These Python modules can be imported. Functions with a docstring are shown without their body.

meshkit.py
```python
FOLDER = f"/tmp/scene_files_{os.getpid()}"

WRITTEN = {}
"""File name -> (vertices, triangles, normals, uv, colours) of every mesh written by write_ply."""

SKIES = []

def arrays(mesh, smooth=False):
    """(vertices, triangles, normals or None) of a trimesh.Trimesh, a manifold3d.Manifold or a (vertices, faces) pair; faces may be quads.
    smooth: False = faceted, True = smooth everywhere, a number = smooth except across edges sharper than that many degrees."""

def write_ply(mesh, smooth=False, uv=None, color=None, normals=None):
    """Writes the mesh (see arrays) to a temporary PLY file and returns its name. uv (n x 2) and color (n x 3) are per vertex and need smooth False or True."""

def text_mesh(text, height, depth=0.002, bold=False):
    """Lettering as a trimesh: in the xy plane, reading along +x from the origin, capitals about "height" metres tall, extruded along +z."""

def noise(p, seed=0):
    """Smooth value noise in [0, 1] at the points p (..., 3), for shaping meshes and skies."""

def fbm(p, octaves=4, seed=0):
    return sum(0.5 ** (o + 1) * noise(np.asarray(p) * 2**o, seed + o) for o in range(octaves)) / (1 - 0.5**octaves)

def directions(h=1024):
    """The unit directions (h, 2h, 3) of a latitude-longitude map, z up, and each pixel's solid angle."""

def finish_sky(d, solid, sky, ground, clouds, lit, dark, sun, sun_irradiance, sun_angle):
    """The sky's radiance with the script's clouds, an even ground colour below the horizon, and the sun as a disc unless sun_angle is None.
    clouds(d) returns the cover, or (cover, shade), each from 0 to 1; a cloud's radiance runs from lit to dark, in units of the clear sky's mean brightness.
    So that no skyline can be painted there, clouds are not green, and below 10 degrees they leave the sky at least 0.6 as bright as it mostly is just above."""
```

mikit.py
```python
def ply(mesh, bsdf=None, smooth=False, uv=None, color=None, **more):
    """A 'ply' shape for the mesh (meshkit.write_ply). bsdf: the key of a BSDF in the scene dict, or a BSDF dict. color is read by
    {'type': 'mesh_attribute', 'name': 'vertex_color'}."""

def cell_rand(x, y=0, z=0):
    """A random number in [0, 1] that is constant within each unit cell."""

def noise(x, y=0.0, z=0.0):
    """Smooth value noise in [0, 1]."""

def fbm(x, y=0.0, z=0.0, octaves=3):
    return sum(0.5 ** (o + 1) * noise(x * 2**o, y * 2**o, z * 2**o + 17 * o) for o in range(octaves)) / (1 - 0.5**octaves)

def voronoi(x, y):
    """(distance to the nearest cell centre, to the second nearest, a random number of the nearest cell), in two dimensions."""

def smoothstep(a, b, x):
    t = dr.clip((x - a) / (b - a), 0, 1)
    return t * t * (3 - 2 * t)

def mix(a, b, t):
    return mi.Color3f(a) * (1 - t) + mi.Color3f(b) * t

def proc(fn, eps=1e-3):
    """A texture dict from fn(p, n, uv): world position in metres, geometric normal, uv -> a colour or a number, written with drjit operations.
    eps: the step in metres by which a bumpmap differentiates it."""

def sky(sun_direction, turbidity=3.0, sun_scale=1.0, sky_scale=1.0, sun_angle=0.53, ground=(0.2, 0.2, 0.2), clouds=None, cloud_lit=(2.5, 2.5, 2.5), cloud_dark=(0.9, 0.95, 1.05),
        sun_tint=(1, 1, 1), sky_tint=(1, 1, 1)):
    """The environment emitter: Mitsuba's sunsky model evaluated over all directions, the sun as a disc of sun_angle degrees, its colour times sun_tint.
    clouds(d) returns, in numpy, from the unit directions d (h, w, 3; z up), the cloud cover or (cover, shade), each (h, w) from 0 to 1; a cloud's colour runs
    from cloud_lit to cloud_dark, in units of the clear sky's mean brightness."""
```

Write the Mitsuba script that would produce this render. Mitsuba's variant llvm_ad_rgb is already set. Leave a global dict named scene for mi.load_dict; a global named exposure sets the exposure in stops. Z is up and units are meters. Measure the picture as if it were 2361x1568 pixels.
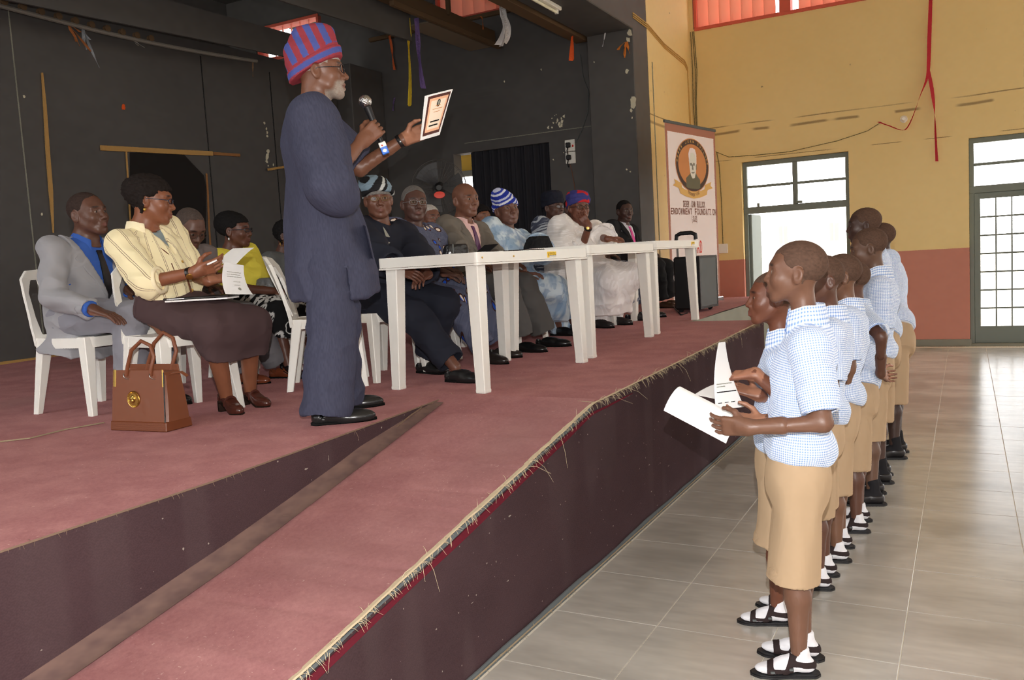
import math, random
import numpy as np, trimesh, drjit as dr, mitsuba as mi
import mikit, meshkit
from scipy.interpolate import PchipInterpolator
from shapely.geometry import Polygon, box as sbox
from shapely import affinity

# ---------------------------------------------------------------- camera, sky, flash, exposure
scene, labels = {'type': 'scene'}, {}
A3 = np.array
CAM = A3([0, 0, 1.55]); FPX = 1953.53
YAW, PITCH, ROLL = -0.49471457, -0.09128325, 0.05727133
_f = A3([math.sin(YAW)*math.cos(PITCH), math.cos(YAW)*math.cos(PITCH), math.sin(PITCH)])
_r0 = A3([math.cos(YAW), -math.sin(YAW), 0]); _d0 = np.cross(_f, _r0)
_r = math.cos(ROLL)*_r0 + math.sin(ROLL)*_d0; _d = -math.sin(ROLL)*_r0 + math.cos(ROLL)*_d0
M = np.eye(4); M[:3, 0] = -_r; M[:3, 1] = -_d; M[:3, 2] = _f; M[:3, 3] = CAM
T = mi.ScalarTransform4f
scene['camera'] = {'type': 'perspective', 'fov': math.degrees(2*math.atan(2361/2/FPX)), 'fov_axis': 'x',
                   'near_clip': 0.05, 'far_clip': 500.0, 'to_world': T(M.tolist())}
exposure = 0.5
scene['sky'] = mikit.sky((0.5, 0.75, 1.1), turbidity=5.0, sun_scale=0.0, sky_scale=9.5, ground=(0.5, 0.48, 0.44),
                         clouds=lambda d: (np.full(d.shape[:2], 0.9), 0.25), cloud_lit=(1.9, 1.9, 1.88), cloud_dark=(1.1, 1.1, 1.1), sky_tint=(1.03, 1.0, 0.95))
# the photographer's flash, just above the lens
scene['camera_flash'] = {'type': 'spot', 'to_world': T().look_at(origin=[0.02, -0.02, 1.74], target=[-2.6, 4.3, 1.55], up=[0, 0, 1]),
                         'cutoff_angle': 52.0, 'beam_width': 36.0, 'intensity': {'type': 'rgb', 'value': [26.0, 25.2, 24.6]}}

# ---------------------------------------------------------------- materials
def lin(c):
    c = np.asarray(c, float)/255.0
    return np.where(c <= 0.04045, c/12.92, ((c+0.055)/1.055)**2.4).tolist()
def rgb(c): return {'type': 'rgb', 'value': [float(x) for x in c]}
def mat(name, base, rough=0.6, spec=0.35, metal=0.0, bump=None, **kw):
    b = {'type': 'principled', 'base_color': rgb(lin(base)) if not isinstance(base, dict) else base, 'roughness': rough, 'specular': spec, 'metallic': metal, **kw}
    if bump: b = {'type': 'bumpmap', 'arbitrary': bump[0], 'scale': bump[1], 'bsdf': b}
    scene[name] = {'type': 'twosided', 'bsdf': b}
    return name
N, FB, SS, MX = mikit.noise, mikit.fbm, mikit.smoothstep, mikit.mix
VC = {'type': 'mesh_attribute', 'name': 'vertex_color'}
mat('skin_mat', VC, 0.42, 0.4); mat('cloth_mat', VC, 0.85, 0.2); mat('satin_mat', VC, 0.42, 0.5); mat('gloss_mat', VC, 0.25, 0.5)
mat('white_plastic', (232, 230, 222), 0.38, 0.45); mat('black_plastic', (26, 26, 28), 0.45, 0.4); mat('grey_plastic', (88, 92, 92), 0.6, 0.3)
mat('paper_white', (240, 240, 238), 0.8, 0.2); mat('steel', (200, 200, 200), 0.25, 0.5, 1.0); mat('gold', (212, 175, 95), 0.28, 0.5, 1.0)
mat('black_leather', (22, 21, 21), 0.3, 0.5); mat('brown_leather', (118, 69, 46), 0.42, 0.4); mat('dark_glass', (30, 32, 36), 0.1, 0.6)
mat('ink_black', (30, 28, 28), 0.8, 0.2); mat('ink_brown', (118, 74, 58), 0.8, 0.2); mat('ink_red', (205, 72, 60), 0.8, 0.2); mat('ink_gold', (222, 180, 110), 0.8, 0.2)
mat('ink_orange', (205, 140, 90), 0.8, 0.2); mat('ink_grey', (150, 150, 140), 0.8, 0.2); mat('ink_olive', (112, 108, 88), 0.8, 0.2); mat('ink_pale', (222, 220, 208), 0.8, 0.2)
scene['lens_glass'] = {'type': 'thindielectric', 'int_ior': 1.5, 'specular_reflectance': rgb((0.25, 0.25, 0.25))}
mat('yellow_paint', (240, 200, 60), 0.6, 0.3); mat('blue_plastic', (40, 110, 215), 0.4, 0.4)
mat('bare_wood', (186, 146, 88), 0.75, 0.2); mat('old_timber', (98, 78, 58), 0.85, 0.2)
scene['louvre_blade'] = {'type': 'principledthin', 'base_color': rgb(lin((242, 188, 168))), 'roughness': 0.6, 'diff_trans': 0.9}
mat('red_paint', (206, 96, 78), 0.55, 0.3); mat('grey_steel_paint', (112, 120, 112), 0.5, 0.4)
mat('concrete', {**mikit.proc(lambda p, n, uv: MX(lin((118, 118, 108)), lin((146, 146, 134)), FB(p.x*3, p.y*3, p.z*3)))}, 0.9, 0.2)
mat('fray', (150, 134, 110), 0.95, 0.1); mat('fray_pale', (186, 170, 142), 0.95, 0.1); mat('fray_dark', (116, 96, 82), 0.95, 0.1); mat('carpet_backing', (96, 102, 104), 0.9, 0.1); mat('red_carpet_edge', (98, 32, 44), 0.95, 0.1)

def tile_col(p, n, uv):
    a = FB(p.x*1.3+3, p.y*5, 0.0, 4); b = FB(p.x*9, p.y*30, 2.0, 3); c = FB(p.x*2.2, p.y*2.2, 7.0, 3)
    base = MX(lin((162, 158, 150)), lin((192, 188, 179)), SS(0.2, 0.8, a)*0.45 + b*0.55)
    return MX(base, lin((132, 128, 120)), SS(0.52, 0.8, c)*0.45)
mat('floor_tile_mat', mikit.proc(tile_col), 0.21, 0.75)
mat('grout', (216, 208, 192), 0.9, 0.2)
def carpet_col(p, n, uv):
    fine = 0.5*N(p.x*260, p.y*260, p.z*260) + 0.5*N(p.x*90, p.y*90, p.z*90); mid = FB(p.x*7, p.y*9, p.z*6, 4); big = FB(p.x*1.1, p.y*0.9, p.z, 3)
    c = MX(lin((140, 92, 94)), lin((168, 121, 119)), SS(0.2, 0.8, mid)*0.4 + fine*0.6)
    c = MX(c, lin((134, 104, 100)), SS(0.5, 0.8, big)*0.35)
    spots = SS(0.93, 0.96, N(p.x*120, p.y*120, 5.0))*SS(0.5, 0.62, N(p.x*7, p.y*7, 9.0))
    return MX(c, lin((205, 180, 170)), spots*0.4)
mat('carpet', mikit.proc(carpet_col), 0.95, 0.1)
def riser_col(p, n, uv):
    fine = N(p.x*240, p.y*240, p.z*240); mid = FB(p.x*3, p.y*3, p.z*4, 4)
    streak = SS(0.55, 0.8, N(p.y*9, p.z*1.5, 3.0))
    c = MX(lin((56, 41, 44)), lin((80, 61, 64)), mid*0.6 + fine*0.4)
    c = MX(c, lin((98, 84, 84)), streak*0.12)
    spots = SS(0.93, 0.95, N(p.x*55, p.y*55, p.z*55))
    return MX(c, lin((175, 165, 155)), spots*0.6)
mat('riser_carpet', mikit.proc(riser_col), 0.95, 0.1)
def black_wall_col(p, n, uv):
    m = FB(p.x*0.8, p.y*0.8, p.z*0.8, 4); f = FB(p.x*9, p.y*9, p.z*9, 3); sc = SS(0.70, 0.78, N(p.x*3+p.y*3, p.z*45, 2.0))*SS(0.6, 0.75, N(p.x*2, p.y*2, p.z*2))
    c = MX(lin((70, 68, 67)), lin((94, 92, 90)), m*0.7 + f*0.3)
    return MX(c, lin((86, 84, 80)), sc*0.35)
mat('black_wall_paint', mikit.proc(black_wall_col), 0.62, 0.35)
def yellow_wall_col(p, n, uv):
    m = FB(p.x*0.9+5, p.y, p.z*0.9, 4); f = FB(p.x*14, p.y*14, p.z*14, 3)
    yel = MX(lin((222, 194, 130)), lin((234, 208, 150)), m*0.7 + f*0.3)
    h = N(p.x*1.7, p.y*1.7, 11.0)
    ln = SS(0.012, 0.004, dr.abs(p.z - 3.47 - 0.02*h))*SS(0.35, 0.6, N(p.x*2.5, p.z*3, 4.0)) + SS(0.03, 0.006, dr.abs(p.z - 3.36 - 0.03*h))*SS(0.45, 0.65, N(p.x*4, p.z*8, 1.0)) + SS(0.008, 0.003, dr.abs(p.z - 2.95))*SS(0.3, 0.5, N(p.x*3, 2.0, 4.0))
    yel = MX(yel, lin((126, 100, 62)), dr.minimum(ln, 1.0)*0.75)
    dots = SS(0.955, 0.965, N(p.x*15, p.y*15, p.z*15))
    yel = MX(yel, lin((120, 105, 85)), dots*0.7)
    red = MX(lin((184, 116, 98)), lin((196, 132, 114)), m*0.6 + f*0.4)
    return MX(red, yel, SS(1.385, 1.395, p.z + 0.004*(f - 0.5)))
mat('yellow_wall_paint', mikit.proc(yellow_wall_col), 0.55, 0.3)
def gingham_col(p, n, uv):
    u, v = uv.x*1.0, uv.y*1.0
    per = 0.0085
    a = dr.abs(u/per - dr.floor(u/per) - 0.5); b = dr.abs(v/per - dr.floor(v/per) - 0.5)
    la, lb = SS(0.24, 0.18, a), SS(0.24, 0.18, b)
    return MX(MX(lin((240, 243, 247)), lin((150, 178, 222)), 0.72*dr.maximum(la, lb)), lin((92, 128, 190)), la*lb*0.85)
mat('gingham_cloth', mikit.proc(gingham_col), 0.85, 0.2)
def cream_stripe_col(p, n, uv):
    u = uv.x/0.052; a = dr.abs(u - dr.floor(u) - 0.5)*0.052
    l = SS(0.0018, 0.001, dr.abs(a - 0.0035)); k = SS(0.0017, 0.0009, dr.abs(a - 0.0035))
    return MX(lin((238, 226, 184)), lin((128, 104, 92)), dr.maximum(l, k)*0.8)
mat('cream_stripe_cloth', mikit.proc(cream_stripe_col), 0.85, 0.2)
def wood_cloth_col(p, n, uv):
    w = N(uv.x*400, uv.y*60, 3.0)
    return MX(lin((56, 58, 76)), lin((64, 66, 84)), w)
mat('navy_cloth', mikit.proc(wood_cloth_col), 0.82, 0.25)
def floral_col(p, n, uv):
    d1, d2, r = mikit.voronoi(uv.x/0.13, uv.y/0.13)
    pet = SS(0.30, 0.42, N(uv.x*60, uv.y*60, 1.0))*SS(0.46, 0.36, d1)*SS(0.06, 0.1, d1)
    ring = SS(0.05, 0.02, dr.abs(d1 - 0.33 + 0.12*(N(uv.x*40, uv.y*40, 6.0) - 0.5)))
    return MX(lin((22, 22, 24)), lin((200, 200, 198)), dr.maximum(pet*SS(0.5, 0.52, r), ring))
mat('floral_cloth', mikit.proc(floral_col), 0.85, 0.2)
def lace_col(p, n, uv):
    a = FB(uv.x*16, uv.y*16, 1.0, 3); s = SS(0.52, 0.6, N(uv.x*55, uv.y*28, 4.0))
    return MX(MX(lin((150, 178, 204)), lin((206, 222, 232)), SS(0.35, 0.65, a)), lin((120, 152, 186)), s*0.5)
mat('blue_lace_cloth', mikit.proc(lace_col), 0.4, 0.5)
def white_lace_col(p, n, uv):
    s = SS(0.6, 0.7, N(uv.x*30, uv.y*120, 4.0))
    return MX(lin((236, 233, 231)), lin((247, 245, 244)), s)
mat('white_lace_cloth', mikit.proc(white_lace_col), 0.75, 0.3)
def tie_dye_col(p, n, uv):
    w = FB(uv.x*11, uv.y*11, 2.0, 3); s = N(uv.x*5.0, uv.y*62 + w*7, 1.0)
    return MX(lin((72, 78, 96)), lin((176, 184, 194)), SS(0.4, 0.6, s))
mat('tie_dye_cloth', mikit.proc(tie_dye_col), 0.85, 0.2)
def ankara_col(p, n, uv):
    d1, d2, r = mikit.voronoi(uv.x/0.075, uv.y/0.075)
    c = MX(lin((78, 82, 104)), lin((96, 100, 120)), N(uv.x*120, uv.y*120, 0.0))
    on = SS(0.3, 0.34, r)
    c = MX(c, lin((60, 36, 34)), SS(0.30, 0.27, d1)*on)
    inner = MX(lin((36, 84, 190)), lin((226, 210, 196)), SS(0.5, 0.52, N(uv.x*26, uv.y*26, 8.0)))
    return MX(c, inner, SS(0.20, 0.17, d1)*on)
mat('ankara_cloth', mikit.proc(ankara_col), 0.85, 0.2)

# ---------------------------------------------------------------- meshes and entries
def cat(*ms):
    vs, fs, o = [], [], 0
    for v, f in ms:
        v = np.asarray(v, float); vs.append(v); fs.append(np.asarray(f, int)+o); o += len(v)
    return np.vstack(vs), np.vstack(fs)
def tm(m): return np.asarray(m.vertices), np.asarray(m.faces)
def tr(m, M=None, t=None, s=None):
    v, f = m; v = np.asarray(v, float)
    if s is not None: v = v*np.asarray(s)
    if M is not None: v = v @ np.asarray(M).T
    if t is not None: v = v+np.asarray(t)
    return v, f
def rz(a): c, s = math.cos(a), math.sin(a); return A3([[c, -s, 0], [s, c, 0], [0, 0, 1.0]])
def rx(a): c, s = math.cos(a), math.sin(a); return A3([[1.0, 0, 0], [0, c, -s], [0, s, c]])
def ry(a): c, s = math.cos(a), math.sin(a); return A3([[c, 0, s], [0, 1.0, 0], [-s, 0, c]])
def unit(v): v = np.asarray(v, float); return v/max(np.linalg.norm(v), 1e-9)
def frame(z, x=(1, 0, 0)):
    z = unit(z); x = np.asarray(x, float); x = x - z*(x@z)
    if np.linalg.norm(x) < 1e-4: x = A3([0, 1.0, 0]) - z*z[1]
    x = unit(x); return np.stack([x, np.cross(z, x), z], 1)
def bx(x0, x1, y0, y1, z0, z1, b=0.0):
    """box, with bevelled edges when b > 0"""
    c = A3([(x0+x1)/2, (y0+y1)/2, (z0+z1)/2]); h = A3([x1-x0, y1-y0, z1-z0])/2
    if b <= 0:
        m = trimesh.creation.box(2*h); return tm(m)[0]+c, tm(m)[1]
    b = min(b, h.min()*0.9); pts = []
    for s in np.ndindex(2, 2, 2):
        s = A3(s)*2-1
        for k in range(3):
            q = h-b; q = q.copy(); q[k] = h[k]; pts.append(s*q)
    m = trimesh.convex.convex_hull(A3(pts)); return tm(m)[0]+c, tm(m)[1]
def poly(p, depth, M=None, t=None):
    """shapely polygon extruded along +z by depth, then placed"""
    ms = [tm(trimesh.creation.extrude_polygon(g, depth, engine='earcut')) for g in getattr(p, 'geoms', [p]) if g.area > 1e-9]
    return tr(cat(*ms), M, t)
def tube(pts, r, n=10, closed=False):
    pts = np.asarray(pts, float); k = len(pts); r = np.broadcast_to(r, (k,))
    d = np.roll(pts, -1, 0)-np.roll(pts, 1, 0) if closed else np.gradient(pts, axis=0)
    d /= np.linalg.norm(d, axis=1, keepdims=True)+1e-12
    u = frame(d[0])[:, 0]; V = []
    for i in range(k):
        u = unit(u-d[i]*(u@d[i])); w = np.cross(d[i], u)
        a = np.arange(n)*2*np.pi/n
        V.append(pts[i]+r[i]*(np.cos(a)[:, None]*u+np.sin(a)[:, None]*w))
    V = np.vstack(V); F = []
    for i in range(k if closed else k-1):
        a, b = i*n, ((i+1) % k)*n
        for j in range(n):
            j2 = (j+1) % n; F += [[a+j, a+j2, b+j2], [a+j, b+j2, b+j]]
    if not closed:
        V = np.vstack([V, pts[:1], pts[-1:]]); c0, c1 = k*n, k*n+1
        for j in range(n):
            j2 = (j+1) % n; F += [[c0, j2, j], [c1, (k-1)*n+j, (k-1)*n+j2]]
    return V, A3(F)
def lathe(prof, n=32):
    p = np.asarray(prof, float); k = len(p); a = np.arange(n)*2*np.pi/n
    V = np.stack([p[:, None, 0]*np.cos(a), p[:, None, 0]*np.sin(a), np.repeat(p[:, 1:2], n, 1)], -1).reshape(-1, 3); F = []
    for i in range(k-1):
        for j in range(n):
            j2 = (j+1) % n; F += [[i*n+j, i*n+j2, (i+1)*n+j2], [i*n+j, (i+1)*n+j2, (i+1)*n+j]]
    return V, A3(F)
def ribbon(pts, wdir, w, th=0.0012):
    """flat strip along pts, w wide along wdir (one vector or one per point), th thick"""
    pts = np.asarray(pts, float); k = len(pts); w = np.broadcast_to(w, (k,))[:, None]
    wd = np.broadcast_to(np.asarray(wdir, float), (k, 3)); wd = wd/np.linalg.norm(wd, axis=1, keepdims=True)
    d = np.gradient(pts, axis=0); nn = np.cross(d, wd); nn /= np.linalg.norm(nn, axis=1, keepdims=True)+1e-12
    R = np.stack([pts-wd*w/2+nn*th/2, pts+wd*w/2+nn*th/2, pts+wd*w/2-nn*th/2, pts-wd*w/2-nn*th/2], 1).reshape(-1, 3); F = []
    for i in range(k-1):
        for j in range(4):
            a, b, c, e = i*4+j, i*4+(j+1) % 4, (i+1)*4+(j+1) % 4, (i+1)*4+j; F += [[a, b, c], [a, c, e]]
    F += [[0, 2, 1], [0, 3, 2], [4*k-4, 4*k-3, 4*k-2], [4*k-4, 4*k-2, 4*k-1]]
    return R, A3(F)
def grid_sheet(P, th=0.0008):
    """closed thin sheet from a grid of points (a, b, 3)"""
    a, b = P.shape[:2]; du = np.gradient(P, axis=0); dv = np.gradient(P, axis=1); n = np.cross(du, dv); n /= np.linalg.norm(n, axis=2, keepdims=True)+1e-12
    V = np.vstack([(P+n*th/2).reshape(-1, 3), (P-n*th/2).reshape(-1, 3)]); F = []; o = a*b
    for i in range(a-1):
        for j in range(b-1):
            p, q, r_, s = i*b+j, (i+1)*b+j, (i+1)*b+j+1, i*b+j+1
            F += [[p, q, r_], [p, r_, s], [o+p, o+r_, o+q], [o+p, o+s, o+r_]]
    ring = [i*b for i in range(a)]+[(a-1)*b+j for j in range(1, b)]+[i*b+b-1 for i in range(a-2, -1, -1)]+[j for j in range(b-2, 0, -1)]
    for i in range(len(ring)):
        p, q = ring[i], ring[(i+1) % len(ring)]; F += [[p, o+p, o+q], [p, o+q, q]]
    return V, A3(F)
def free(key):
    if key not in scene and key not in labels and not any(k.startswith(key+'__') for k in scene): return key
    i = 1
    while f'{key}_{i:03d}' in scene or f'{key}_{i:03d}' in labels or any(k.startswith(f'{key}_{i:03d}__') for k in scene): i += 1
    return f'{key}_{i:03d}'
def thing(name, label, category, group=None):
    k = free(name); labels[k] = {'label': label, 'category': category}
    if group: labels[k]['group'] = group
    return k
def add(name, mesh, m, parent=None, smooth=35, label=None, category=None, group=None, kind=None, uv=None, color=None):
    key = free(f'{parent}__{name}' if parent else name)
    scene[key] = mesh if isinstance(mesh, dict) else mikit.ply(mesh, m, True if (color is not None or uv is not None) else smooth, uv=uv, color=color)
    inf = {k: v for k, v in dict(label=label, category=category, group=group, kind=kind).items() if v}
    if inf: labels[key] = inf
    return key
def struct(name, mesh, m, parent=None, label=None, smooth=False): return add(name, mesh, m, parent, smooth, label=label, kind=None if parent else 'structure')

# ---------------------------------------------------------------- the picture's rays, used only to read off where things stand
def ray(u, v): return _r*((u-1180.5)/FPX)+_d*((v-784.0)/FPX)+_f
def onz(u, v, z): q = ray(u, v); return CAM+q*((z-CAM[2])/q[2])
def onx(u, v, x): q = ray(u, v); return CAM+q*(x/q[0])
def ony(u, v, y): q = ray(u, v); return CAM+q*(y/q[1])
def onc(u, v, c): return CAM+ray(u, v)*c
def zs(y): return float(np.interp(y, [4.0, 8.7, 10.6, 13.5], [0.83, 0.905, 0.905, 0.80]))
def onstage(u, v):
    z = 0.85
    for _ in range(12):
        p = onz(u, v, z); z = zs(p[1])
    return p

# ---------------------------------------------------------------- the room
rng = np.random.default_rng(7)
# hall floor: a bed of grout and one piece per tile
struct('floor', bx(-4.2, 8.1, -6.0, 13.8, -0.12, -0.004), 'grout')
scene['outside_ground'] = mikit.ply(bx(-60, 60, 13.8, 90, -0.4, -0.15), mat('outside_earth', (206, 198, 184), 0.95, 0.1)); labels['outside_ground'] = {'kind': 'structure', 'label': 'pale sunlit ground outside the doorways'}
TX = [-1.153+0.4635*i for i in range(-1, 9)]; TY = [2.765+0.504*j for j in range(-2, 22)]
tile_mesh = bx(0.0018, 0.4617, 0.0018, 0.5022, -0.01, 0.0, 0.0012)
tile_ply = mikit.ply(tile_mesh, 'floor_tile_mat')
for x in TX[:-1]:
    for y in TY[:-1]:
        if x < -1.6: continue
        scene[free('floor__tile')] = {**tile_ply, 'to_world': T().translate([x, y, float(rng.uniform(-.0006, .0004))])}
for i, x in enumerate((-1.6165, -2.08, -2.5435, -3.007)):   # tiles in the corner beyond the stage, and the cut tiles along it
    for y in TY[:-1]:
        if i == 0 or y > 7.6: scene[free('floor__tile')] = {**tile_ply, 'to_world': T().translate([x, y, 0])}

# stage platform, its carpet, the ramp and the risers
XE, XI0, XI1, YR, YC, XS = -1.64, -2.385, -2.55, 3.82, float(onstage(1752, 738)[1]), float(onstage(1618, 735)[0])
def xin(y): return float(np.interp(y, [1.2, 2.1, 3.2, 3.95], [-2.37, -2.38, -2.47, -2.54]))
def ramp_z(y): return 0.83-0.178*(YR-y)
rows = []
for y in np.concatenate([np.arange(-2, 3.9, 0.1), [YR+0.06, YR+0.0601], np.arange(3.95, YC, 0.1), [YC-0.0002, YC], np.arange(YC+0.1, 13.5, 0.1), [13.56]]):
    xr = xin(y) if y <= YR+0.06 else (XE if y < YC else XS)
    rows.append((float(y), xr))
XG = np.linspace(0, 1, 60)
P = A3([[[-8.3+(xr+8.3)*t, y, zs(y)] for t in XG] for y, xr in rows])
P[..., 2] += 0.005*(meshkit.fbm(np.stack([P[..., 0]*2, P[..., 1]*2, P[..., 1]*0], -1), 3)-0.5)
def surf(P):
    a, b = P.shape[:2]; i, j = np.meshgrid(np.arange(a-1), np.arange(b-1), indexing='ij'); q = (i*b+j).ravel()
    return P.reshape(-1, 3), np.vstack([np.stack([q, q+1, q+b+1], 1), np.stack([q, q+b+1, q+b], 1)])
struct('floor_stage', surf(P), 'carpet', smooth=40, label='raised stage floor covered in worn dusty red carpet')
scene['floor_stage__slab'] = mikit.ply(cat(bx(-8.5, -2.56, -2, 13.5, 0.0, 0.78), bx(-2.6, XE-0.03, YR+0.08, YC-0.02, 0.0, 0.79), bx(-2.6, XS-0.02, YR+0.08, 13.5, 0.0, 0.785)), 'concrete')
# ramp
ry_ = np.arange(-1.0, YR+0.09, 0.0145)
P = A3([[[xin(y)-0.02+(XE-xin(y)+0.02)*t, y, ramp_z(y)+0.004*math.sin(y*23)*(abs(math.sin(y*3.3)) > .6)+0.05*max(0, 0.12-t)] for t in np.linspace(0, 1, 24)] for y in ry_])
ph = (P[..., 1]-0.05*P[..., 0])/0.29; P[..., 2] += 0.006*(meshkit.fbm(P*A3([3, 3, 0]), 3)-0.5)-0.004*np.exp(-((ph-np.round(ph))*0.29/0.016)**2)*(0.3+1.2*meshkit.noise(np.stack([np.round(ph), P[..., 0]*2, ph*0], -1)))
struct('floor_ramp', surf(P), 'carpet', smooth=40, label='carpeted wheelchair ramp sloping down along the front of the stage')
scene['floor_ramp__slab'] = mikit.ply(poly(Polygon([(-1, 0), (YR+0.1, 0), (YR+0.1, ramp_z(YR)-0.03), (-1, ramp_z(-1)-0.03)]), 0.74, A3([[0, 0, -1], [1, 0, 0], [0, 1, 0.0]]), (XE-0.02, 0, 0)), 'concrete')
cv = np.arange(-1.0, YR-0.05, 0.05)
add('cove', surf(A3([[[xin(y)+0.065*u, y, ramp_z(y)+0.012+0.05*(1-u)**2*min(1, (YR-y)/0.8)] for u in np.linspace(0, 1, 8)] for y in cv])), mat('dusty_carpet', mikit.proc(lambda p, n, uv: MX(lin((84, 66, 66)), lin((124, 100, 90)), FB(p.x*14, p.y*14, p.z*30))), .95, .1), 'floor_ramp')
# stage front (outer riser), inner riser above the ramp, set-back concrete end
def riser(x_of, z0_of, z1_of, y0, y1, ny, nz=10, bulge=0.006):
    ys = np.linspace(y0, y1, ny); return surf(A3([[[x_of(y)+bulge*(meshkit.fbm(A3([y*2.5, t*2, 1.0]), 3)-0.5), y, z0_of(y)+(z1_of(y)-z0_of(y))*t] for t in np.linspace(1, 0, nz)] for y in ys]))
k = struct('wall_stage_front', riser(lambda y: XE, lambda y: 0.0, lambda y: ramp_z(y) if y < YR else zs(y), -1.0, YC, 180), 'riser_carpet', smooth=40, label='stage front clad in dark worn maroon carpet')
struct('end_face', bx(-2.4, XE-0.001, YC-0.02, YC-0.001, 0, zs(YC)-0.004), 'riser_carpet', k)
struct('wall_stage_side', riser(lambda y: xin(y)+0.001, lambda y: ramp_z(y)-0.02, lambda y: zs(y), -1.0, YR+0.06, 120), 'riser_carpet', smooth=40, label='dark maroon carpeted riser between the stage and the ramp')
struct('wall_stage_end', bx(XS-0.04, XS-0.001, YC-0.02, 13.5, 0, 0.895), 'concrete', label='bare concrete edge of the stage behind the tables')
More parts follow.
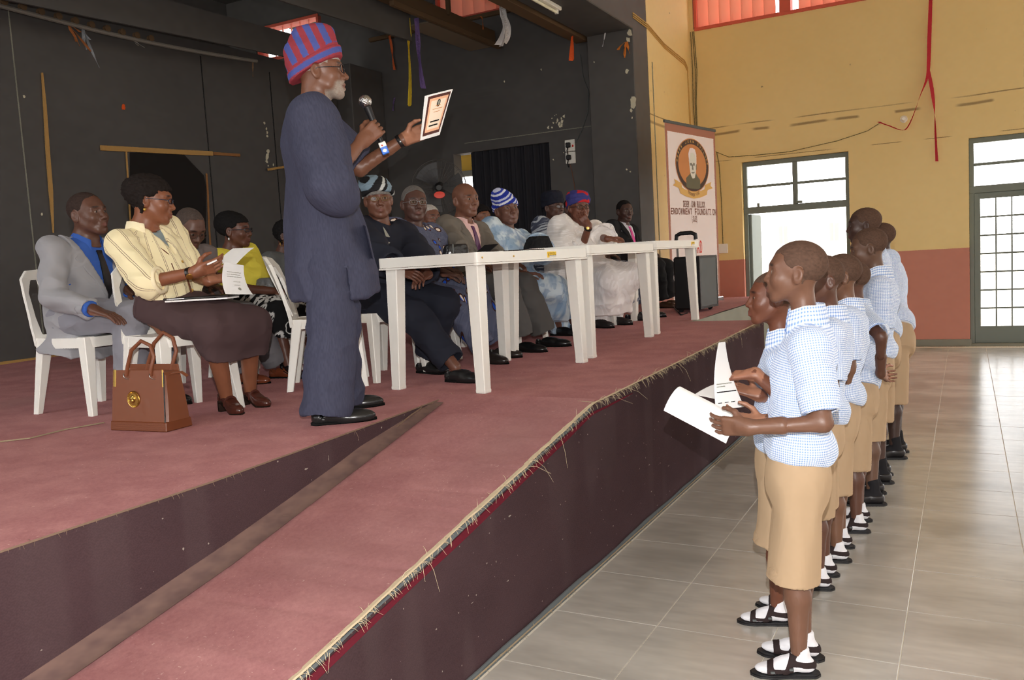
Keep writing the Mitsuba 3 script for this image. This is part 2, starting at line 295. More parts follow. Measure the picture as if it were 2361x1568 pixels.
# frayed carpet edges
def fray(name, line, out, n, ln, parent, wid=0.02, col='fray', jit=0.012, seed=1, backing=True):
    g = np.random.default_rng(seed); line = np.asarray(line, float); L = np.concatenate([[0], np.cumsum(np.linalg.norm(np.diff(line, axis=0), axis=1))])
    at = lambda t: np.stack([np.interp(t, L, line[:, i]) for i in range(3)], -1)
    t = np.linspace(0, L[-1], 400); pts = at(t); pts += np.asarray(out)*(jit*(meshkit.fbm(np.stack([t*9, t*0, t*0], 1), 3)-0.4))[:, None]
    w = wid*(0.45+1.3*meshkit.fbm(np.stack([t*6, t*0+3, t*0], 1), 3))*np.interp(meshkit.noise(np.stack([t*1.2, t*0+9, t*0], 1)), [0.25, 0.5], [0.08, 1])
    ms = [ribbon(pts, out, w, 0.006)]
    for q in range(n):
        s = g.uniform(0, L[-1]); a = at(np.array([s]))[0]+np.asarray(out)*g.uniform(-.3, .5)*wid; l = ln*g.uniform(.3, 1.0)*(3.5 if g.random() < 0.03 else 1)
        d = unit(np.asarray(out)*g.uniform(.2, 1)+A3([0, 0, -1])*g.uniform(0.0, 1)+g.normal(0, .35, 3)); c = a+d*l*0.5+g.normal(0, .2, 3)*l*0.3
        ms.append(tube([a, c, c+unit(d+A3([0, 0, -.6]))*l*0.5], [0.0011, 0.0009, 0.0005], 3))
    add(name, cat(*ms), col, parent, False, kind='stuff', label='loose frayed carpet threads')
edge = [(XE+0.004, y, (ramp_z(y) if y < YR else zs(y))+0.003) for y in np.arange(-0.9, YC, 0.05)]
fray('frayed_edge', edge, (0.8, 0, 0.35), 1300, 0.05, 'wall_stage_front', 0.034, 'fray_pale', 0.016)
low = [p for p in edge if p[1] < YR]
add('backing_strip', ribbon([(XE+0.006, p[1], p[2]-0.016) for p in low], (0, 0, 1), 0.004+0.03*np.clip(meshkit.fbm(A3([[p[1]*3, 0, 0] for p in low]), 3)-.2, 0, 1), 0.006), 'carpet_backing', 'wall_stage_front')
add('red_edge', ribbon([(XE+0.004, p[1], p[2]-0.05) for p in edge if p[1] < YR+0.6], (0, 0, 1), 0.03*A3([min(1, max(0.05, (YR+0.6-p[1])/0.9))*(.5+meshkit.noise(A3([p[1]*2.3, 0, 1.0]))) for p in edge if p[1] < YR+0.6]), 0.004), 'red_carpet_edge', 'wall_stage_front')
bl = np.arange(1.5, YC, 0.05)
add('base_strip', ribbon([(XE+0.008, y, 0.012) for y in bl], (0, 0, 1), 0.03+0.045*np.clip(meshkit.fbm(np.stack([bl*2, bl*0+4, bl*0], 1), 3)-0.3, 0, 1), 0.006), 'carpet_backing', 'wall_stage_front')
fray('base_fray', [(XE+0.012, y, 0.01) for y in np.arange(1.5, 7, 0.1)], (0.6, 0, 0.6), 260, 0.03, 'wall_stage_front', 0.012, 'fray', 0.01, 4)
fray('frayed_edge', [(xin(y)+0.002, y, zs(y)+0.001) for y in np.arange(-0.9, YR, 0.05)], (0.8, 0, .4), 200, 0.02, 'wall_stage_side', 0.006, 'fray_dark', 0.004, 2)
fray('base_fray', [(xin(y)+0.008, y, ramp_z(y)+0.022+0.012*math.sin(y*4)) for y in np.arange(-0.9, YR-0.2, 0.05)], (0.3, 0, .8), 200, 0.02, 'wall_stage_side', 0.005, 'fray_dark', 0.012, 3)
fray('frayed_seam', [(x, YR+0.1-0.06*(x+2.5)+0.015*math.sin(x*9), zs(4)+0.003) for x in np.linspace(-2.52, XE, 40)], (0.1, -.8, 0.2), 220, 0.022, 'floor_ramp', 0.012, 'fray', 0.02, 6)
fray('frayed_seam', [onstage(u, v)+A3([0, 0, .004]) for u, v in [(-60, 1030), (0, 1020), (70, 1012), (150, 992), (240, 976)]], (0.5, -.5, 0.1), 60, 0.012, 'floor_stage', 0.010, 'fray', 0.012, 8)

# back wall of the hall (yellow over terracotta) with the two doorways and the louvred clerestory
YW = 13.56
RX = A3([[1, 0, 0], [0, 0, -1], [0, 1, 0.0]])          # polygon (x, z) -> wall plane, thickness along -y
hole = Polygon([(-4.1, -0.1), (2.6, -0.1), (2.6, 6.3), (-4.1, 6.3)])
for b in [(-3.085, -0.2, -1.515, 2.9), (0.045, -0.2, 1.62, 2.905), (-3.76, 5.03, 2.5, 6.05)]: hole = hole.difference(sbox(*b))
struct('wall_back', poly(hole, 0.24, RX, (0, YW+0.24, 0)), 'yellow_wall_paint')
struct('baseboard_back', bx(-1.515, 0.06, YW-0.025, YW, 0, 0.10, 0.004), 'concrete')
struct('baseboard_back_001', bx(1.60, 2.6, YW-0.025, YW, 0, 0.10, 0.004), 'concrete')
# W side wall between the stage opening and the back wall: black paint, then yellow
struct('wall_side', bx(-4.1, -3.82, 11.46, YW, 0.7, 6.3), 'yellow_wall_paint')
k = struct('wall_portal', bx(-4.47, -3.82, 10.88, 11.458, 0.7, 4.56, 0.01), 'black_wall_paint', label='black painted pillar and lintel framing the stage opening')
struct('lintel', bx(-4.47, -3.82, -3.0, 11.458, 4.50, 6.3, 0.01), 'black_wall_paint', k)
struct('timber_beam', bx(-4.68, -4.50, 2.0, 11.0, 4.47, 4.60, 0.006), 'old_timber', k)
struct('panel_seam', bx(-3.826, -3.812, 11.62, 11.632, 1.2, 4.2), 'concrete', 'wall_side')
for i, o in enumerate((0.0, 0.028, 0.055)):
    struct('conduit_cable', tube([(-3.812, 10.9, 4.70-o), (-3.812, 11.5, 4.68-o), (-3.812, 12.2, 4.56-o), (-3.812, 13.2, 4.50-o*1.2), (-3.813, 13.35, 4.42-o), (-3.815, 13.36+o, 3.6), (-3.815, 13.36+o, 1.6)], 0.008, 6), mat('yellow_cable', (196, 158, 92), .6) if i == 0 else 'yellow_cable', 'wall_side')
for i, dx in enumerate((0.0, 0.03, 0.05)):
    struct('corner_cable', tube([(-3.80+dx, YW-0.01, 5.0), (-3.79+dx*1.4, YW-0.012, 4.4), (-3.80+dx, YW-0.012, 3.9), (-3.78+dx*.6, YW-0.012, 3.3)], 0.006, 5), mat('dirty_cable', (110, 100, 66), .7) if i == 0 else 'dirty_cable', 'wall_back')
# end wall of the stage, black, with the curtained doorway, clerestory above
YE = 11.1
hole = Polygon([(-11.2, 0.7), (-4.2, 0.7), (-4.2, 6.3), (-11.2, 6.3)])
for b in [(-6.81, 0.6, -5.21, 3.22), (-10.6, 5.17, -9.15, 5.70), (-7.0, 5.17, -5.7, 5.72)]: hole = hole.difference(sbox(*b))
struct('wall_end', poly(hole, 0.22, RX, (0, YE+0.22, 0)), 'black_wall_paint')
struct('coping', bx(-8.2, -4.6, YE-0.05, YE+0.01, 5.10, 5.16, 0.005), 'old_timber', 'wall_end')
struct('seam_line', bx(-6.6, -4.3, YE-0.006, YE+0.002, 3.355, 3.366), 'concrete', 'wall_end')
# left (back of stage) wall and its pilaster, black
struct('wall_left', bx(-8.5, -8.3, -3.0, 11.1, 0.6, 4.5), 'black_wall_paint')
struct('pilaster', bx(-8.3, -8.02, 10.3, 11.09, 0.8, 4.62, 0.01), 'black_wall_paint', 'wall_left')
for y in (5.33, 7.72, 8.9): struct('board_joint', bx(-8.302, -8.294, y, y+0.012, 0.9, 4.3), 'concrete' if y < 6 else 'black_plastic', 'wall_left')
struct('skirting', bx(-8.30, -8.26, -1, 9.5, 0.80, 0.87, 0.004), 'bare_wood', 'wall_left')
struct('wall_outer', bx(-11.4, -11.2, -3.0, 11.3, 0.6, 6.3), 'black_wall_paint', label='dark outer wall behind the stage')
struct('ceiling_stage', bx(-11.4, -3.8, -3.0, 13.9, 6.25, 6.35), mat('dark_ceiling', (44, 42, 40), 0.8, 0.2), label='dark boarded ceiling over the stage')
struct('ceiling', bx(-3.8, 9.0, -6.0, 13.9, 6.25, 6.35), mat('pale_ceiling', (206, 198, 182), 0.85, 0.2))
# the hall's other walls, outside the frame, each with a row of tall window openings
h2 = sbox(-6.0, -0.1, 13.6, 6.3)
for y0 in (-4.5, -1.2, 2.1, 5.4, 8.7): h2 = h2.difference(sbox(y0, 0.9, y0+2.0, 3.0)).difference(sbox(y0-.3, 4.6, y0+2.3, 5.9))
struct('wall_right', poly(h2, 0.2, A3([[0, 0, 1], [1, 0, 0], [0, 1, 0.0]]), (8.0, 0, 0)), 'yellow_wall_paint')
h2 = sbox(-4.0, -0.1, 8.2, 6.3)
for x0 in (-3.2, -0.4, 2.4, 5.2): h2 = h2.difference(sbox(x0, 0.9, x0+2.2, 3.0)).difference(sbox(x0, 4.6, x0+2.2, 5.9))
struct('wall_front', poly(h2, 0.2, RX, (0, -5.8, 0)), 'yellow_wall_paint')
# black boards hanging over the stage
def board(y0, y1, x, z00, z01, z10, z11, name, lab):
    """board in the plane x, lower edge z00..z10, upper edge z01..z11"""
    p = Polygon([(y0, z00), (y1, z10), (y1, z11), (y0, z01)]); return struct(name, poly(p, 0.03, A3([[0, 0, 1], [1, 0, 0], [0, 1, 0.0]]), (x, 0, 0)), 'black_wall_paint', label=lab)
board(-2.0, 9.1, -7.6, 3.86, 4.42, 4.33, 4.62, 'trim_1', 'black valance board above the curtain rail at the back of the stage')
board(5.2, 9.22, -6.2, 4.31, 5.9, 4.415, 5.9, 'trim_2', 'black hanging board over the middle of the stage')
struct('end_board', bx(-6.2, -6.17, 9.2, 9.23, 4.41, 5.6), 'black_wall_paint', 'trim_2')
k = add('ceiling_timber', bx(-6.08, -5.92, 8.0, 11.0, 4.70, 4.86, 0.008), 'old_timber', label='old brown timber beam running to the end wall of the stage', kind='structure')
struct('lath', bx(-5.9, -5.84, 8.4, 11.0, 4.60, 4.66, 0.004), 'old_timber', k)
struct('dirty_board', bx(-6.3, -5.95, 9.3, 10.9, 4.62, 4.635), mat('dirty_white', (120, 108, 92), .9), k)
struct('post', bx(-5.93, -5.88, 9.7, 9.75, 4.8, 6.0), 'old_timber', k)
struct('cross_timber', bx(-7.9, -7.4, 6.6, 6.68, 4.95, 5.03), 'old_timber', k)
# louvres
def louvres(name, x0, x1, y, z0, z1, pitch, label, ang, w, mul=()):
    k = thing(name, label, 'louvre'); fr = []
    fr += [bx(x0, x1, y-0.02, y+0.2, z0-0.05, z0, .004), bx(x0, x1, y-0.02, y+0.2, z1, z1+0.05, .004), bx(x0, x0+0.04, y-0.02, y+0.2, z0, z1), bx(x1-0.04, x1, y-0.02, y+0.2, z0, z1)]
    for m_ in mul: fr.append(bx(m_, m_+0.16, y-0.01, y+0.19, z0, z1))
    add('frame', cat(*fr), 'red_paint', k)
    pl = mikit.ply(tr(bx(-w/2, w/2, -0.005, 0.005, z0, z1, .002), rz(ang)), 'louvre_blade')
    for x in np.arange(x0+0.12, x1-0.08, pitch):
        if any(m_-0.03 < x < m_+0.19 for m_ in mul): continue
        scene[free(k+'__blade')] = {**pl, 'to_world': T().translate([float(x), y+0.09, 0])}
louvres('window_louvre', -3.74, 2.48, YW, 5.05, 6.03, 0.17, 'red painted vertical louvres high in the yellow wall', 0.42, 0.176, (-2.44, -0.4))
louvres('window_louvre', -10.55, -9.2, YE, 5.20, 5.68, 0.19, 'short row of red louvres glaring above the valance behind the standing man', -0.95, 0.11)
louvres('window_louvre', -6.95, -5.75, YE, 5.19, 5.70, 0.19, 'red painted vertical louvres above the black end wall of the stage', 0.42, 0.178)
# room behind the end wall doorway
struct('wall_passage', cat(bx(-9, -4, 12.9, 13.1, 3.16, 5)), mat('passage_yellow', (222, 180, 70), .7), label='yellow wall seen past the curtain')
struct('beam', bx(-9, -4, 12.84, 12.9, 3.08, 3.18, .01), 'concrete', 'wall_passage')
# steel doors in the back wall
def steel_door(name, x0, x1, z1, zt, label, grid=None, top=(1, 1), yy=YW+0.10):
    k = thing(name, label, 'door'); g = 'grey_steel_paint'; labels[k] = {'label': label, 'kind': 'structure'}
    f = [bx(x0, x0+0.06, yy, yy+0.08, 0, z1, .006), bx(x1-0.06, x1, yy, yy+0.08, 0, z1, .006), bx(x0, x1, yy, yy+0.08, z1-0.07, z1, .006), bx(x0, x1, yy-0.01, yy+0.07, zt-0.05, zt+0.05, .006)]
    add('frame', cat(*f), g, k)
    nx, nz = top; xs = np.linspace(x0+0.06, x1-0.06, nx+1); zz = np.linspace(zt+0.05, z1-0.07, nz+1); b = []
    for x in xs[1:-1]: b.append(bx(x-0.035, x+0.035, yy+0.01, yy+0.06, zt, z1, .004))
    for z in zz[1:-1]: b.append(bx(x0, x1, yy+0.02, yy+0.05, z-0.018, z+0.018, .004))
    add('transom_bars', cat(*b), g, k)
    for i in range(nx):
        for j in range(nz): add('pane', bx(xs[i], xs[i+1], yy+0.034, yy+0.038, zz[j], zz[j+1]), 'pane_glass', k)
    return k, yy
scene['pane_glass'] = {'type': 'thindielectric', 'int_ior': 1.5}
k, yy = steel_door('door_1', -3.085, -1.515, 2.9, 2.145, 'grey steel framed doorway standing open behind the boys', top=(2, 2))
add('open_leaf_edge', bx(-3.03, -2.98, yy+0.06, yy+0.75, 0.02, 2.09, .01), 'grey_steel_paint', k)
add('window_stay', cat(bx(-2.87, -2.84, yy-0.02, yy+0.02, 2.19, 2.25), bx(-2.26, -2.2, yy-0.03, yy+0.02, 2.2, 2.235), bx(-2.285, -2.265, yy-0.03, yy+0.01, 2.2, 2.35)), 'grey_steel_paint', k)
k, yy = steel_door('door_2', 0.045, 1.62, 2.905, 2.19, 'grey steel glazed double door with small panes at the right edge', top=(1, 2))
for a, b in ((0.105, 0.83), (0.835, 1.56)):
    l = add('leaf', cat(bx(a, a+0.075, yy+0.01, yy+0.05, 0.03, 2.14, .005), bx(b-0.075, b, yy+0.01, yy+0.05, 0.03, 2.14, .005), bx(a, b, yy+0.01, yy+0.05, 0.03, 0.27, .005), bx(a, b, yy+0.01, yy+0.05, 2.06, 2.14, .005)), 'grey_steel_paint', k)
    xs = np.linspace(a+0.075, b-0.075, 4); zz = np.linspace(0.27, 2.06, 8)
    add('glazing_bars', cat(*[bx(x-0.008, x+0.008, yy+0.015, yy+0.045, 0.25, 2.1) for x in xs[1:-1]], *[bx(a+.05, b-.05, yy+0.015, yy+0.045, z-0.010, z+0.010) for z in zz[1:-1]]), 'grey_steel_paint', l)
    for i in range(3):
        for j in range(7): add('pane', bx(xs[i], xs[i+1], yy+0.028, yy+0.032, zz[j], zz[j+1]), 'pane_glass', l)
struct('threshold', bx(0.0, 1.65, YW-0.02, YW+0.3, -0.12, 0.03), 'concrete', 'wall_back')
# building far outside, pale in the glare
k = thing('far_building', 'pale building far outside with one dark window seen through the open doorway', 'building')
add('wall', bx(-9.5, -4.2, 46, 50, -0.2, 3.4), mat('pale_render', (250, 246, 236), .9), k, False)
for x in (-8.6, -6.1): w = add('window', bx(x, x+0.42, 45.96, 46.01, 1.72, 2.62), mat('window_shade', (206, 196, 170), .6) if x == -8.6 else 'window_shade', k, False); add('mullion', bx(x+0.18, x+0.24, 45.93, 45.97, 1.72, 2.62), 'pale_render', w, False)

# ---------------------------------------------------------------- soft modelling: signed distances, meshed by surface nets
f32 = np.float32
def smin(a, b, k):
    h = np.maximum(k-np.abs(a-b), 0)/k
    return np.minimum(a, b)-h*h*k*0.25
def cone(P, a, b, ra, rb):
    a = np.asarray(a, f32); ba = np.asarray(b, f32)-a; pa = P-a
    t = np.clip(pa @ ba/max(float(ba @ ba), 1e-9), 0, 1)
    return np.sqrt(((pa-t[:, None]*ba)**2).sum(1))-(ra+(rb-ra)*t)
def ball(P, c, r): return np.sqrt(((P-np.asarray(c, f32))**2).sum(1))-r
def ell(P, c, R, r):
    q = (P-np.asarray(c, f32)) @ np.asarray(R, f32); r = np.asarray(r, f32)
    k0 = np.sqrt(((q/r)**2).sum(1)); k1 = np.sqrt(((q/(r*r))**2).sum(1))
    return k0*(k0-1)/np.maximum(k1, 1e-6)
def loft(P, o, R, st, e=2.0, rnd=0.015):
    """stack of ellipses along R's z axis: st rows (height, cx, cy, half-width, half-depth)"""
    q = (P-np.asarray(o, f32)) @ np.asarray(R, f32); st = np.asarray(st, float); h = st[:, 0]
    z = np.clip(q[:, 2], h[0], h[-1])
    cx, cy, a, b = [np.asarray(PchipInterpolator(h, st[:, i])(z), f32) for i in range(1, 5)]
    x, y = q[:, 0]-cx, q[:, 1]-cy; l = np.sqrt(x*x+y*y)+1e-6
    r = ((np.abs(x)/a)**e+(np.abs(y)/b)**e)**(1/e)
    d = np.where(r > 0.15, l*(1-1/np.maximum(r, 1e-3)), -np.minimum(a, b)*0.85)
    dz = np.maximum(h[0]-q[:, 2], q[:, 2]-h[-1])
    k = rnd; g = np.maximum(k-np.abs(d-dz), 0)/k
    return np.maximum(d, dz)+g*g*k*0.25
def plane(P, o, n): return (P-np.asarray(o, f32)) @ np.asarray(unit(n), f32)
def smax(a, b, k=0.006): return -smin(-a, -b, k)

def mesh(f, lo, hi, h, B=8):
    lo = np.asarray(lo, float)-2*h; hi = np.asarray(hi, float)+2*h
    nb = np.maximum(np.ceil((hi-lo)/(h*B)).astype(int), 1); n = nb*B
    C = np.stack(np.meshgrid(*[np.arange(k) for k in nb], indexing='ij'), -1).reshape(-1, 3)
    dc = f((lo+(C+0.5)*B*h-0.5*h).astype(f32))
    near = np.abs(dc) < h*B*0.5*1.75*1.35+2.5*h
    val = np.repeat(np.repeat(np.repeat(np.where(dc < 0, -1, 1).astype(f32).reshape(nb), B, 0), B, 1), B, 2)
    off = np.stack(np.meshgrid(*[np.arange(B)]*3, indexing='ij'), -1).reshape(-1, 3)
    Cn = C[near]*B; I = (Cn[:, None, :]+off[None]).reshape(-1, 3)
    d = np.empty(len(I), f32); S = 400000
    for s in range(0, len(I), S): d[s:s+S] = f((lo+I[s:s+S]*h).astype(f32))
    val[I[:, 0], I[:, 1], I[:, 2]] = d
    s = (val < 0); u = s.astype(np.uint8)
    t = u[:-1]+u[1:]; t = t[:, :-1]+t[:, 1:]; t = t[:, :, :-1]+t[:, :, 1:]
    cells = np.argwhere((t > 0) & (t < 8))
    ids = np.full(t.shape, -1, np.int32); ids[cells[:, 0], cells[:, 1], cells[:, 2]] = np.arange(len(cells))
    K = np.array(list(np.ndindex(2, 2, 2))); cv = np.stack([val[cells[:, 0]+a, cells[:, 1]+b, cells[:, 2]+c] for a, b, c in K], 1)
    acc = np.zeros((len(cells), 3)); cnt = np.zeros(len(cells))
    for i in range(8):
        for ax in range(3):
            j = i | (4 >> ax)
            if j == i: continue
            m = (cv[:, i] < 0) != (cv[:, j] < 0); w = cv[:, i]/np.where(m, cv[:, i]-cv[:, j], 1); w = np.clip(w, 0, 1)
            p = K[i][None]+w[:, None]*(K[j]-K[i])[None]; acc += p*m[:, None]; cnt += m
    V = lo+(cells+acc/np.maximum(cnt, 1)[:, None])*h; F = []
    for ax in range(3):
        sl0 = [slice(None)]*3; sl1 = [slice(None)]*3; sl0[ax] = slice(None, -1); sl1[ax] = slice(1, None)
        e = np.argwhere(s[tuple(sl0)] != s[tuple(sl1)])
        b, c = (ax+1) % 3, (ax+2) % 3
        ok = (e[:, b] > 0) & (e[:, c] > 0) & (e[:, b] < t.shape[b]) & (e[:, c] < t.shape[c]); e = e[ok]
        q = []
        for db, dc_ in ((1, 1), (0, 1), (0, 0), (1, 0)):
            x = e.copy(); x[:, b] -= db; x[:, c] -= dc_; q.append(ids[x[:, 0], x[:, 1], x[:, 2]])
        q = np.stack(q, 1); fl = s[e[:, 0], e[:, 1], e[:, 2]]; q = np.where(fl[:, None], q, q[:, ::-1]); q = q[(q >= 0).all(1)]
        F += [q[:, [0, 1, 2]], q[:, [0, 2, 3]]]
    return V, np.vstack(F)
def normals(V, F):
    n = np.zeros_like(V); fn = np.cross(V[F[:, 1]]-V[F[:, 0]], V[F[:, 2]]-V[F[:, 0]])
    for k in range(3): np.add.at(n, F[:, k], fn)
    return n/(np.linalg.norm(n, axis=1, keepdims=True)+1e-12)
def wrinkle(m, amp, fr, seed=0, stretch=(1, 1, 1)):
    """cloth folds: ridged noise along the normals"""
    V, F = m; n = normals(V, F); d = 1-2*np.abs(meshkit.fbm(V*fr*np.asarray(stretch), 2, seed)-0.5)*2.2
    return V+n*(amp*(d-0.45))[:, None], F
def cyl_uv(m, o, axis, fwd, R=0.16):
    """uv in metres round an axis; the seam (at -fwd) is split"""
    V, F = m; z = unit(axis); y = unit(np.asarray(fwd)-z*(np.asarray(fwd) @ z)); x = np.cross(y, z); q = V-np.asarray(o)
    u = np.arctan2(q @ x, q @ y); uf = u[F]; bad = (uf.max(1)-uf.min(1)) > np.pi
    F = F.copy(); V2 = list(); u2 = []; mp = {}
    for i in np.where(bad)[0]:
        for k in range(3):
            j = F[i, k]
            if u[j] < 0:
                if j not in mp: mp[j] = len(V)+len(V2); V2.append(V[j]); u2.append(u[j]+2*np.pi)
                F[i, k] = mp[j]
    if V2: V = np.vstack([V, V2]); u = np.concatenate([u, u2])
    return (V, F), np.stack([u*R, (V-np.asarray(o)) @ z], 1)

# ---------------------------------------------------------------- people
UP = A3([0, 0, 1.0])
def ik(a, b, l1, l2, pole):
    a, b = A3(a, float) if False else np.asarray(a, float), np.asarray(b, float); d = b-a; L = np.linalg.norm(d); L2 = min(L, (l1+l2)*0.998); dn = d/L; b = a+dn*L2
    x = (l1*l1-l2*l2+L2*L2)/(2*L2); hgt = math.sqrt(max(l1*l1-x*x, 0)); p = np.asarray(pole, float); p = unit(p-dn*(p @ dn))
    return a+dn*x+p*hgt, b
class Sk: pass
def skeleton(head, pelvis, yaw, hyaw=None, hpitch=0.0, hroll=0.0, s=1.0, hs=1.0, sw=0.19, hands=None, feet=None, knee=None, elbow=None, neck_back=0.03, twist=0.0, hipw=0.09, nl=0.0, stand=False):
    """joints of a person: head centre and pelvis in the world, the body's and the head's heading, where hands and feet are"""
    k = Sk(); k.s, k.hs = s, hs; k.yaw = yaw; hyaw = yaw if hyaw is None else hyaw
    k.f = A3([math.cos(yaw), math.sin(yaw), 0]); k.l = A3([-math.sin(yaw), math.cos(yaw), 0])
    k.head = np.asarray(head, float); k.pel = np.asarray(pelvis, float)
    hf = A3([math.cos(hyaw)*math.cos(hpitch), math.sin(hyaw)*math.cos(hpitch), math.sin(hpitch)]); hl = A3([-math.sin(hyaw), math.cos(hyaw), 0])
    hu = np.cross(hf, hl); c, s_ = math.cos(hroll), math.sin(hroll); hl, hu = hl*c+hu*s_, hu*c-hl*s_
    k.H = np.stack([hl, hf, hu], 1) @ np.diag([-1.0, 1, 1])     # columns: right, forward, up
    k.neck = k.head-hu*0.085*hs-hf*0.03*hs-UP*(0.0765*hs+nl)-k.f*neck_back*0.3
    k.up = unit(k.neck-k.pel); tw = yaw+twist; kf = A3([math.cos(tw), math.sin(tw), 0])
    k.cf = unit(kf-k.up*(kf @ k.up)); k.cl = np.cross(k.up, k.cf); k.len = np.linalg.norm(k.neck-k.pel)
    k.R = np.stack([-k.cl, k.cf, k.up], 1)                       # torso frame: right, forward, up
    k.sh, k.el, k.wr, k.hip, k.kn, k.an, k.ft, k.hd = {}, {}, {}, {}, {}, {}, {}, {}
    for sd, sg in (('L', 1), ('R', -1)):
        k.sh[sd] = k.neck-k.up*0.055*s+k.cl*sg*sw*s-k.cf*0.005
        k.hip[sd] = k.pel+k.l*sg*hipw*s
        if hands and sd in hands:
            pos, dr_, pn = [np.asarray(x, float) for x in hands[sd][:3]]; curl = hands[sd][3] if len(hands[sd]) > 3 else 0.4
            pole = (elbow or {}).get(sd, k.cl*sg*0.5-k.cf*0.6-UP*0.8)
            k.el[sd], k.wr[sd] = ik(k.sh[sd], pos, 0.29*s, 0.26*s, pole); k.hd[sd] = (unit(dr_), unit(pn-unit(dr_)*(pn @ unit(dr_))), curl)
        else:
            k.el[sd] = k.sh[sd]+k.cl*sg*0.05-UP*0.28*s; k.wr[sd] = k.el[sd]-UP*0.25*s+k.f*0.06; k.hd[sd] = (A3([0, 0, -1.0]), -k.l*sg, 0.45)
        if feet and sd in feet:
            fp, fy = feet[sd]; fp = np.asarray(fp, float); k.ft[sd] = (fp, fy)
            pole = (knee or {}).get(sd, k.f+UP*0.9+k.l*sg*0.1)
            lf = 1.0
            if stand: lf = np.linalg.norm(fp+UP*0.085*s-k.hip[sd])/(0.86*s)*1.002
            k.kn[sd], k.an[sd] = ik(k.hip[sd], fp+UP*0.085*s, 0.44*s*lf, 0.42*s*lf, pole)
    return k
def head_sdf(k, f=None):
    f = {**dict(nose=1.0, lips=1.0, jaw=1.0, cheek=1.0, mouth=0.0, brow=1.0, young=0.0, fat=0.0, chin=1.0), **(f or {})}; hs = k.hs
    def fn(P):
        q = ((P-k.head.astype(f32)) @ k.H.astype(f32))/f32(hs); x = np.abs(q[:, 0]); q = np.stack([x, q[:, 1], q[:, 2]], 1); I = np.eye(3)
        d = ell(q, (0, -0.012, 0.042), I, (0.076, 0.098, 0.083))
        d = smin(d, ell(q, (0, 0.025, 0.008), I, (0.066, 0.068, 0.075)), 0.03)
        d = smin(d, ell(q, (0, 0.022, -0.048), I, (0.058*f['jaw']+0.006*f['fat'], 0.062, 0.052)), 0.03)
        d = smin(d, cone(q, (0, 0.055, -0.06), (0, 0.072, -0.094), 0.030, 0.020*f['chin']), 0.03)
        d = smin(d, cone(q, (0.05, -0.005, -0.035), (0.022, 0.062, -0.088), 0.018, 0.018), 0.022)
        d = smin(d, ball(q, (0.040, 0.060, -0.022), 0.024*f['cheek']), 0.028)
        if f['fat']: d = smin(d, ball(q, (0.043, 0.035, -0.06), 0.028*f['fat']), 0.03)
        d = smin(d, cone(q, (0.0, 0.088, 0.030), (0.045, 0.070, 0.028), 0.0105*f['brow'], 0.010), 0.018)
        d = -smin(-d, ball(q, (0.031, 0.100, 0.008), 0.0165), 0.014)
        d = smin(d, cone(q, (0, 0.088, 0.016), (0, 0.108*f['nose'], -0.026), 0.0075, 0.0125), 0.012)
        d = smin(d, ball(q, (0.0125, 0.097, -0.031), 0.0105), 0.006)
        d = -smin(-d, ball(q, (0.008, 0.106, -0.040), 0.0045), 0.004)
        d = smin(d, ell(q, (0, 0.082, -0.055), I, (0.028, 0.018, 0.024)), 0.012)
        L = f['lips']; mo = f['mouth']
        up_ = cone(q, (0, 0.0985, -0.0565), (0.020, 0.088, -0.0605), 0.0068*L, 0.0035); lo = cone(q, (0, 0.0965, -0.0695-mo), (0.018, 0.087, -0.065-mo*.6), 0.0078*L, 0.0035)
        d = smin(smin(d, up_, 0.005), lo, 0.005)
        d = -smin(-d, cone(q, (0, 0.108, -0.0628-mo/2), (0.023, 0.092, -0.0628-mo/2), 0.0016+mo*.45, 0.001+mo*.2), 0.003)
        eye = ball(q, (0.031, 0.0775, 0.006), 0.0128); lid = np.maximum(ball(q, (0.031, 0.0765, 0.006), 0.0150), -np.maximum(plane(q, (0, 0, 0.0105), (0, -0.25, 1)), plane(q, (0, 0, 0.001), (0, -0.2, -1))))
        d = smin(d, np.minimum(eye, 9), 0.002); d = smin(d, lid, 0.004)
        ear = ell(q, (0.080, -0.012, -0.004), rz(0.35) @ rx(0.12), (0.0085, 0.020, 0.033)); ear = -smin(-ear, ell(q, (0.087, -0.008, 0.002), rz(0.35), (0.006, 0.011, 0.020)), 0.004)
        d = smin(d, ear, 0.008)
        return d*f32(hs)
    return fn
def neck_sdf(k, r=0.058):
    a = k.head-k.H[:, 2]*0.02*k.hs-k.H[:, 1]*0.018*k.hs; b = k.neck-k.up*0.03
    return lambda P: smin(cone(P, a, b, r*k.hs*0.95, r*1.12*k.s), cone(P, k.neck-k.cf*0.015, k.neck-k.up*0.05, r*1.12*k.s, r*1.4*k.s), 0.03)
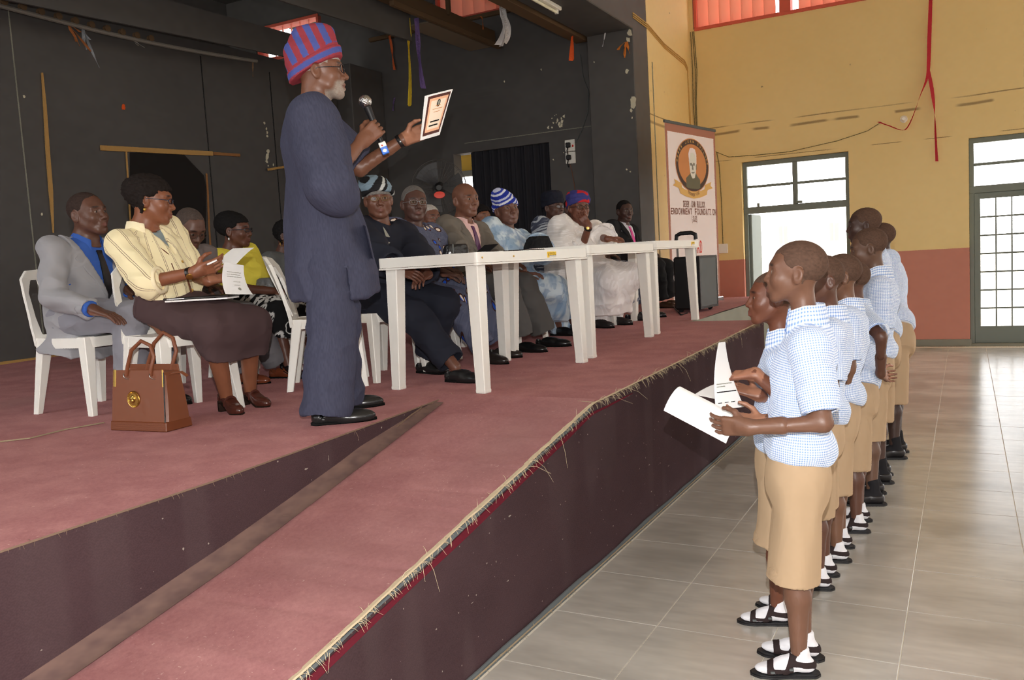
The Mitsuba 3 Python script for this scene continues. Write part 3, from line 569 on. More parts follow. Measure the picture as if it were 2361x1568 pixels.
def hand_sdf(k, sd):
    s = k.s*k.__dict__.get('hsz', 1.0); d, pn, curl = k.hd[sd]; w = k.wr[sd]; side = np.cross(pn, d)*(-1 if sd == 'R' else 1)   # towards the thumb
    if k.__dict__.get('flip', {}).get(sd): side = -side
    o = w+d*0.012*s; parts = []; curls = curl if isinstance(curl, (list, tuple)) else [curl]*4
    pal = [(o+side*x*s, o+d*0.082*s+side*x2*s, 0.0125*s, 0.0118*s) for x, x2 in ((0.022, 0.030), (0.008, 0.010), (-0.008, -0.010), (-0.022, -0.028))]
    fing = []; tips = []
    for i, (x, L, r) in enumerate(((0.030, 0.074, 0.0088), (0.010, 0.082, 0.0090), (-0.010, 0.076, 0.0086), (-0.029, 0.060, 0.0078))):
        p = o+d*0.086*s+side*x*s; a = 0.0; c = curls[i]; sp = side*(0.10*(1.4-i))*0.5
        seg = []
        for j, fr in enumerate((0.45, 0.32, 0.23)):
            a += c*(0.75 if j == 0 else 1.0); q = p+unit(d*math.cos(a)+pn*math.sin(a)+sp*math.cos(a))*L*fr*s; seg.append((p, q, r*s*(1-0.1*j), r*s*(1-0.1*(j+1)))); p = q
        fing.append(seg)
    tc = k.__dict__.get('thumb', {}).get(sd, 0.35); t0 = o+d*0.018*s+side*0.022*s+pn*0.006*s; t1 = t0+unit(d*0.62+side*0.68+pn*(0.25+tc*0.4))*0.042*s; t2 = t1+unit(d*0.85+side*0.3*(1-tc)+pn*(0.1+tc*.9))*0.034*s; t3 = t2+unit(d*0.9-side*0.35*tc+pn*tc*1.0)*0.026*s
    th = [(t0, t1, 0.0150*s, 0.0112*s), (t1, t2, 0.0108*s, 0.0098*s), (t2, t3, 0.0096*s, 0.0078*s)]
    el = k.el[sd]; wrs = [(el+(w-el)*0.55, w, 0.034*s, 0.0255*s), (w, o+d*0.02*s, 0.0255*s, 0.022*s)]
    def fn(P):
        dd = cone(P, *wrs[0]); dd = smin(dd, cone(P, *wrs[1]), 0.02)
        pd = None
        for c in pal: e = cone(P, *c); pd = e if pd is None else smin(pd, e, 0.012)
        dd = smin(dd, pd, 0.018)
        for sg in fing:
            e = None
            for c in sg: g = cone(P, *c); e = g if e is None else smin(e, g, 0.004)
            dd = smin(dd, e, 0.0045)
        e = None
        for c in th: g = cone(P, *c); e = g if e is None else smin(e, g, 0.006)
        return smin(dd, e, 0.010)
    pts = np.array([w, el+(w-el)*0.7, t3]+[sg[-1][1] for sg in fing])
    return fn, pts.min(0)-0.03, pts.max(0)+0.03
def arm_sdf(k, sd, u=(0.052, 0.042), fo=(0.040, 0.026)):
    s = k.s; return lambda P: smin(cone(P, k.sh[sd], k.el[sd], u[0]*s, u[1]*s), cone(P, k.el[sd], k.wr[sd], fo[0]*s, fo[1]*s), 0.015)
def leg_sdf(k, sd, r=(0.078, 0.055, 0.050, 0.034)):
    s = k.s; a, b, c = k.hip[sd], k.kn[sd], k.an[sd]; calf = b+(c-b)*0.32-unit(np.cross(np.cross(c-b, k.f), c-b))*0.012*s
    return lambda P: smin(smin(cone(P, a, b, r[0]*s, r[1]*s), cone(P, b, calf, r[1]*0.92*s, r[2]*s), 0.03), cone(P, calf, c, r[2]*s, r[3]*s), 0.03)
def torso_st(k, w=1.0, d=1.0, belly=0.0):
    L, s = k.len, k.s
    return [(-0.10*s, 0, 0, 0.15*s*w, 0.12*s*d), (0.05*s, 0, 0.005, 0.165*s*w, 0.12*s*d+belly*.6), (L*0.40, 0, 0.012+belly*.5, 0.15*s*w, 0.105*s*d+belly), (L*0.72, 0, 0.0, 0.168*s*w, 0.112*s*d+belly*.3), (L*0.92, 0, -0.012, 0.150*s*w, 0.085*s*d), (L*1.01, 0, -0.015, 0.07*s, 0.06*s)]
def bounds(*ps, m=0.15):
    P = np.vstack([np.atleast_2d(p) for p in ps]); return P.min(0)-m, P.max(0)+m
def shade(c, V, amt=0.10, fr=30, seed=3): return np.asarray(c)[None]*(1-amt+2*amt*meshkit.fbm(V*fr, 2, seed))[:, None]
def skin_colors(k, V, base, face=True, grey_beard=0.0, brow=(28, 20, 18), bald=0.0, beard=(176, 170, 160), stubble=0.0):
    base = np.asarray(lin(base)); C = shade(base, V, 0.10, 22)
    q = ((V-k.head) @ k.H)/k.hs; x = np.abs(q[:, 0]); y, z = q[:, 1], q[:, 2]
    on = (np.abs(z) < 0.16) & (x < 0.13) & (np.abs(y) < 0.14)
    def put(m, col, a=1.0):
        m = (np.clip(m, 0, 1)*a*on)[:, None]; C[:] = C*(1-m)+np.asarray(lin(col))*m
    if face:
        put(1-np.hypot((x-0.0)/0.026, (z+0.063)/0.013), (104, 58, 52), 1.2*(1) if True else 0) if False else None
        lip = np.clip(1.6-1.6*np.hypot(x/0.024, (z+0.0635)/0.0135), 0, 1)*(y > 0.084); put(lip, (112, 66, 60), 0.7)
        e = np.hypot((x-0.031)/0.0125, (z-0.0062)/0.0058); ew = (e < 0.85)*(y > 0.083); put(ew*1.0, (150, 138, 126), 0.85)
        put((np.hypot(x-0.0305, z-0.0066) < 0.0062)*(y > 0.084)*1.0, (24, 15, 12))
        b = np.clip(2.2-2.2*np.hypot((x-0.033)/0.024, (z-0.031-0.10*(0.033-x)*(x < .033))/0.0065), 0, 1)*(y > 0.06); put(b, brow, 0.8)
        if grey_beard:
            nb = meshkit.noise(V*260); m = np.clip((-0.040-z)/0.012, 0, 1)*np.clip((0.062-np.abs(x-0.0))/0.012, 0, 1)*(y > 0.015); m *= 1-np.clip(1.9-1.6*np.hypot(x/0.027, (z+0.063)/0.016), 0, 1)
            m2 = np.clip(1.5-1.5*np.hypot(x/0.034, (z+0.046)/0.010), 0, 1)*(y > .08); put(np.maximum(m, m2)*(0.55+0.6*nb), beard, grey_beard)
        if stubble:
            m = np.clip((0.052-np.abs(x))/0.01, 0, 1)*np.clip((-0.046-z)/0.015, 0, 1)*(y > 0.03); put(m, (20, 15, 14), stubble)
    return C
def hair_mask(q, line=0.062, side=0.0, nape=-0.03):
    """below 0 where close-cropped hair grows, in head units"""
    x = np.abs(q[:, 0]); y, z = q[:, 1], q[:, 2]
    front = line+side*x-0.0; lim = np.where(y > 0.045, front-0.25*np.clip(x-0.045, 0, 1), np.interp(y, [-0.09, -0.03, 0.0, 0.03, 0.046], [nape-.02, nape, 0.012, 0.030, line-.02]))
    return lim-z
def body(key, k, skin, hh=0.0045, hn=0.0045, face=None, bh=0.014, arms=('L', 'R'), legs=True, torso=True, feet_skin=False, lower=True, neck_r=0.058, cols=None, forearm=(0.040, 0.026), upper=(0.052, 0.042), legr=(0.078, 0.055, 0.050, 0.034), tw=0.93, td=0.9):
    """head, neck, hands, limbs and trunk as one mesh"""
    hf, nf = head_sdf(k, face), neck_sdf(k, neck_r); s = k.s; ms = []
    f1 = lambda P: smax(smin(hf(P), nf(P), 0.025), -plane(P, k.neck-k.up*0.03, k.up))
    ms.append(mesh(f1, k.head-0.14*k.hs, k.head+0.14*k.hs if False else k.head+0.145*k.hs, hh) if False else mesh(f1, np.minimum(k.head-0.14*k.hs, k.neck-0.10), np.maximum(k.head+0.145*k.hs, k.neck+0.10), hh))
    for sd in arms:
        h, lo, hi = hand_sdf(k, sd); ms.append(mesh(h, lo, hi, hn))
    A = [arm_sdf(k, sd, upper, forearm) for sd in arms]; L = [leg_sdf(k, sd, legr) for sd in k.kn] if legs else []
    st = torso_st(k, tw, td)
    def f2(P):
        d = loft(P, k.pel, k.R, st); d = smin(d, cone(P, k.sh['L'], k.sh['R'], 0.05*s, 0.05*s), 0.05)
        for a in A: d = smin(d, a(P), 0.03)
        for a in L: d = smin(d, a(P), 0.03)
        return d
    pts = [k.neck, k.pel]+[p for dct in (k.sh, k.el, k.wr) for sd, p in dct.items() if sd in arms or dct is k.sh]+([p for dct in (k.kn, k.an) for p in dct.values()] if legs else [])
    ms.append(mesh(f2, *bounds(pts, m=0.12), bh))
    m = cat(*ms); C = skin_colors(k, m[0], skin, **(cols or {}))
    # paler palms
    for sd in arms:
        d, pn, _ = k.hd[sd]; r = m[0]-k.wr[sd]; t = np.clip((r @ pn)/0.012-0.2, 0, 1)*(r @ d > 0.0)*(np.linalg.norm(r, axis=1) < 0.24*s); n = normals(*m) @ pn; t = t*np.clip(n, 0, 1)
        C = C*(1-0.55*t[:, None])+np.asarray(lin((196, 140, 112)))*0.55*t[:, None]
    add('body', m, 'skin_mat', key, color=C)
def hair(key, k, col, th=0.005, line=0.062, side=0.0, nape=-0.03, rough=0.0, h=0.005, grey=None, name='hair', extra=None, lab=None):
    hf = head_sdf(k)
    def fn(P):
        q = ((P-k.head.astype(f32)) @ k.H.astype(f32))/f32(k.hs)
        d = hf(P)-th*k.hs
        ear = ell(np.stack([np.abs(q[:, 0]), q[:, 1], q[:, 2]], 1), (0.080, -0.010, -0.002), np.eye(3), (0.02, 0.024, 0.036))*k.hs
        d = smax(smax(d, hair_mask(q, line, side, nape)*k.hs, 0.004), -ear, 0.004)
        if extra: d = extra(d, q, P)
        return d
    m = mesh(fn, k.head-0.16*k.hs, k.head+0.17*k.hs, h)
    if rough: m = (m[0]+normals(*m)*(rough*(meshkit.fbm(m[0]*95, 2)-0.5))[:, None], m[1])
    C = shade(lin(col), m[0], 0.35, 160)
    if grey: g = meshkit.noise(m[0]*300)[:, None]*grey; C = C*(1-g)+np.asarray(lin((168, 166, 162)))*g
    add(name, m, 'cloth_mat', key, color=C, label=lab)

# ---------------------------------------------------------------- clothes
def plys(m, uv, n, bsdf):
    path = meshkit.write_ply(m, False, uv, None, normals=n)
    return {'type': 'ply', 'filename': path, 'face_normals': False, 'bsdf': {'type': 'ref', 'id': bsdf}}
def uv_cloth(m, regs):
    """per-face choice among regions (distance fn, origin, axis, forward, radius); uv in metres round each axis"""
    V, F = m; n = normals(V, F); cen = V[F].mean(1).astype(f32); which = np.argmin(np.stack([r[0](cen) for r in regs], 1), 1)
    Vs, Fs, Us, Ns, o = [], [], [], [], 0
    for i, (fn, org, ax, fw, R) in enumerate(regs):
        Fi = F[which == i]
        if not len(Fi): continue
        u, inv = np.unique(Fi, return_inverse=True); sub = (V[u], inv.reshape(-1, 3)); k0 = len(u); (V2, F2), uv = cyl_uv(sub, org, ax, fw, R)
        nn = n[u]
        if len(V2) > k0:
            from_ = [np.argmin(((sub[0]-p)**2).sum(1)) for p in V2[k0:]]; nn = np.vstack([nn, nn[from_]])
        Vs.append(V2); Fs.append(F2+o); Us.append(uv); Ns.append(nn); o += len(V2)
    return (np.vstack(Vs), np.vstack(Fs)), np.vstack(Us), np.vstack(Ns)
def trunc(P, a, b, ra, rb, hollow=0.05, th=0.013):
    """a sleeve or trouser leg: cone cut flat and hollow at its end b"""
    b = np.asarray(b, float); ax = unit(b-np.asarray(a)); d = cone(P, a, b+ax*0.05, ra, rb+(rb-ra)*0.05/max(np.linalg.norm(b-np.asarray(a)), .05))
    d = np.maximum(d, plane(P, b, ax))
    if hollow: d = np.maximum(d, -np.maximum(cone(P, b-ax*hollow, b+ax*0.08, max(rb-th-0.004, .01), rb-th), -plane(P, b-ax*hollow, ax)))
    return d
def garment(key, name, k, mtl, color=None, st=None, arms=None, sh=0.062, legs=None, kk=0.035, cut=None, grow=0.0, h=0.009, wr=(0.006, 11, 1), extra=None, pattern=False, label=None, e=2.2, amt=0.06, colfn=None, vstretch=(1, 1, 1), shy=0.0):
    """arms: {'L': (frac of upper/forearm reached 0..2, radii shoulder, elbow, cuff)}; legs: {'L': (frac 0..2, radii hip, knee, hem)}"""
    s = k.s; pts = [k.neck, k.pel]; regs = []
    A, Lg = [], []
    for sd, a in (arms or {}).items():
        t, r0, r1, r2 = a[:4]; S, E, W = k.sh[sd], k.el[sd], k.wr[sd]; off = A3(a[4]) if len(a) > 4 else A3([0, 0, 0.0])
        if t <= 1: e_ = S+(E-S)*t; A.append((S, e_, None, r0*s, r2*s, r2*s)); pts.append(e_+off)
        else: e_ = E+(W-E)*(t-1); A.append((S, E+off*.6, e_+off, r0*s, r1*s, r2*s)); pts += [E+off, e_+off]
    for sd, a in (legs or {}).items():
        t, r0, r1, r2 = a[:4]; S, E, W = k.hip[sd], k.kn[sd], k.an[sd]
        if t <= 1 or r1 is None: e_ = S+(E-S)*t; Lg.append((S, e_, None, r0*s, r2*s, r2*s)); pts.append(e_)
        else: e_ = E+(W-E)*(t-1); Lg.append((S, E, e_, r0*s, r1*s, r2*s)); pts += [E, e_]
    def limb(P, c):
        a, b, w, r0, r1, r2 = c
        if w is None: return trunc(P, a, b, r0, r2)
        return smin(cone(P, a, b, r0, r1), trunc(P, b, w, r1, r2), 0.02)
    def tors(P):
        d = loft(P, k.pel, k.R, st, e)
        if sh: d = smin(d, cone(P, k.sh['L']+k.up*shy, k.sh['R']+k.up*shy, sh*s, sh*s), 0.05)
        return d
    def fn(P):
        d = tors(P) if st is not None else None
        for c in A: l = limb(P, c); d = l if d is None else smin(d, l, kk)
        for c in Lg: l = limb(P, c); d = l if d is None else smin(d, l, kk)
        if extra: d = extra(P, d)
        d = d-grow
        if cut: d = cut(P, d)
        return d
    if st is not None:
        for row in st:
            for x, y in ((row[3], row[4]), (-row[3], row[4]), (row[3], -row[4]), (-row[3], -row[4])): pts.append(k.pel+k.R @ A3([row[1]+x, row[2]+y, row[0]]))
    m = mesh(fn, *bounds(pts, m=0.11), h)
    if wr: m = wrinkle(m, wr[0], wr[1], wr[2], vstretch)
    if pattern:
        if st is not None: regs.append((tors, k.pel, k.up, k.cf, 0.16))
        for c in A+Lg: regs.append(((lambda c: lambda P: limb(P, c)-0.004)(c), c[0], (c[1]-c[0]) if c[2] is None or len(regs) > len(A) else (c[2]-c[0]), k.cf+k.up*.3, 0.065))
        M_, uv, n = uv_cloth(m, regs); add(name, plys(M_, uv, n, mtl), None, key, label=label)
    else:
        V = m[0]; C = shade(lin(color), V, amt, 9)
        if colfn is not None: C = colfn(V, C, (V-k.pel) @ k.R)
        add(name, m, mtl, key, color=C, label=label)
    return fn
def neck_cut(k, r=0.072, up=0.02, tilt=0.4, back=0.0):
    ax = unit(k.up+k.cf*0.25); o = k.neck-k.cf*0.0
    return lambda P, d: smax(d, -cone(P, o-ax*0.05+k.cf*0.01, o+ax*0.3, r*k.s*0.92, r*k.s*1.0), 0.008)
def collar(key, k, color, r=0.068, hgt=0.045, drop=0.03, mtl='cloth_mat', spread=0.5, name='collar', pattern=False, fold=True, rise=-0.012):
    """turned-down shirt collar: a band round the neck, open at the front"""
    ax = unit(k.up*0.9+unit(k.head-k.neck)*0.5-k.cf*0.02); R = frame(ax, k.R[:, 0]); o = k.neck+ax*rise; s = k.s
    a = np.linspace(-math.pi+spread, math.pi-spread, 44)           # 0 is the back
    rr = r*s; P = []
    for t, zz, ro in ((0, 0.0, 1.0), (1, hgt, 0.93), (2, hgt+0.004, 1.02), (3, hgt*0.45, 1.17), (4, -0.012, 1.30)):
        front = np.clip((np.abs(a)-1.7)/(1.2), 0, 1)
        z = zz-front*(0.030 if t < 4 else 0.030+drop)*1.0-(0.012 if t == 4 else 0)*1
        ra = rr*ro*(1+0.10*front)
        P.append(o+np.outer(np.sin(a)*ra, R[:, 0])+np.outer(-np.cos(a)*ra*1.05, R[:, 1])+np.outer(z*s, R[:, 2]))
    m = grid_sheet(np.stack(P[:5] if fold else P[:2], 1), 0.003)
    if pattern: uv = np.stack([np.tile(np.repeat(a*rr, 5 if fold else 2), 2), np.tile(np.tile(np.linspace(0, 0.1, 5 if fold else 2), len(a)), 2)], 1); add(name, m, mtl, key, uv=uv)
    else: add(name, m, mtl, key, color=shade(lin(color), m[0], .05))
def front_at(k, f, z, x=0.0, y0=0.35):
    """the point of a garment's front at height z, offset x, in the torso frame"""
    y = np.linspace(y0, -0.05, 90); P = k.pel+np.stack([y*0+x, y, y*0+z], 1) @ k.R.T; d = f(P.astype(f32)); i = int(np.argmax(d < 0)); return P[i] if (d < 0).any() else k.pel+k.R @ A3([x, 0.10, z])
def tie(key, k, f, color, z0, z1, w=(0.03, 0.045, 0.085), name='tie', mtl='satin_mat'):
    zz = np.linspace(z0, z1, 14); P = A3([front_at(k, f, z, 0.0) for z in zz])+k.cf*0.007
    for _ in range(2): P[1:-1] = (P[:-2]+2*P[1:-1]+P[2:])/4
    W = np.interp(np.linspace(0, 1, 14), [0, .08, .12, 1], [w[0]*1.25, w[0], w[1]*.7, w[2]]); m = ribbon(P, k.R[:, 0], W, 0.007); add(name, m, mtl, key, False if False else 40, color=None) if False else add(name, m, mtl, key, color=shade(lin(color), m[0], .15, 120))
def shoe(key, k, sd, color=(24, 22, 22), L=0.275, name='shoe', mtl='gloss_mat', heel=0.0, top=0.055, open_=True, point=1.0, lift=0.0, sole=(18, 17, 17), pitch=0.0, floor=0.0, w=1.0, strap=False):
    fp, fy = k.ft[sd]; s = k.s; R = rz(fy-math.pi/2); R = R @ rx(-pitch); X = lambda x, y, z: fp+R @ (A3([x, y, z])*s)
    b = L-0.275
    def fn(P):
        q = ((P-fp.astype(f32)) @ R.astype(f32))/f32(s); I = np.eye(3)
        lift_h = lambda y: heel*np.clip((0.09-y)/0.11, 0, 1)
        q = np.stack([q[:, 0]/w, q[:, 1], q[:, 2]-lift_h(q[:, 1])], 1).astype(f32)
        d = cone(q, (0, -0.042, 0.034), (0, 0.05, 0.036), 0.037, 0.037)
        d = smin(d, ell(q, (0.004 if sd == 'R' else -0.004, 0.105+b*.5, 0.022), I, (0.046, 0.088+b*.4*point, 0.038)), 0.03)
        d = smin(d, cone(q, (0, 0.0, 0.055), (0, 0.075, 0.040), 0.033, 0.03), 0.02)
        if top > 0.07: d = smin(d, cone(q, (0, -0.02, 0.05), (0, -0.02, top), 0.042, 0.045), 0.02)
        d = smax(d, -q[:, 2]+0.001, 0.01)
        if open_: d = smax(d, -cone(q, (0, -0.025, top-0.012), (0, -0.035, 0.3), 0.034, 0.045), 0.005)
        d = smax(d, q[:, 2]-top-0.02, .01)
        return d*f32(s)
    m = mesh(fn, fp-0.26, fp+A3([.26, .26, .2]), 0.0055)
    sk_ = add(name, m, mtl, key, color=shade(lin(color), m[0], .15, 40))
    y = np.linspace(-0.082, 0.195+b, 30); hw = np.interp(y, [-0.082, -0.06, 0.0, 0.05, 0.11, 0.16+b*.7, 0.195+b], [0.008, 0.034, 0.036, 0.038, 0.047, 0.034, 0.006])*w
    pl = Polygon(list(zip(hw, y))+list(zip(-hw[::-1], y[::-1])))
    if heel < 0.02:
        add('sole', tr(poly(pl, 0.012*s), R @ np.diag([s, s, 1.0]), fp+R @ A3([0, 0, 0.0])), 'cloth_mat', sk_, color=np.tile(lin(sole), (len(poly(pl, .01)[0]), 1)))
    else:
        t = np.linspace(0, 1, 10); v, f = poly(pl, 0.006); v = v.copy(); v[:, 2] += heel*np.clip((0.09-v[:, 1])/0.11, 0, 1)
        hl = poly(Polygon([(-.02, -.078), (.02, -.078), (.024, -.04), (-.024, -.04)]), heel+0.01)
        mm = tr(cat((v, f), hl), R*s, fp); add('heel', mm, 'cloth_mat', sk_, color=np.tile(lin(sole), (len(mm[0]), 1)))
def trousers(key, k, color, r=(0.105, 0.085, 0.078), t=1.93, mtl='cloth_mat', pattern=False, h=0.009, wr=(0.012, 8, 2), label=None, belly=0.0, colfn=None, name='trousers', top=0.16):
    s = k.s; st = [(-0.13*s, 0, 0, 0.12*s, 0.105*s), (-0.05*s, 0, 0, 0.16*s, 0.125*s+belly*.3), (0.06*s, 0, 0.005, 0.168*s, 0.125*s+belly*.8), (top*s, 0, 0.01, 0.155*s, 0.115*s+belly)]
    return garment(key, name, k, mtl, color, st, None, 0, {sd: (t, *r) for sd in k.kn}, 0.04, None, 0.0, h, wr, None, pattern, label, colfn=colfn)
def wedge(k, zb, m, y0=-0.02):
    """a V opening at the chest"""
    def c(P, d):
        q = (P-k.pel.astype(f32)) @ k.R.astype(f32); w = (np.abs(q[:, 0])-(q[:, 2]-zb)*m)*0.9; return smax(d, -np.maximum(w, y0-q[:, 1]), 0.004)
    return c
def suit(key, k, jacket, shirt, tie_c=None, belly=0.0, zb=0.22, m=0.28, w=1.0, hem=-0.10, wr=(0.008, 9, 1), h=0.008, cuffs=True, sl=1.93, lap=0.05):
    wr = (0.015, 7, wr[2]); s, L = k.s, k.len; st0 = torso_st(k, w, 1.0, belly)
    sf = garment(key, 'shirt', k, 'cloth_mat', shirt, [(z, a, b, c*1.02, d*1.03) for z, a, b, c, d in st0], {sd: (min(2.0, sl+0.05), 0.045, 0.034, 0.040) for sd in ('L', 'R')} if cuffs else None, 0.058, h=0.009, cut=neck_cut(k, 0.062), wr=(0.004, 12, 5))
    collar(key, k, shirt, 0.066, 0.042, 0.035)
    if tie_c is not None: tie(key, k, sf, tie_c, L*0.90, max(zb-0.06, 0.1), (0.03, 0.05, 0.08))
    st = [(hem*s, 0, 0.0, 0.20*s*w, 0.165*s+belly)]+[(z, a, b, c*1.12, d*1.16) for z, a, b, c, d in st0 if z > hem*s+0.05]
    cutn = neck_cut(k, 0.076); wd = wedge(k, zb, m)
    cut = lambda P, d: wd(P, cutn(P, d))
    jf = garment(key, 'jacket', k, 'cloth_mat', jacket, st, {sd: (sl, 0.074, 0.062, 0.052) for sd in ('L', 'R')}, 0.070, h=h, cut=cut, wr=wr, kk=0.03)
    # lapels and collar, lying on the jacket beside the opening
    def lf(P):
        q = (P-k.pel.astype(f32)) @ k.R.astype(f32); x = np.abs(q[:, 0]); e0 = (q[:, 2]-zb)*m; d = jf(P)-0.007
        wdt = np.interp(q[:, 2], [zb, zb+0.12, L*0.80, L*0.82, L*0.98], [0.004, lap*.75, lap*1.35, lap*.9, lap*.8]).astype(f32)
        return np.maximum.reduce([d, e0-x-0.002, x-e0-wdt, -q[:, 1]-0.02, zb-q[:, 2]])
    lm = mesh(lf, *bounds([k.neck, k.pel], m=0.26), 0.0075)
    if len(lm[0]): add('lapel', lm, 'cloth_mat', key, color=shade(np.asarray(lin(jacket))*0.92, lm[0], .05))
    return jf
def glasses(key, k, color=(30, 30, 32), w=0.024, hgt=0.016, r=0.0016, full=True, mtl=None, y=0.106):
    hs = k.hs; X = lambda p: k.head+(np.asarray(p, float)*hs) @ k.H.T; ms = []
    for sg in (-1, 1):
        a = np.linspace(0, 2*np.pi, 25)[:-1]; ex = 0.62
        x = sg*0.032+w*np.sign(np.cos(a))*np.abs(np.cos(a))**ex; z = 0.004+hgt*np.sign(np.sin(a))*np.abs(np.sin(a))**ex; yy = y-1.2*np.maximum(np.abs(x)-0.03, 0)**1.3
        ms.append(tube(X(np.stack([x, yy, z], 1)), r*hs, 6, True))
        ms.append(tube(X([(sg*(0.032+w), y-0.012, 0.008), (sg*0.072, 0.06, 0.009), (sg*0.080, 0.0, 0.010), (sg*0.080, -0.02, 0.0)]), r*hs, 6))
    ms.append(tube(X([(-0.008, y, 0.008), (0, y+0.003, 0.010), (0.008, y, 0.008)]), r*hs, 6))
    g = add('glasses', cat(*ms), mtl or 'gloss_mat', key, color=None if mtl else np.tile(lin(color), (len(cat(*ms)[0]), 1)))
    for sg in (-1, 1): add('lens', tr(lathe([(0, -.0003), (1, -.0003), (1, .0003), (0, .0003)], 20), (k.H @ np.stack([[w, 0, 0], [0, 0, hgt], [0, 1, 0]], 1))*hs, X((sg*0.032, y-0.002, 0.004))), 'lens_glass', g, False)
def watch(key, k, sd, strap=(20, 20, 22), face='gold', t=0.90, r=0.031):
    a, b = k.el[sd], k.wr[sd]; ax = unit(b-a); c = a+(b-a)*t; pn = k.hd[sd][1]; R = frame(ax, -pn); an = np.linspace(0, 2*np.pi, 29)[:-1]
    P = c+np.outer(np.cos(an)*r*k.s, R[:, 0])+np.outer(np.sin(an)*r*k.s, R[:, 1])
    m = ribbon(np.vstack([P, P[:1]]), ax, 0.018, 0.004); w = add('watch_strap', m, 'gloss_mat', key, color=np.tile(lin(strap), (len(m[0]), 1)))
    add('watch_case', tr(lathe([(0, 0), (0.017, 0), (0.017, 0.006), (0.013, 0.008), (0, 0.008)], 24), frame(-pn, ax), c-pn*r*k.s), face, w)
def cap(key, k, colfn, st=None, tilt=0.35, z0=0.040, e=2.2, h=0.0042, lab=None, wr=(0.006, 14, 4), band=True, lean=(0.0, 0.0)):
    """a soft Yoruba cap: a tall tube of cloth pulled over the head and folded"""
    st = st or [(-0.02, 0, -.012, .081, .104), (.05, 0, -.012, .086, .108), (.10, lean[0]*.3, -.014+lean[1]*.3, .090, .108), (.15, lean[0]*.8, -.016+lean[1]*.8, .082, .095), (.185, lean[0]*1.1, -.018+lean[1]*1.1, .05, .065), (.195, lean[0]*1.2, -.018+lean[1]*1.2, .02, .03)]
    def fn(P):
        q = ((P-k.head.astype(f32)) @ k.H.astype(f32))/f32(k.hs); d = loft(q, (0, 0, 0), np.eye(3), st, e, 0.03)
        x = np.abs(q[:, 0]); low = z0+tilt*(q[:, 1]-0.08)
        ear = ell(np.stack([x, q[:, 1], q[:, 2]], 1), (0.086, -0.006, -0.006), np.eye(3), (0.03, 0.026, 0.040))
        d = smax(smax(d, low-q[:, 2], 0.008), -ear, 0.006)
        if band: d = smin(d, np.maximum(d-0.006, np.abs(q[:, 2]-low-0.022-0.10*q[:, 0]*0)-0.022), 0.004)
        return d*f32(k.hs)
    m = mesh(fn, k.head-0.16*k.hs, k.head+0.25*k.hs, h)
    if wr: m = wrinkle(m, *wr)
    q = ((m[0]-k.head) @ k.H)/k.hs; add('cap', m, 'cloth_mat', key, color=colfn(q, q[:, 2]-z0-tilt*(q[:, 1]-0.08)), label=lab)
def stripes(cols, per, fn):
    cols = A3([lin(c) for c in cols])
    def f(q, low): t = np.floor(fn(q, low)/per).astype(int) % len(cols); return cols[t]
    return f
def skirt(key, k, mtl, color=None, t=0.72, h=0.010, pattern=False, kk=0.16, r=(0.155, 0.115, 0.11), wr=(0.01, 7, 3), name='skirt', label=None, drop=1.0, flare=0.0, tilt=-0.15):
    """a skirt over seated thighs, hanging from the knees"""
    s = k.s; mid = (k.kn['L']+k.kn['R'])/2; ends = {sd: k.kn[sd]+(k.an[sd]-k.kn[sd])*t*drop for sd in ('L', 'R')}
    me = (ends['L']+ends['R'])/2; lat = k.l
    def fn(P):
        d = loft(P, k.pel, k.R, [(-0.11*s, 0, 0, .17*s, .15*s), (0.02*s, 0, 0, .18*s, .15*s), (0.15*s, 0, 0, .155*s, .125*s)])
        for sd in ('L', 'R'):
            d = smin(d, cone(P, k.hip[sd], k.kn[sd], r[0]*s*0.75, r[1]*s*0.8), 0.07); d = smin(d, cone(P, k.kn[sd], ends[sd]-UP*.1, r[1]*s*.8, (r[2]+flare)*s*.85), 0.07)
        d = smin(d, cone(P, k.pel, mid, r[0]*s*.8, r[1]*s*.8), 0.08); d = smin(d, cone(P, mid, me-UP*.1, r[1]*s*.75, r[2]*s*.75), 0.08)
        return np.maximum(d, plane(P, me, -UP*1.0+k.f*tilt))
    m = mesh(fn, *bounds([k.pel, mid, me, k.kn['L'], k.kn['R']], m=0.26), h); m = wrinkle(m, *wr)
    if pattern:
        n = normals(*m); V = m[0]-k.pel; ff = unit(k.f); uv = np.stack([V @ k.l+0.3*(V @ ff), V @ ff-V[:, 2]*1.0], 1); add(name, plys(m, uv, n, mtl), None, key, label=label)
    else: add(name, m, mtl, key, color=shade(lin(color), m[0], .05, 9), label=label)

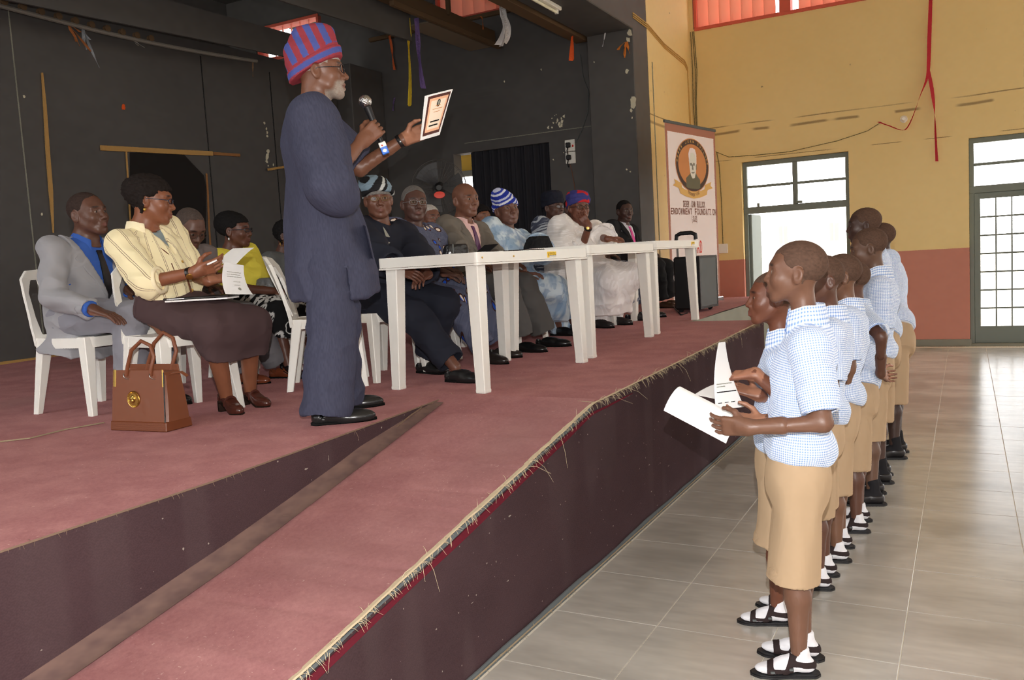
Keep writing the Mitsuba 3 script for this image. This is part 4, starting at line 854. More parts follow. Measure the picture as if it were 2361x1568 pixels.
# ---------------------------------------------------------------- people and what they do
def floorp(x, y, z=0.0): return A3([x, y, z])
GROUP_BOYS = 'schoolboys lined up along the stage'
def boy(head, fl, fr, yaw, hs, s, label, hyaw=None, hpitch=0.1, hands=None, elbow=None, white=True, skin=(108, 76, 60), detail=1, lean=0.0, hairc=(84, 63, 52), face=None, sleeve=0.86, headh=0.005):
    key = thing('person', label, 'person', GROUP_BOYS); fl, fr = A3(fl), A3(fr); foot = (fl+fr)/2
    f = A3([math.cos(yaw), math.sin(yaw), 0]); l = A3([-math.sin(yaw), math.cos(yaw), 0])
    legl = 0.785*s; pel = A3([foot[0], foot[1], 0])-f*0.005+UP*(legl+0.02); top = head[2]
    k = skeleton(head, pel, yaw, hyaw, hpitch, 0, s, hs, 0.155, hands, {'L': (fl, yaw+0.12), 'R': (fr, yaw-0.12)}, None, elbow, hipw=0.078, nl=0.03, stand=True)
    body(key, k, skin, headh, 0.0045 if detail else 0.006, {**dict(young=1, lips=1.1, nose=0.98, chin=0.9), **(face or {})}, 0.016, neck_r=0.045, tw=0.70, td=0.78, forearm=(0.034, 0.024), upper=(0.042, 0.036), legr=(0.070, 0.050, 0.046, 0.031), legs=False)
    hair(key, k, hairc, 0.0018, 0.072, 0.0, -0.045, 0.0, 0.005)
    # legs bare from the hem to the socks
    sk_leg = [leg_sdf(k, sd, (0.062, 0.050, 0.047, 0.030)) for sd in ('L', 'R')]
    m = mesh(lambda P: np.minimum(sk_leg[0](P), sk_leg[1](P)), *bounds([k.pel, k.an['L'], k.an['R'], k.kn['L'], k.kn['R']], m=0.1), 0.008); add('legs', m, 'skin_mat', key, color=shade(lin(skin), m[0], .1, 20))
    L = k.len; st0 = torso_st(k, 0.80, 0.95)
    stt = [(0.075*s, 0, -0.003, 0.165*s, 0.130*s), (0.13*s, 0, -0.003, 0.174*s, 0.140*s)]+[(z, a, b, c*1.12, d*1.15) for z, a, b, c, d in st0 if z > 0.16]
    garment(key, 'shirt', k, 'gingham_cloth', None, stt, {sd: (sleeve, 0.074, 0.07, 0.072) for sd in ('L', 'R')}, 0.060, None, 0.03, neck_cut(k, 0.060), 0.0, 0.0075 if detail else 0.0095, (0.008, 9, 1+int(abs(head[1]*10))), None, True)
    collar(key, k, None, 0.064, 0.068, 0.03, 'gingham_cloth', 0.55, pattern=True, rise=0.012)
    sh_ = [(-0.09*s, 0, 0, 0.13*s, 0.115*s), (0.0, 0, 0, 0.150*s, 0.128*s), (0.09*s, 0, 0, 0.140*s, 0.118*s), (0.15*s, 0, 0, 0.132*s, 0.11*s)]
    garment(key, 'shorts', k, 'cloth_mat', (172, 147, 118), sh_, None, 0, {'L': (1.13, 0.088, None, 0.106), 'R': (1.13, 0.088, None, 0.106)}, 0.05, None, 0.0, 0.009, (0.010, 8, 3), None, False, None, amt=.04, vstretch=(1, 1, 0.3))
    add('belt', tube([k.pel+k.R @ A3([0.136*s*math.sin(a), 0.114*s*math.cos(a), 0.128*s]) for a in np.linspace(0, 2*np.pi, 33)[:-1]], 0.012, 6, True), mat('orange_belt', (206, 104, 52), .6) if 'orange_belt' not in scene else 'orange_belt', key)
    for sd in ('L', 'R'):
        fp, fy = k.ft[sd]; R = rz(fy-math.pi/2)
        def foot_(P, g=0.0):
            q = ((P-fp.astype(f32)) @ R.astype(f32))/f32(s); I = np.eye(3); q = q-A3([0, 0, 0.014]).astype(f32)
            d = cone(q, (0, -0.035, 0.028), (0, 0.06, 0.03), 0.029, 0.028); d = smin(d, ell(q, (0.005 if sd == 'R' else -.005, 0.105, 0.016), I, (0.038, 0.070, 0.022)), 0.03)
            d = smin(d, cone(q, (0, -0.015, 0.04), (0, -0.005, 0.125), 0.031, 0.033), 0.02); d = smin(d, cone(q, (0, 0.0, 0.06), (0, 0.08, 0.03), 0.026, 0.022), 0.02)
            return (np.maximum(d, -q[:, 2]+0.001)-g)*f32(s), q
        if white:
            m = mesh(lambda P: smax(foot_(P)[0], foot_(P)[1][:, 2]*s-0.105*s, .008), fp-0.2, fp+0.24, 0.006); sc = (218, 218, 222)
        else:
            m = mesh(lambda P: smax(foot_(P, 0.003)[0], foot_(P)[1][:, 2]*s-0.16*s, .008), fp-0.2, fp+0.24, 0.006); sc = (34, 33, 36)
        add('sock', m, 'cloth_mat', key, color=shade(lin(sc), m[0], .08, 60))
        y = np.linspace(-0.078, 0.188, 26); hw = np.interp(y, [-0.078, -0.06, 0.0, 0.05, 0.11, 0.16, 0.188], [0.012, 0.034, 0.037, 0.038, 0.046, 0.036, 0.010]); pl = Polygon(list(zip(hw, y))+list(zip(-hw[::-1], y[::-1])))
        sd_key = add('sandal' if white else 'shoe', tr(cat(poly(pl, 0.014), tr(poly(pl.buffer(0.004), 0.009), t=(0, 0, 0))), R*s, fp), 'black_plastic', key, 20)
        def bands(P):
            d, q = foot_(P, 0.0045); x, yy, z = q[:, 0], q[:, 1], q[:, 2]
            b1 = np.abs(yy-0.112-0.15*(x if sd == 'R' else -x))-0.013; b2 = np.maximum(np.abs(yy-0.030-0.45*(0.06-z))-0.013, z-0.078); b3 = np.maximum(np.abs(z-0.042-0.12*yy)-0.012, yy-0.03); b4 = np.maximum(np.abs(z-0.012-0.04*yy)-0.0085, np.abs(yy-0.07)-0.045)
            return np.maximum(d, np.minimum.reduce([b1, b2, b3, b4])*0.9*s)
        if white:
            m = mesh(bands, fp-0.2, fp+0.24, 0.0045); add('straps', m, 'cloth_mat', sd_key, color=shade(lin((46, 36, 36)), m[0], .1, 50))
            o = fp+R @ (A3([(-1 if sd == 'R' else 1)*-0.036, 0.030, 0.052])*s)
            for yy, zz in ((0.036, 0.040), (0.110, 0.030)): add('buckle', tr(bx(-0.012, 0.012, -0.008, 0.008, -0.004, 0.004, .002), R, fp+R @ (A3([(1 if sd == 'R' else -1)*(0.034 if yy < .1 else 0.041), yy, zz])*s)), 'grey_plastic', sd_key)
        else:
            m = mesh(lambda P: smax(foot_(P, 0.006)[0], foot_(P)[1][:, 2]*s-0.05*s, .006), fp-0.2, fp+0.24, 0.006); add('upper', m, 'gloss_mat', sd_key, color=shade(lin((30, 28, 30)), m[0], .1))
    return key, k

# ---------------------------------------------------------------- furniture and fittings
def leg_mesh(top, bot, wt, wb):
    """tapered plastic leg between two rectangles, hulled, with chamfered corners"""
    P = []
    for c, w in ((top, wt), (bot, wb)):
        for sx in (-1, 1):
            for sy in (-1, 1):
                P += [(c[0]+sx*w[0]/2, c[1]+sy*(w[1]/2-.004), c[2]), (c[0]+sx*(w[0]/2-.004), c[1]+sy*w[1]/2, c[2])]
    return tm(trimesh.convex.convex_hull(A3(P)))
def rounded(w, d, r, n=6): return sbox(-w/2+r, -d/2+r, w/2-r, d/2-r).buffer(r, quad_segs=n)
_chair = {}
def chair(x, y, yaw, label, z=None):
    """white plastic chair, its front towards yaw"""
    k = thing('plastic_chair', label, 'chair', 'white plastic chairs')
    if not _chair:
        st = rounded(0.42, 0.42, 0.07); inner = st.buffer(-0.012)
        _chair['seat'] = [mikit.ply(tr(cat(poly(st, 0.012), tr(poly(st.difference(inner), 0.055), t=(0, 0, -0.045))), t=(0, 0, 0.425)), 'white_plastic', 30)]
        bk = []
        W = [(-0.205, 0.40), (-0.21, 0.50), (-0.20, 0.68), (-0.185, 0.78), (-0.13, 0.825), (0, 0.835)]; W = W+[(-a, b) for a, b in W[-2::-1]]
        out = Polygon([(a, b) for a, b in W]+[(0.205, 0.40)]).buffer(0.008); inn = Polygon([(-0.155, 0.47), (-0.165, 0.56), (-0.158, 0.70), (-0.12, 0.765), (0.12, 0.765), (0.158, 0.70), (0.165, 0.56), (0.155, 0.47)]).buffer(0.012)
        slat = Polygon([(-0.05, 0.44), (-0.065, 0.78), (0.065, 0.78), (0.05, 0.44)]); sh_ = out.difference(inn).union(slat.intersection(out))
        v, f = poly(sh_, 0.022, A3([[1, 0, 0], [0, 0, -1], [0, 1, 0.0]]), (0, 0, 0)); m = trimesh.Trimesh(v, f); m = m.subdivide_to_size(0.06); v, f = tm(m); v = v.copy()
        lean = np.clip((v[:, 2]-0.42)/0.42, 0, 1); v[:, 1] += -0.195-0.11*lean**1.2-0.045*(1-(v[:, 0]/0.21)**2)*np.clip(lean*1.4, 0, 1); _chair['backrest'] = [mikit.ply((v, f), 'white_plastic', 30)]
        _chair['leg'] = [mikit.ply(leg_mesh((sx*0.175, sy*0.17, 0.44), (sx*0.215, sy*0.215-(0.03 if sy < 0 else 0), 0.0), (0.070, 0.062), (0.036, 0.040)), 'white_plastic', 30) for sx in (-1, 1) for sy in (-1, 1)]
    zz = zs(y) if z is None else z; M_ = T().translate([float(x), float(y), zz]).rotate([0, 0, 1], math.degrees(yaw)-90)
    for nm, ls in _chair.items():
        for p in ls: scene[free(f'{k}__{nm}')] = {**p, 'to_world': M_}
    return k
def table(A, B, label, width=0.62, depth_over=0.055):
    """white plastic table; A, B: feet of the two legs on the hall side, near and far"""
    A, B = A3(A), A3(B); d = unit((B-A)*A3([1, 1, 0])); n = A3([-d[1], d[0], 0]); Lh = np.linalg.norm((B-A)[:2]); c = (A+B)/2+n*width/2; z0 = min(A[2], B[2]); R = np.stack([d, n, UP], 1)
    z0 = zs(c[1]); k = thing('plastic_table', label, 'table', 'white plastic tables in a row'); h = 0.775
    o = rounded(Lh+2*depth_over, width+2*depth_over, 0.03); i = o.buffer(-0.012)
    add('tabletop', tr(cat(poly(o, 0.014), tr(poly(o.difference(i), 0.050), t=(0, 0, -0.044)), tr(poly(o.buffer(0.004).difference(i), 0.010), t=(0, 0, -0.056))), R, (c[0], c[1], z0+h-0.014)), 'white_plastic', k, 30)
    for sx in (-1, 1):
        for sy in (-1, 1):
            zb = zs((c+d*sx*Lh/2)[1])-z0
            add('leg', tr(leg_mesh((sx*(Lh/2-0.02), sy*(width/2-0.02), h-0.03), (sx*Lh/2, sy*width/2, zb), (0.085, 0.085), (0.062, 0.062)), R, (c[0], c[1], z0)), 'white_plastic', k, 30)
            add('foot_cap', tr(bx(sx*Lh/2-0.033, sx*Lh/2+0.033, sy*width/2-0.033, sy*width/2+0.033, zb, zb+0.022, .004), R, (c[0], c[1], z0)), 'white_plastic', k, 30)
    return k, c, R, z0+h, Lh
k1 = table(onstage(1126, 906)-A3([0.03, 0, 0]), onstage(1351, 836)-A3([.03, 0, 0]), 'white plastic table nearest the standing man')
k2 = table(onstage(1372, 825)-A3([.03, 0, 0]), onstage(1505, 777)-A3([.03, 0, 0]), 'white plastic table in the middle of the row')
k3 = table(onstage(1520, 770)-A3([.03, 0, 0]), onstage(1610, 737)-A3([.03, 0, 0]), 'white plastic table at the far end beside the black speaker')
def sticker(tb, along):
    k, c, R, zt, L = tb; o = c+R @ A3([along, -(0.31+0.055+0.0005), 0]); o[2] = zt-0.032; Q = np.stack([R[:, 0], UP, -R[:, 1]], 1)
    st = add('sticker', tr(bx(-0.055, 0.055, -0.017, 0.019, 0, 0.0008), Q, o), 'yellow_paint', k, False)
    add('sticker_text', tr(tr(meshkit_text("TABLE POINT", 0.0085), t=(-0.028, 0.005, 0.0009)), Q, o), 'ink_black', st, False)
    add('sticker_bar', tr(bx(-0.03, 0.053, -0.0045, -0.001, 0.0008, 0.0012), Q, o), 'ink_black', st, False); add('sticker_strip', tr(bx(-0.03, 0.053, -0.0165, -0.0045, 0.0008, 0.0011), Q, o), 'ink_pale', st, False)
    add('sticker_mark', tr(poly(Polygon([(-.047, .013), (-.043, .012), (-.041, 0), (-.034, -.004), (-.038, -.006), (-.037, -.014), (-.041, -.006), (-.046, .002)]), 0.0005), Q, o+Q @ A3([0, 0, .0008])), 'ink_black', st, False)
def meshkit_text(t, h, d=0.0004, bold=False, width=None):
    m = tm(meshkit.text_mesh(t, h, d, bold)); v = m[0].copy(); w = np.ptp(v[:, 0]); v[:, 0] -= v[:, 0].min()
    if width: v[:, 0] *= width/w
    return v, m[1]
sticker(k1, 0.16); sticker(k3, 0.42)
for tb, xs in ((k1, (-0.60, -0.28)),):
    k, c, R, zt, L = tb
    for x in xs: add('rivet', tr(lathe([(0, 0), (.006, 0), (.005, .003), (0, .004)], 10), np.stack([R[:, 0], UP, -R[:, 1]], 1), c+R @ A3([x, -0.366, 0])-A3([0, 0, c[2]-zt+0.03])), 'gold', k)
# things on the tables
def on_table(tb, along, across): k, c, R, zt, L = tb; p = c+R @ A3([along, across, 0]); p[2] = zt; return p
def soft_box(name, label, cat_, p, size, yaw, mtl, color, h=0.006, e=3.5, amp=0.004, taper=0.8):
    a, b, c = size; R = rz(yaw)
    m = mesh(lambda P: loft(P, p, R, [(0.001, 0, 0, a/2, b/2), (c*.5, 0, 0, a/2*(1+taper)/2, b/2*(1+taper)/2), (c, 0, 0, a/2*taper, b/2*taper)], e, 0.01), p-A3([a, a, 0.01]), p+A3([a, a, c]), h)
    m = wrinkle(m, amp, 25, 3); m[0][:, 2] = np.maximum(m[0][:, 2], p[2]+0.0005); k = thing(name, label, cat_); add('body', m, mtl, k, color=shade(lin(color), m[0], .15, 60)); return k
k = soft_box('clutch_bag', 'black clutch bag with a pale zip lying on the near table', 'bag', onc(1052, 592, 5.18), (0.17, 0.10, 0.075), 0.9, 'gloss_mat', (28, 28, 30))
p = onc(1052, 592, 5.1); add('zip', tr(bx(-0.004, 0.004, -0.003, 0.003, 0.0, 0.07, .001), rz(.9), p+A3([0.0, -0.03, 0.005])), 'grey_plastic', k)
p = on_table(k1, 0.10, 0.12); k = thing('folder', 'black folder lying open on the near table in front of the bald man', 'folder')
add('cover', tr(bx(-0.10, 0.0, -0.07, 0.07, 0.001, 0.006, .002), rz(1.2), p), 'black_plastic', k); add('cover', tr(tr(bx(-0.005, 0.10, -0.07, 0.07, 0, 0.005, .002), ry(-0.55)), rz(1.2), p+A3([0, 0, .003])), 'black_plastic', k)
add('page', tr(bx(-0.09, -0.01, -0.06, 0.06, 0.006, 0.012, .001), rz(1.2), p), 'paper_white', k)
p = on_table(k1, 0.50, 0.05); k = thing('tablet', 'flat black tablet case lying on the near table', 'tablet'); add('case', tr(bx(-0.13, 0.13, -0.09, 0.09, 0.0005, 0.016, .004), rz(1.5), p), 'black_plastic', k); add('edge', tr(bx(-0.128, 0.128, -0.092, -0.089, 0.004, 0.010), rz(1.5), p), 'grey_plastic', k)
k = soft_box('cloth_cap', 'soft black cap laid on the table beside the hand of the man in blue lace', 'cap', on_table(k2, -0.52, 0.10), (0.20, 0.17, 0.085), 1.3, 'cloth_mat', (26, 26, 28), taper=0.7, amp=0.010)
p = on_table(k2, 0.30, -0.05); k = thing('folder', 'thin black folder lying at the far end of the middle table', 'folder'); add('cover', tr(bx(-0.15, 0.15, -0.10, 0.10, 0.0005, 0.008, .002), rz(1.6), p), 'black_plastic', k); add('page', tr(bx(-0.145, 0.145, -0.095, 0.095, 0.008, 0.011), rz(1.6), p), 'paper_white', k)
p = on_table(k3, -0.35, 0.0); k = thing('paper_sheet', 'white paper on the far table before the man with the pink tie', 'paper'); add('sheet', tr(bx(-0.10, 0.10, -0.14, 0.14, 0.0005, 0.0015), rz(1.2), p), 'paper_white', k)

# roll-up banner
BL, BR = onstage(1549, 703), onstage(1661, 692); BL[2] = BR[2] = zs(12.2); bw = np.linalg.norm(BR-BL); bX = unit(BR-BL); bN = A3([bX[1], -bX[0], 0]); bQ = np.stack([bX, UP, bN], 1)
if bN @ (CAM-BL) < 0: bN = -bN; bQ = np.stack([bX, UP, bN], 1)
q = ray(1533, 283); BH = float((CAM+q*(((BL-CAM) @ bN)/(q @ bN)))[2]-BL[2]); q2 = ray(1647, 292); BHr = float((CAM+q2*(((BL-CAM) @ bN)/(q2 @ bN)))[2]-BL[2])
bk = thing('roll_up_banner', 'white roll-up award ceremony banner with an oval portrait emblem beside the stage opening', 'banner')
W_, H_ = bw, (BH+BHr)/2
def bput(name, m, mtl, z=0.0, parent=None, **kw): return add(name, tr(tr(m, t=(0, 0, z)), bQ, BL), mtl, parent or bk, False, **kw)
bput('fabric', bx(0, W_, 0.07, H_-0.02, -0.002, 0.0), mat('banner_white', (236, 224, 222), .6))
bput('top_rail', bx(-0.015, W_+0.015, H_-0.035, H_, -0.012, 0.012, .003), 'grey_plastic', 0); bput('pole', tube([(W_/2, 0.05, -0.03), (W_/2, H_-0.02, -0.03)], 0.012, 8), 'steel')
bput('base', bx(-0.01, W_+0.01, 0.0, 0.075, -0.06, 0.05, .012), 'steel'); bput('base_foot', bx(W_-0.12, W_-0.02, 0.0, 0.015, -0.18, 0.30, .004), 'steel'); bput('base_foot', bx(0.02, 0.12, 0.0, 0.015, -0.18, 0.30, .004), 'steel')
fr_ = Polygon([(0, .07), (W_, .07), (W_, H_-.035), (0, H_-.035)]).difference(sbox(.055, .10, W_-.05, H_-0.13)); bput('border', poly(fr_, .0008), mat('banner_brown', (168, 112, 92), .6), 0.0004)
cx, cy, ea, eb = W_*0.505, H_-0.52, W_*0.335, 0.345
def oval(a, b, x=cx, y=cy): return affinity.scale(__import__('shapely.geometry', fromlist=['Point']).Point(x, y).buffer(1, quad_segs=20), a, b)
em = bput('emblem', poly(oval(ea, eb), .0008), 'ink_brown', 0.0012); bput('emblem_rim', poly(oval(ea, eb).difference(oval(ea-.012, eb-.012)), .0006), 'ink_orange', 0.0022, em); bput('emblem_field', poly(oval(ea-.075, eb-.075), .0008), 'ink_orange', 0.0020, em)
dk = mat('emblem_dark', (74, 54, 46), .7); bput('emblem_ring', poly(oval(ea-.012, eb-.012).difference(oval(ea-.075, eb-.075)), .0006), dk, 0.0020, em)
txt = "DEREK JOHN BULLOCK"
for i, ch in enumerate(txt):
    if ch == ' ': continue
    t = math.radians(205)-math.radians(230)*i/(len(txt)-1)-0.0; t = math.radians(172)-math.radians(164)*i/(len(txt)-1)
    px_, py_ = cx+(ea-.056)*math.cos(t), cy+(eb-.056)*math.sin(t); nrm = unit([math.cos(t)/(ea), math.sin(t)/(eb), 0]); an = math.atan2(nrm[1], nrm[0])-PI_2 if False else math.atan2(nrm[1], nrm[0])-math.pi/2
    g = meshkit_text(ch, 0.034, .0005, True); w = np.ptp(g[0][:, 0]); bput('letter', tr(tr(g, t=(-w/2, 0, 0)), rz(an), (px_, py_, 0)), 'ink_gold', 0.0028, em)
sh_ = Polygon([(cx-.20, cy-.17), (cx-.10, cy-.12), (cx-.05, cy-.08), (cx+.07, cy-.08), (cx+.12, cy-.13), (cx+.20, cy-.18), (cx+.2, cy-.30), (cx-.2, cy-.30)]).intersection(oval(ea-.02, eb-.03)); bput('portrait_shoulders', poly(sh_, .0006), 'ink_olive', 0.0028, em)
fc = Polygon([(cx-.095, cy+.06), (cx-.085, cy-.05), (cx-.055, cy-.13), (cx-.01, cy-.165), (cx+.04, cy-.155), (cx+.075, cy-.09), (cx+.09, cy+.0), (cx+.095, cy+.12), (cx+.04, cy+.17), (cx-.05, cy+.17), (cx-.09, cy+.12)]).buffer(.006); bput('portrait_face', poly(fc, .0006), 'ink_pale', 0.0036, em)
hr = Polygon([(cx-.105, cy+.04), (cx-.115, cy+.15), (cx-.07, cy+.215), (cx+.0, cy+.225), (cx+.075, cy+.21), (cx+.115, cy+.14), (cx+.108, cy+.02), (cx+.090, cy+.02), (cx+.085, cy+.12), (cx+.03, cy+.165), (cx-.05, cy+.16), (cx-.085, cy+.10)]); bput('portrait_hair', poly(hr, .0006), 'banner_white', 0.0044, em)
gm = mat('portrait_grey', (128, 126, 116), .7)
for s_ in ([(cx-.075, cy+.022), (cx-.02, cy+.03), (cx-.025, cy+.0), (cx-.07, cy-.005)], [(cx+.012, cy+.03), (cx+.058, cy+.025), (cx+.05, cy+.0), (cx+.018, cy+.002)], [(cx-.018, cy+.01), (cx+.004, cy+.01), (cx+.016, cy-.055), (cx-.026, cy-.055)], [(cx-.045, cy-.092), (cx+.03, cy-.088), (cx+.045, cy-.082), (cx+.03, cy-.1), (cx-.03, cy-.102)], [(cx+.092, cy+.0), (cx+.108, cy+.02), (cx+.104, cy-.045), (cx+.086, cy-.05)]): bput('portrait_feature', poly(Polygon(s_).buffer(.003), .0005), gm, 0.0046, em)
rb = Polygon([(cx-ea*.88, cy-eb*.80), (cx-ea*.45, cy-eb*.93), (cx, cy-eb*.99), (cx+ea*.45, cy-eb*.93), (cx+ea*.88, cy-eb*.80), (cx+ea*.80, cy-eb*1.07), (cx+ea*.4, cy-eb*1.19), (cx, cy-eb*1.24), (cx-ea*.4, cy-eb*1.19), (cx-ea*.80, cy-eb*1.07)]); tails = Polygon([(cx-ea*1.12, cy-eb*.56), (cx-ea*.72, cy-eb*.70), (cx-ea*.66, cy-eb*.98), (cx-ea*.95, cy-eb*.86), (cx-ea*1.2, cy-eb*.80), (cx-ea*1.05, cy-eb*.70)])
rk = bput('ribbon', poly(rb.union(tails).union(affinity.scale(tails, -1, 1, origin=(cx, cy))), .0008), 'ink_gold', 0.0048, em)
for i, ch in enumerate("ENDOWMENT FUND"):
    if ch == ' ': continue
    u_ = (i-6.5)/6.5*0.155; g = meshkit_text(ch, 0.040, .0005, True, 0.019); bput('letter', tr(tr(g, t=(-.0095, 0, 0)), rz(u_*1.2), (cx+u_, cy-eb*1.16+u_*u_*1.5, 0)), 'ink_brown', 0.0058, em)
def bline(t, y, h, w, m):
    x = cx-w/2+0.01; n = len(t); adv = w/n
    for i, ch in enumerate(t):
        if ch != ' ': bput('letter', tr(meshkit_text(ch, h, .0006, True, adv*(0.35 if ch in '()I' else 0.55 if ch == 'J' else 0.80)), t=(x+adv*(i+.1), y, 0)), m, 0.0012)
bline("DEREK JOHN BULLOCK", H_-1.06, 0.078, 0.64, 'ink_brown'); bline("ENDOWMENT FOUNDATION", H_-1.155, 0.078, W_-0.10, 'ink_brown'); bline("(DJB)", H_-1.25, 0.078, 0.17, 'ink_brown')
bline("AWARD", H_-1.655, 0.155, 0.38, 'ink_red'); bline("CEREMONY", H_-1.85, 0.155, 0.58, 'ink_red')

# trolley loudspeaker
sL, sM, sR = onstage(1574, 722), onstage(1611, 721), onstage(1656, 711); u_ = unit((sR-sM)*A3([1, 1, 0])); v_ = A3([-u_[1], u_[0], 0]); v_ = v_ if v_ @ (sL-sM) > 0 else -v_; ln, wd_ = np.linalg.norm(sR-sM)*0.9, 0.27; Q = np.stack([u_, v_, UP], 1); sz = zs(10.2)
sk_ = thing('trolley_speaker', 'black trolley loudspeaker with a grey grille and a pulled out handle beside the banner', 'speaker')
o = A3([sM[0], sM[1], sz]); add('cabinet', tr(bx(0.0, ln, 0.0, wd_, 0.03, 0.60, .02), Q, o), 'black_plastic', sk_); add('grille', tr(bx(0.012, ln-0.012, -0.022, -0.001, 0.05, 0.585, .01), Q, o), 'grey_plastic', sk_); add('grille_frame', tr(poly(sbox(0.0, .035, ln, .60).difference(sbox(.022, .06, ln-.022, .575)), 0.026, A3([[1, 0, 0], [0, 0, -1], [0, 1, 0.0]])), Q, o), 'black_plastic', sk_)
for x in (0.06, ln-0.06):
    for y in (0.05, wd_-0.05): add('wheel', tr(tr(lathe([(0, -.012), (.026, -.012), (.030, -.006), (.030, .006), (.026, .012), (0, .012)], 20), ry(math.pi/2)), Q, o+Q @ A3([x, y, 0.030])), 'black_plastic', sk_)
hp = o+Q @ A3([0.10, wd_-0.02, 0]); [add('handle_tube', tr(bx(x-0.012, x+0.012, -0.008, 0.008, 0.5, 0.80), np.stack([v_*-1, u_, UP], 1), hp), 'steel', sk_) for x in (0, 0.2)]
add('handle_grip', tr(tube([(-0.01, 0, 0.78), (-0.005, 0, 0.83), (0.04, 0, 0.85), (0.16, 0, 0.85), (0.205, 0, 0.83), (0.21, 0, 0.78)], 0.022, 10), np.stack([v_*-1, u_, UP], 1), hp), 'black_plastic', sk_)
add('power_cable', tube([onstage(1600, 725)+A3([-.1, .1, .01]), onstage(1570, 728)+A3([0, 0, .01]), onstage(1555, 712)+A3([0, 0, .01]), onstage(1540, 700)+A3([0, 0, .01])], 0.007, 6), 'black_plastic', label='black cable trailing from the trolley loudspeaker over the carpet', category='cable')
# pedestal fan behind the seated guests
fc_ = onc(1012, 432, 9.3); fk = thing('pedestal_fan', 'black pedestal fan with a wire guard standing behind the grey haired man', 'fan'); fz = zs(fc_[1]); fn_ = unit((CAM-fc_)*A3([1, 1, 0])); Q = frame(fn_, UP); Q = np.stack([np.cross(UP, fn_), UP, fn_], 1)
wr = []
for r_, z_ in ((0.30, 0.0), (0.295, 0.05), (0.29, -0.05), (0.20, 0.075), (0.11, 0.085)): a = np.linspace(0, 2*np.pi, 49)[:-1]; wr.append(tube(np.stack([r_*np.cos(a), r_*np.sin(a), a*0+z_], 1), 0.0035 if r_ > .29 else .002, 5, True))
for a in np.arange(0, 2*np.pi, 2*np.pi/36): wr += [tube([(r_*math.cos(a), r_*math.sin(a), z_) for r_, z_ in ((0.05, .088), (.15, .082), (.25, .065), (.297, .03), (.30, 0), (.29, -.05), (.15, -.085), (.06, -.09))], 0.0013, 3)]
add('guard', tr(cat(*wr), Q, fc_), mat('fan_wire', (62, 60, 58), .5), fk)
bl_ = []
for i in range(3): bl_.append(tr(grid_sheet(A3([[[(0.05+.22*t)*math.cos(-.5+s_*1.1), (0.05+.22*t)*math.sin(-.5+s_*1.1), .03-.05*s_] for s_ in np.linspace(0, 1, 8)] for t in np.linspace(0, 1, 8)]), .003), rz(i*2.1)))
add('blades', tr(cat(*bl_), Q, fc_), mat('fan_blade', (58, 58, 60), .4), fk); add('motor', tr(lathe([(0, -.2), (.06, -.19), (.075, -.13), (.07, -.06), (.03, -.03), (0, -.03)], 24), Q, fc_), 'black_plastic', fk)
add('badge', tr(lathe([(0, .09), (.062, .09), (.058, .10), (0, .103)], 24), Q @ np.diag([1, .62, 1]), fc_+Q @ A3([0, -0.09, 0])), mat('badge_red', (222, 60, 40), .4), fk)
add('pole', tube([fc_-fn_*.12, fc_-fn_*.12-UP*.3, A3([*(fc_-fn_*.12)[:2], fz+.03])], 0.018, 10), 'black_plastic', fk); add('base', tr(lathe([(0, 0), (.22, 0), (.21, .02), (.05, .04), (0, .04)], 32), None, A3([*(fc_-fn_*.12)[:2], fz])), 'black_plastic', fk)
# curtain in the end wall doorway
x = np.linspace(-6.55, -5.16, 150); z = np.linspace(0.93, 3.28, 14); g = np.random.default_rng(3); fold = 0.035*np.sin(x*38+1.5*np.sin(x*7))+0.02*np.sin(x*83)
P = A3([[[xx, YE+0.06+ff*(1-.25*(zz-.9)/2.3), zz] for zz in z] for xx, ff in zip(x, fold)]); kx = thing('curtain', 'sheer black curtain hanging in the doorway of the black end wall', 'curtain'); add('cloth', grid_sheet(P, .002), mat('curtain_cloth', (40, 40, 46), .9), kx, True); add('curtain_rail', tube([(-6.85, YE+0.07, 3.25), (-5.15, YE+0.07, 3.25)], 0.012, 8), 'black_plastic', kx)
# sockets and cables on the black wall
so = ony(1316, 350, YE); kx = thing('wall_socket', 'white double socket with two black plugs on the black end wall', 'socket'); RW = A3([[1, 0, 0], [0, 0, -1], [0, 1, 0.0]])
for dz in (0.085, -0.085):
    add('plate', tr(bx(-0.075, 0.075, dz-0.08, dz+0.08, 0, 0.03, .006), RW, so), 'white_plastic', kx); add('plug', tr(cat(bx(-0.05, 0.02, dz-0.03, dz+0.04, .03, .07, .01), tube([(-0.02, dz-0.02, .05), (-0.03, dz-.07, .06), (-0.03, dz-.13, .03)], .008, 6)), RW, so), 'black_plastic', kx)
add('switch', tr(bx(0.035, 0.06, 0.06, 0.09, .03, .034), RW, so), 'ink_red', kx)
add('wall_cable', tube([ony(u, v, YE-0.012) for u, v in [(1338, 125), (1345, 180), (1357, 210), (1355, 260), (1342, 300), (1328, 328), (1314, 334)]], 0.006, 5), 'grey_plastic', label='thin loose cable hanging down the black wall to the double socket', category='cable')
add('wall_cable', tube([ony(u, v, YE-0.012) for u, v in [(1312, 372), (1318, 392), (1324, 425), (1330, 470)]], 0.006, 5), mat('brown_cable', (120, 84, 70), .6), label='thin cable running down from the double socket', category='cable')
so = ony(1668, 573, YW); add('light_switch', tr(bx(-0.075, 0.075, -0.075, 0.075, 0, 0.03, .006), RW, so), 'white_plastic', label='white square switch on the yellow wall beside the open doorway', category='switch')
add('wall_cable', tube([ony(u, v, YW-0.01) for u, v in [(1652, 350), (1658, 380), (1663, 460), (1667, 565)]], 0.006, 5), 'dirty_cable', label='thin dirty cable on the yellow wall running down to the white switch', category='cable')
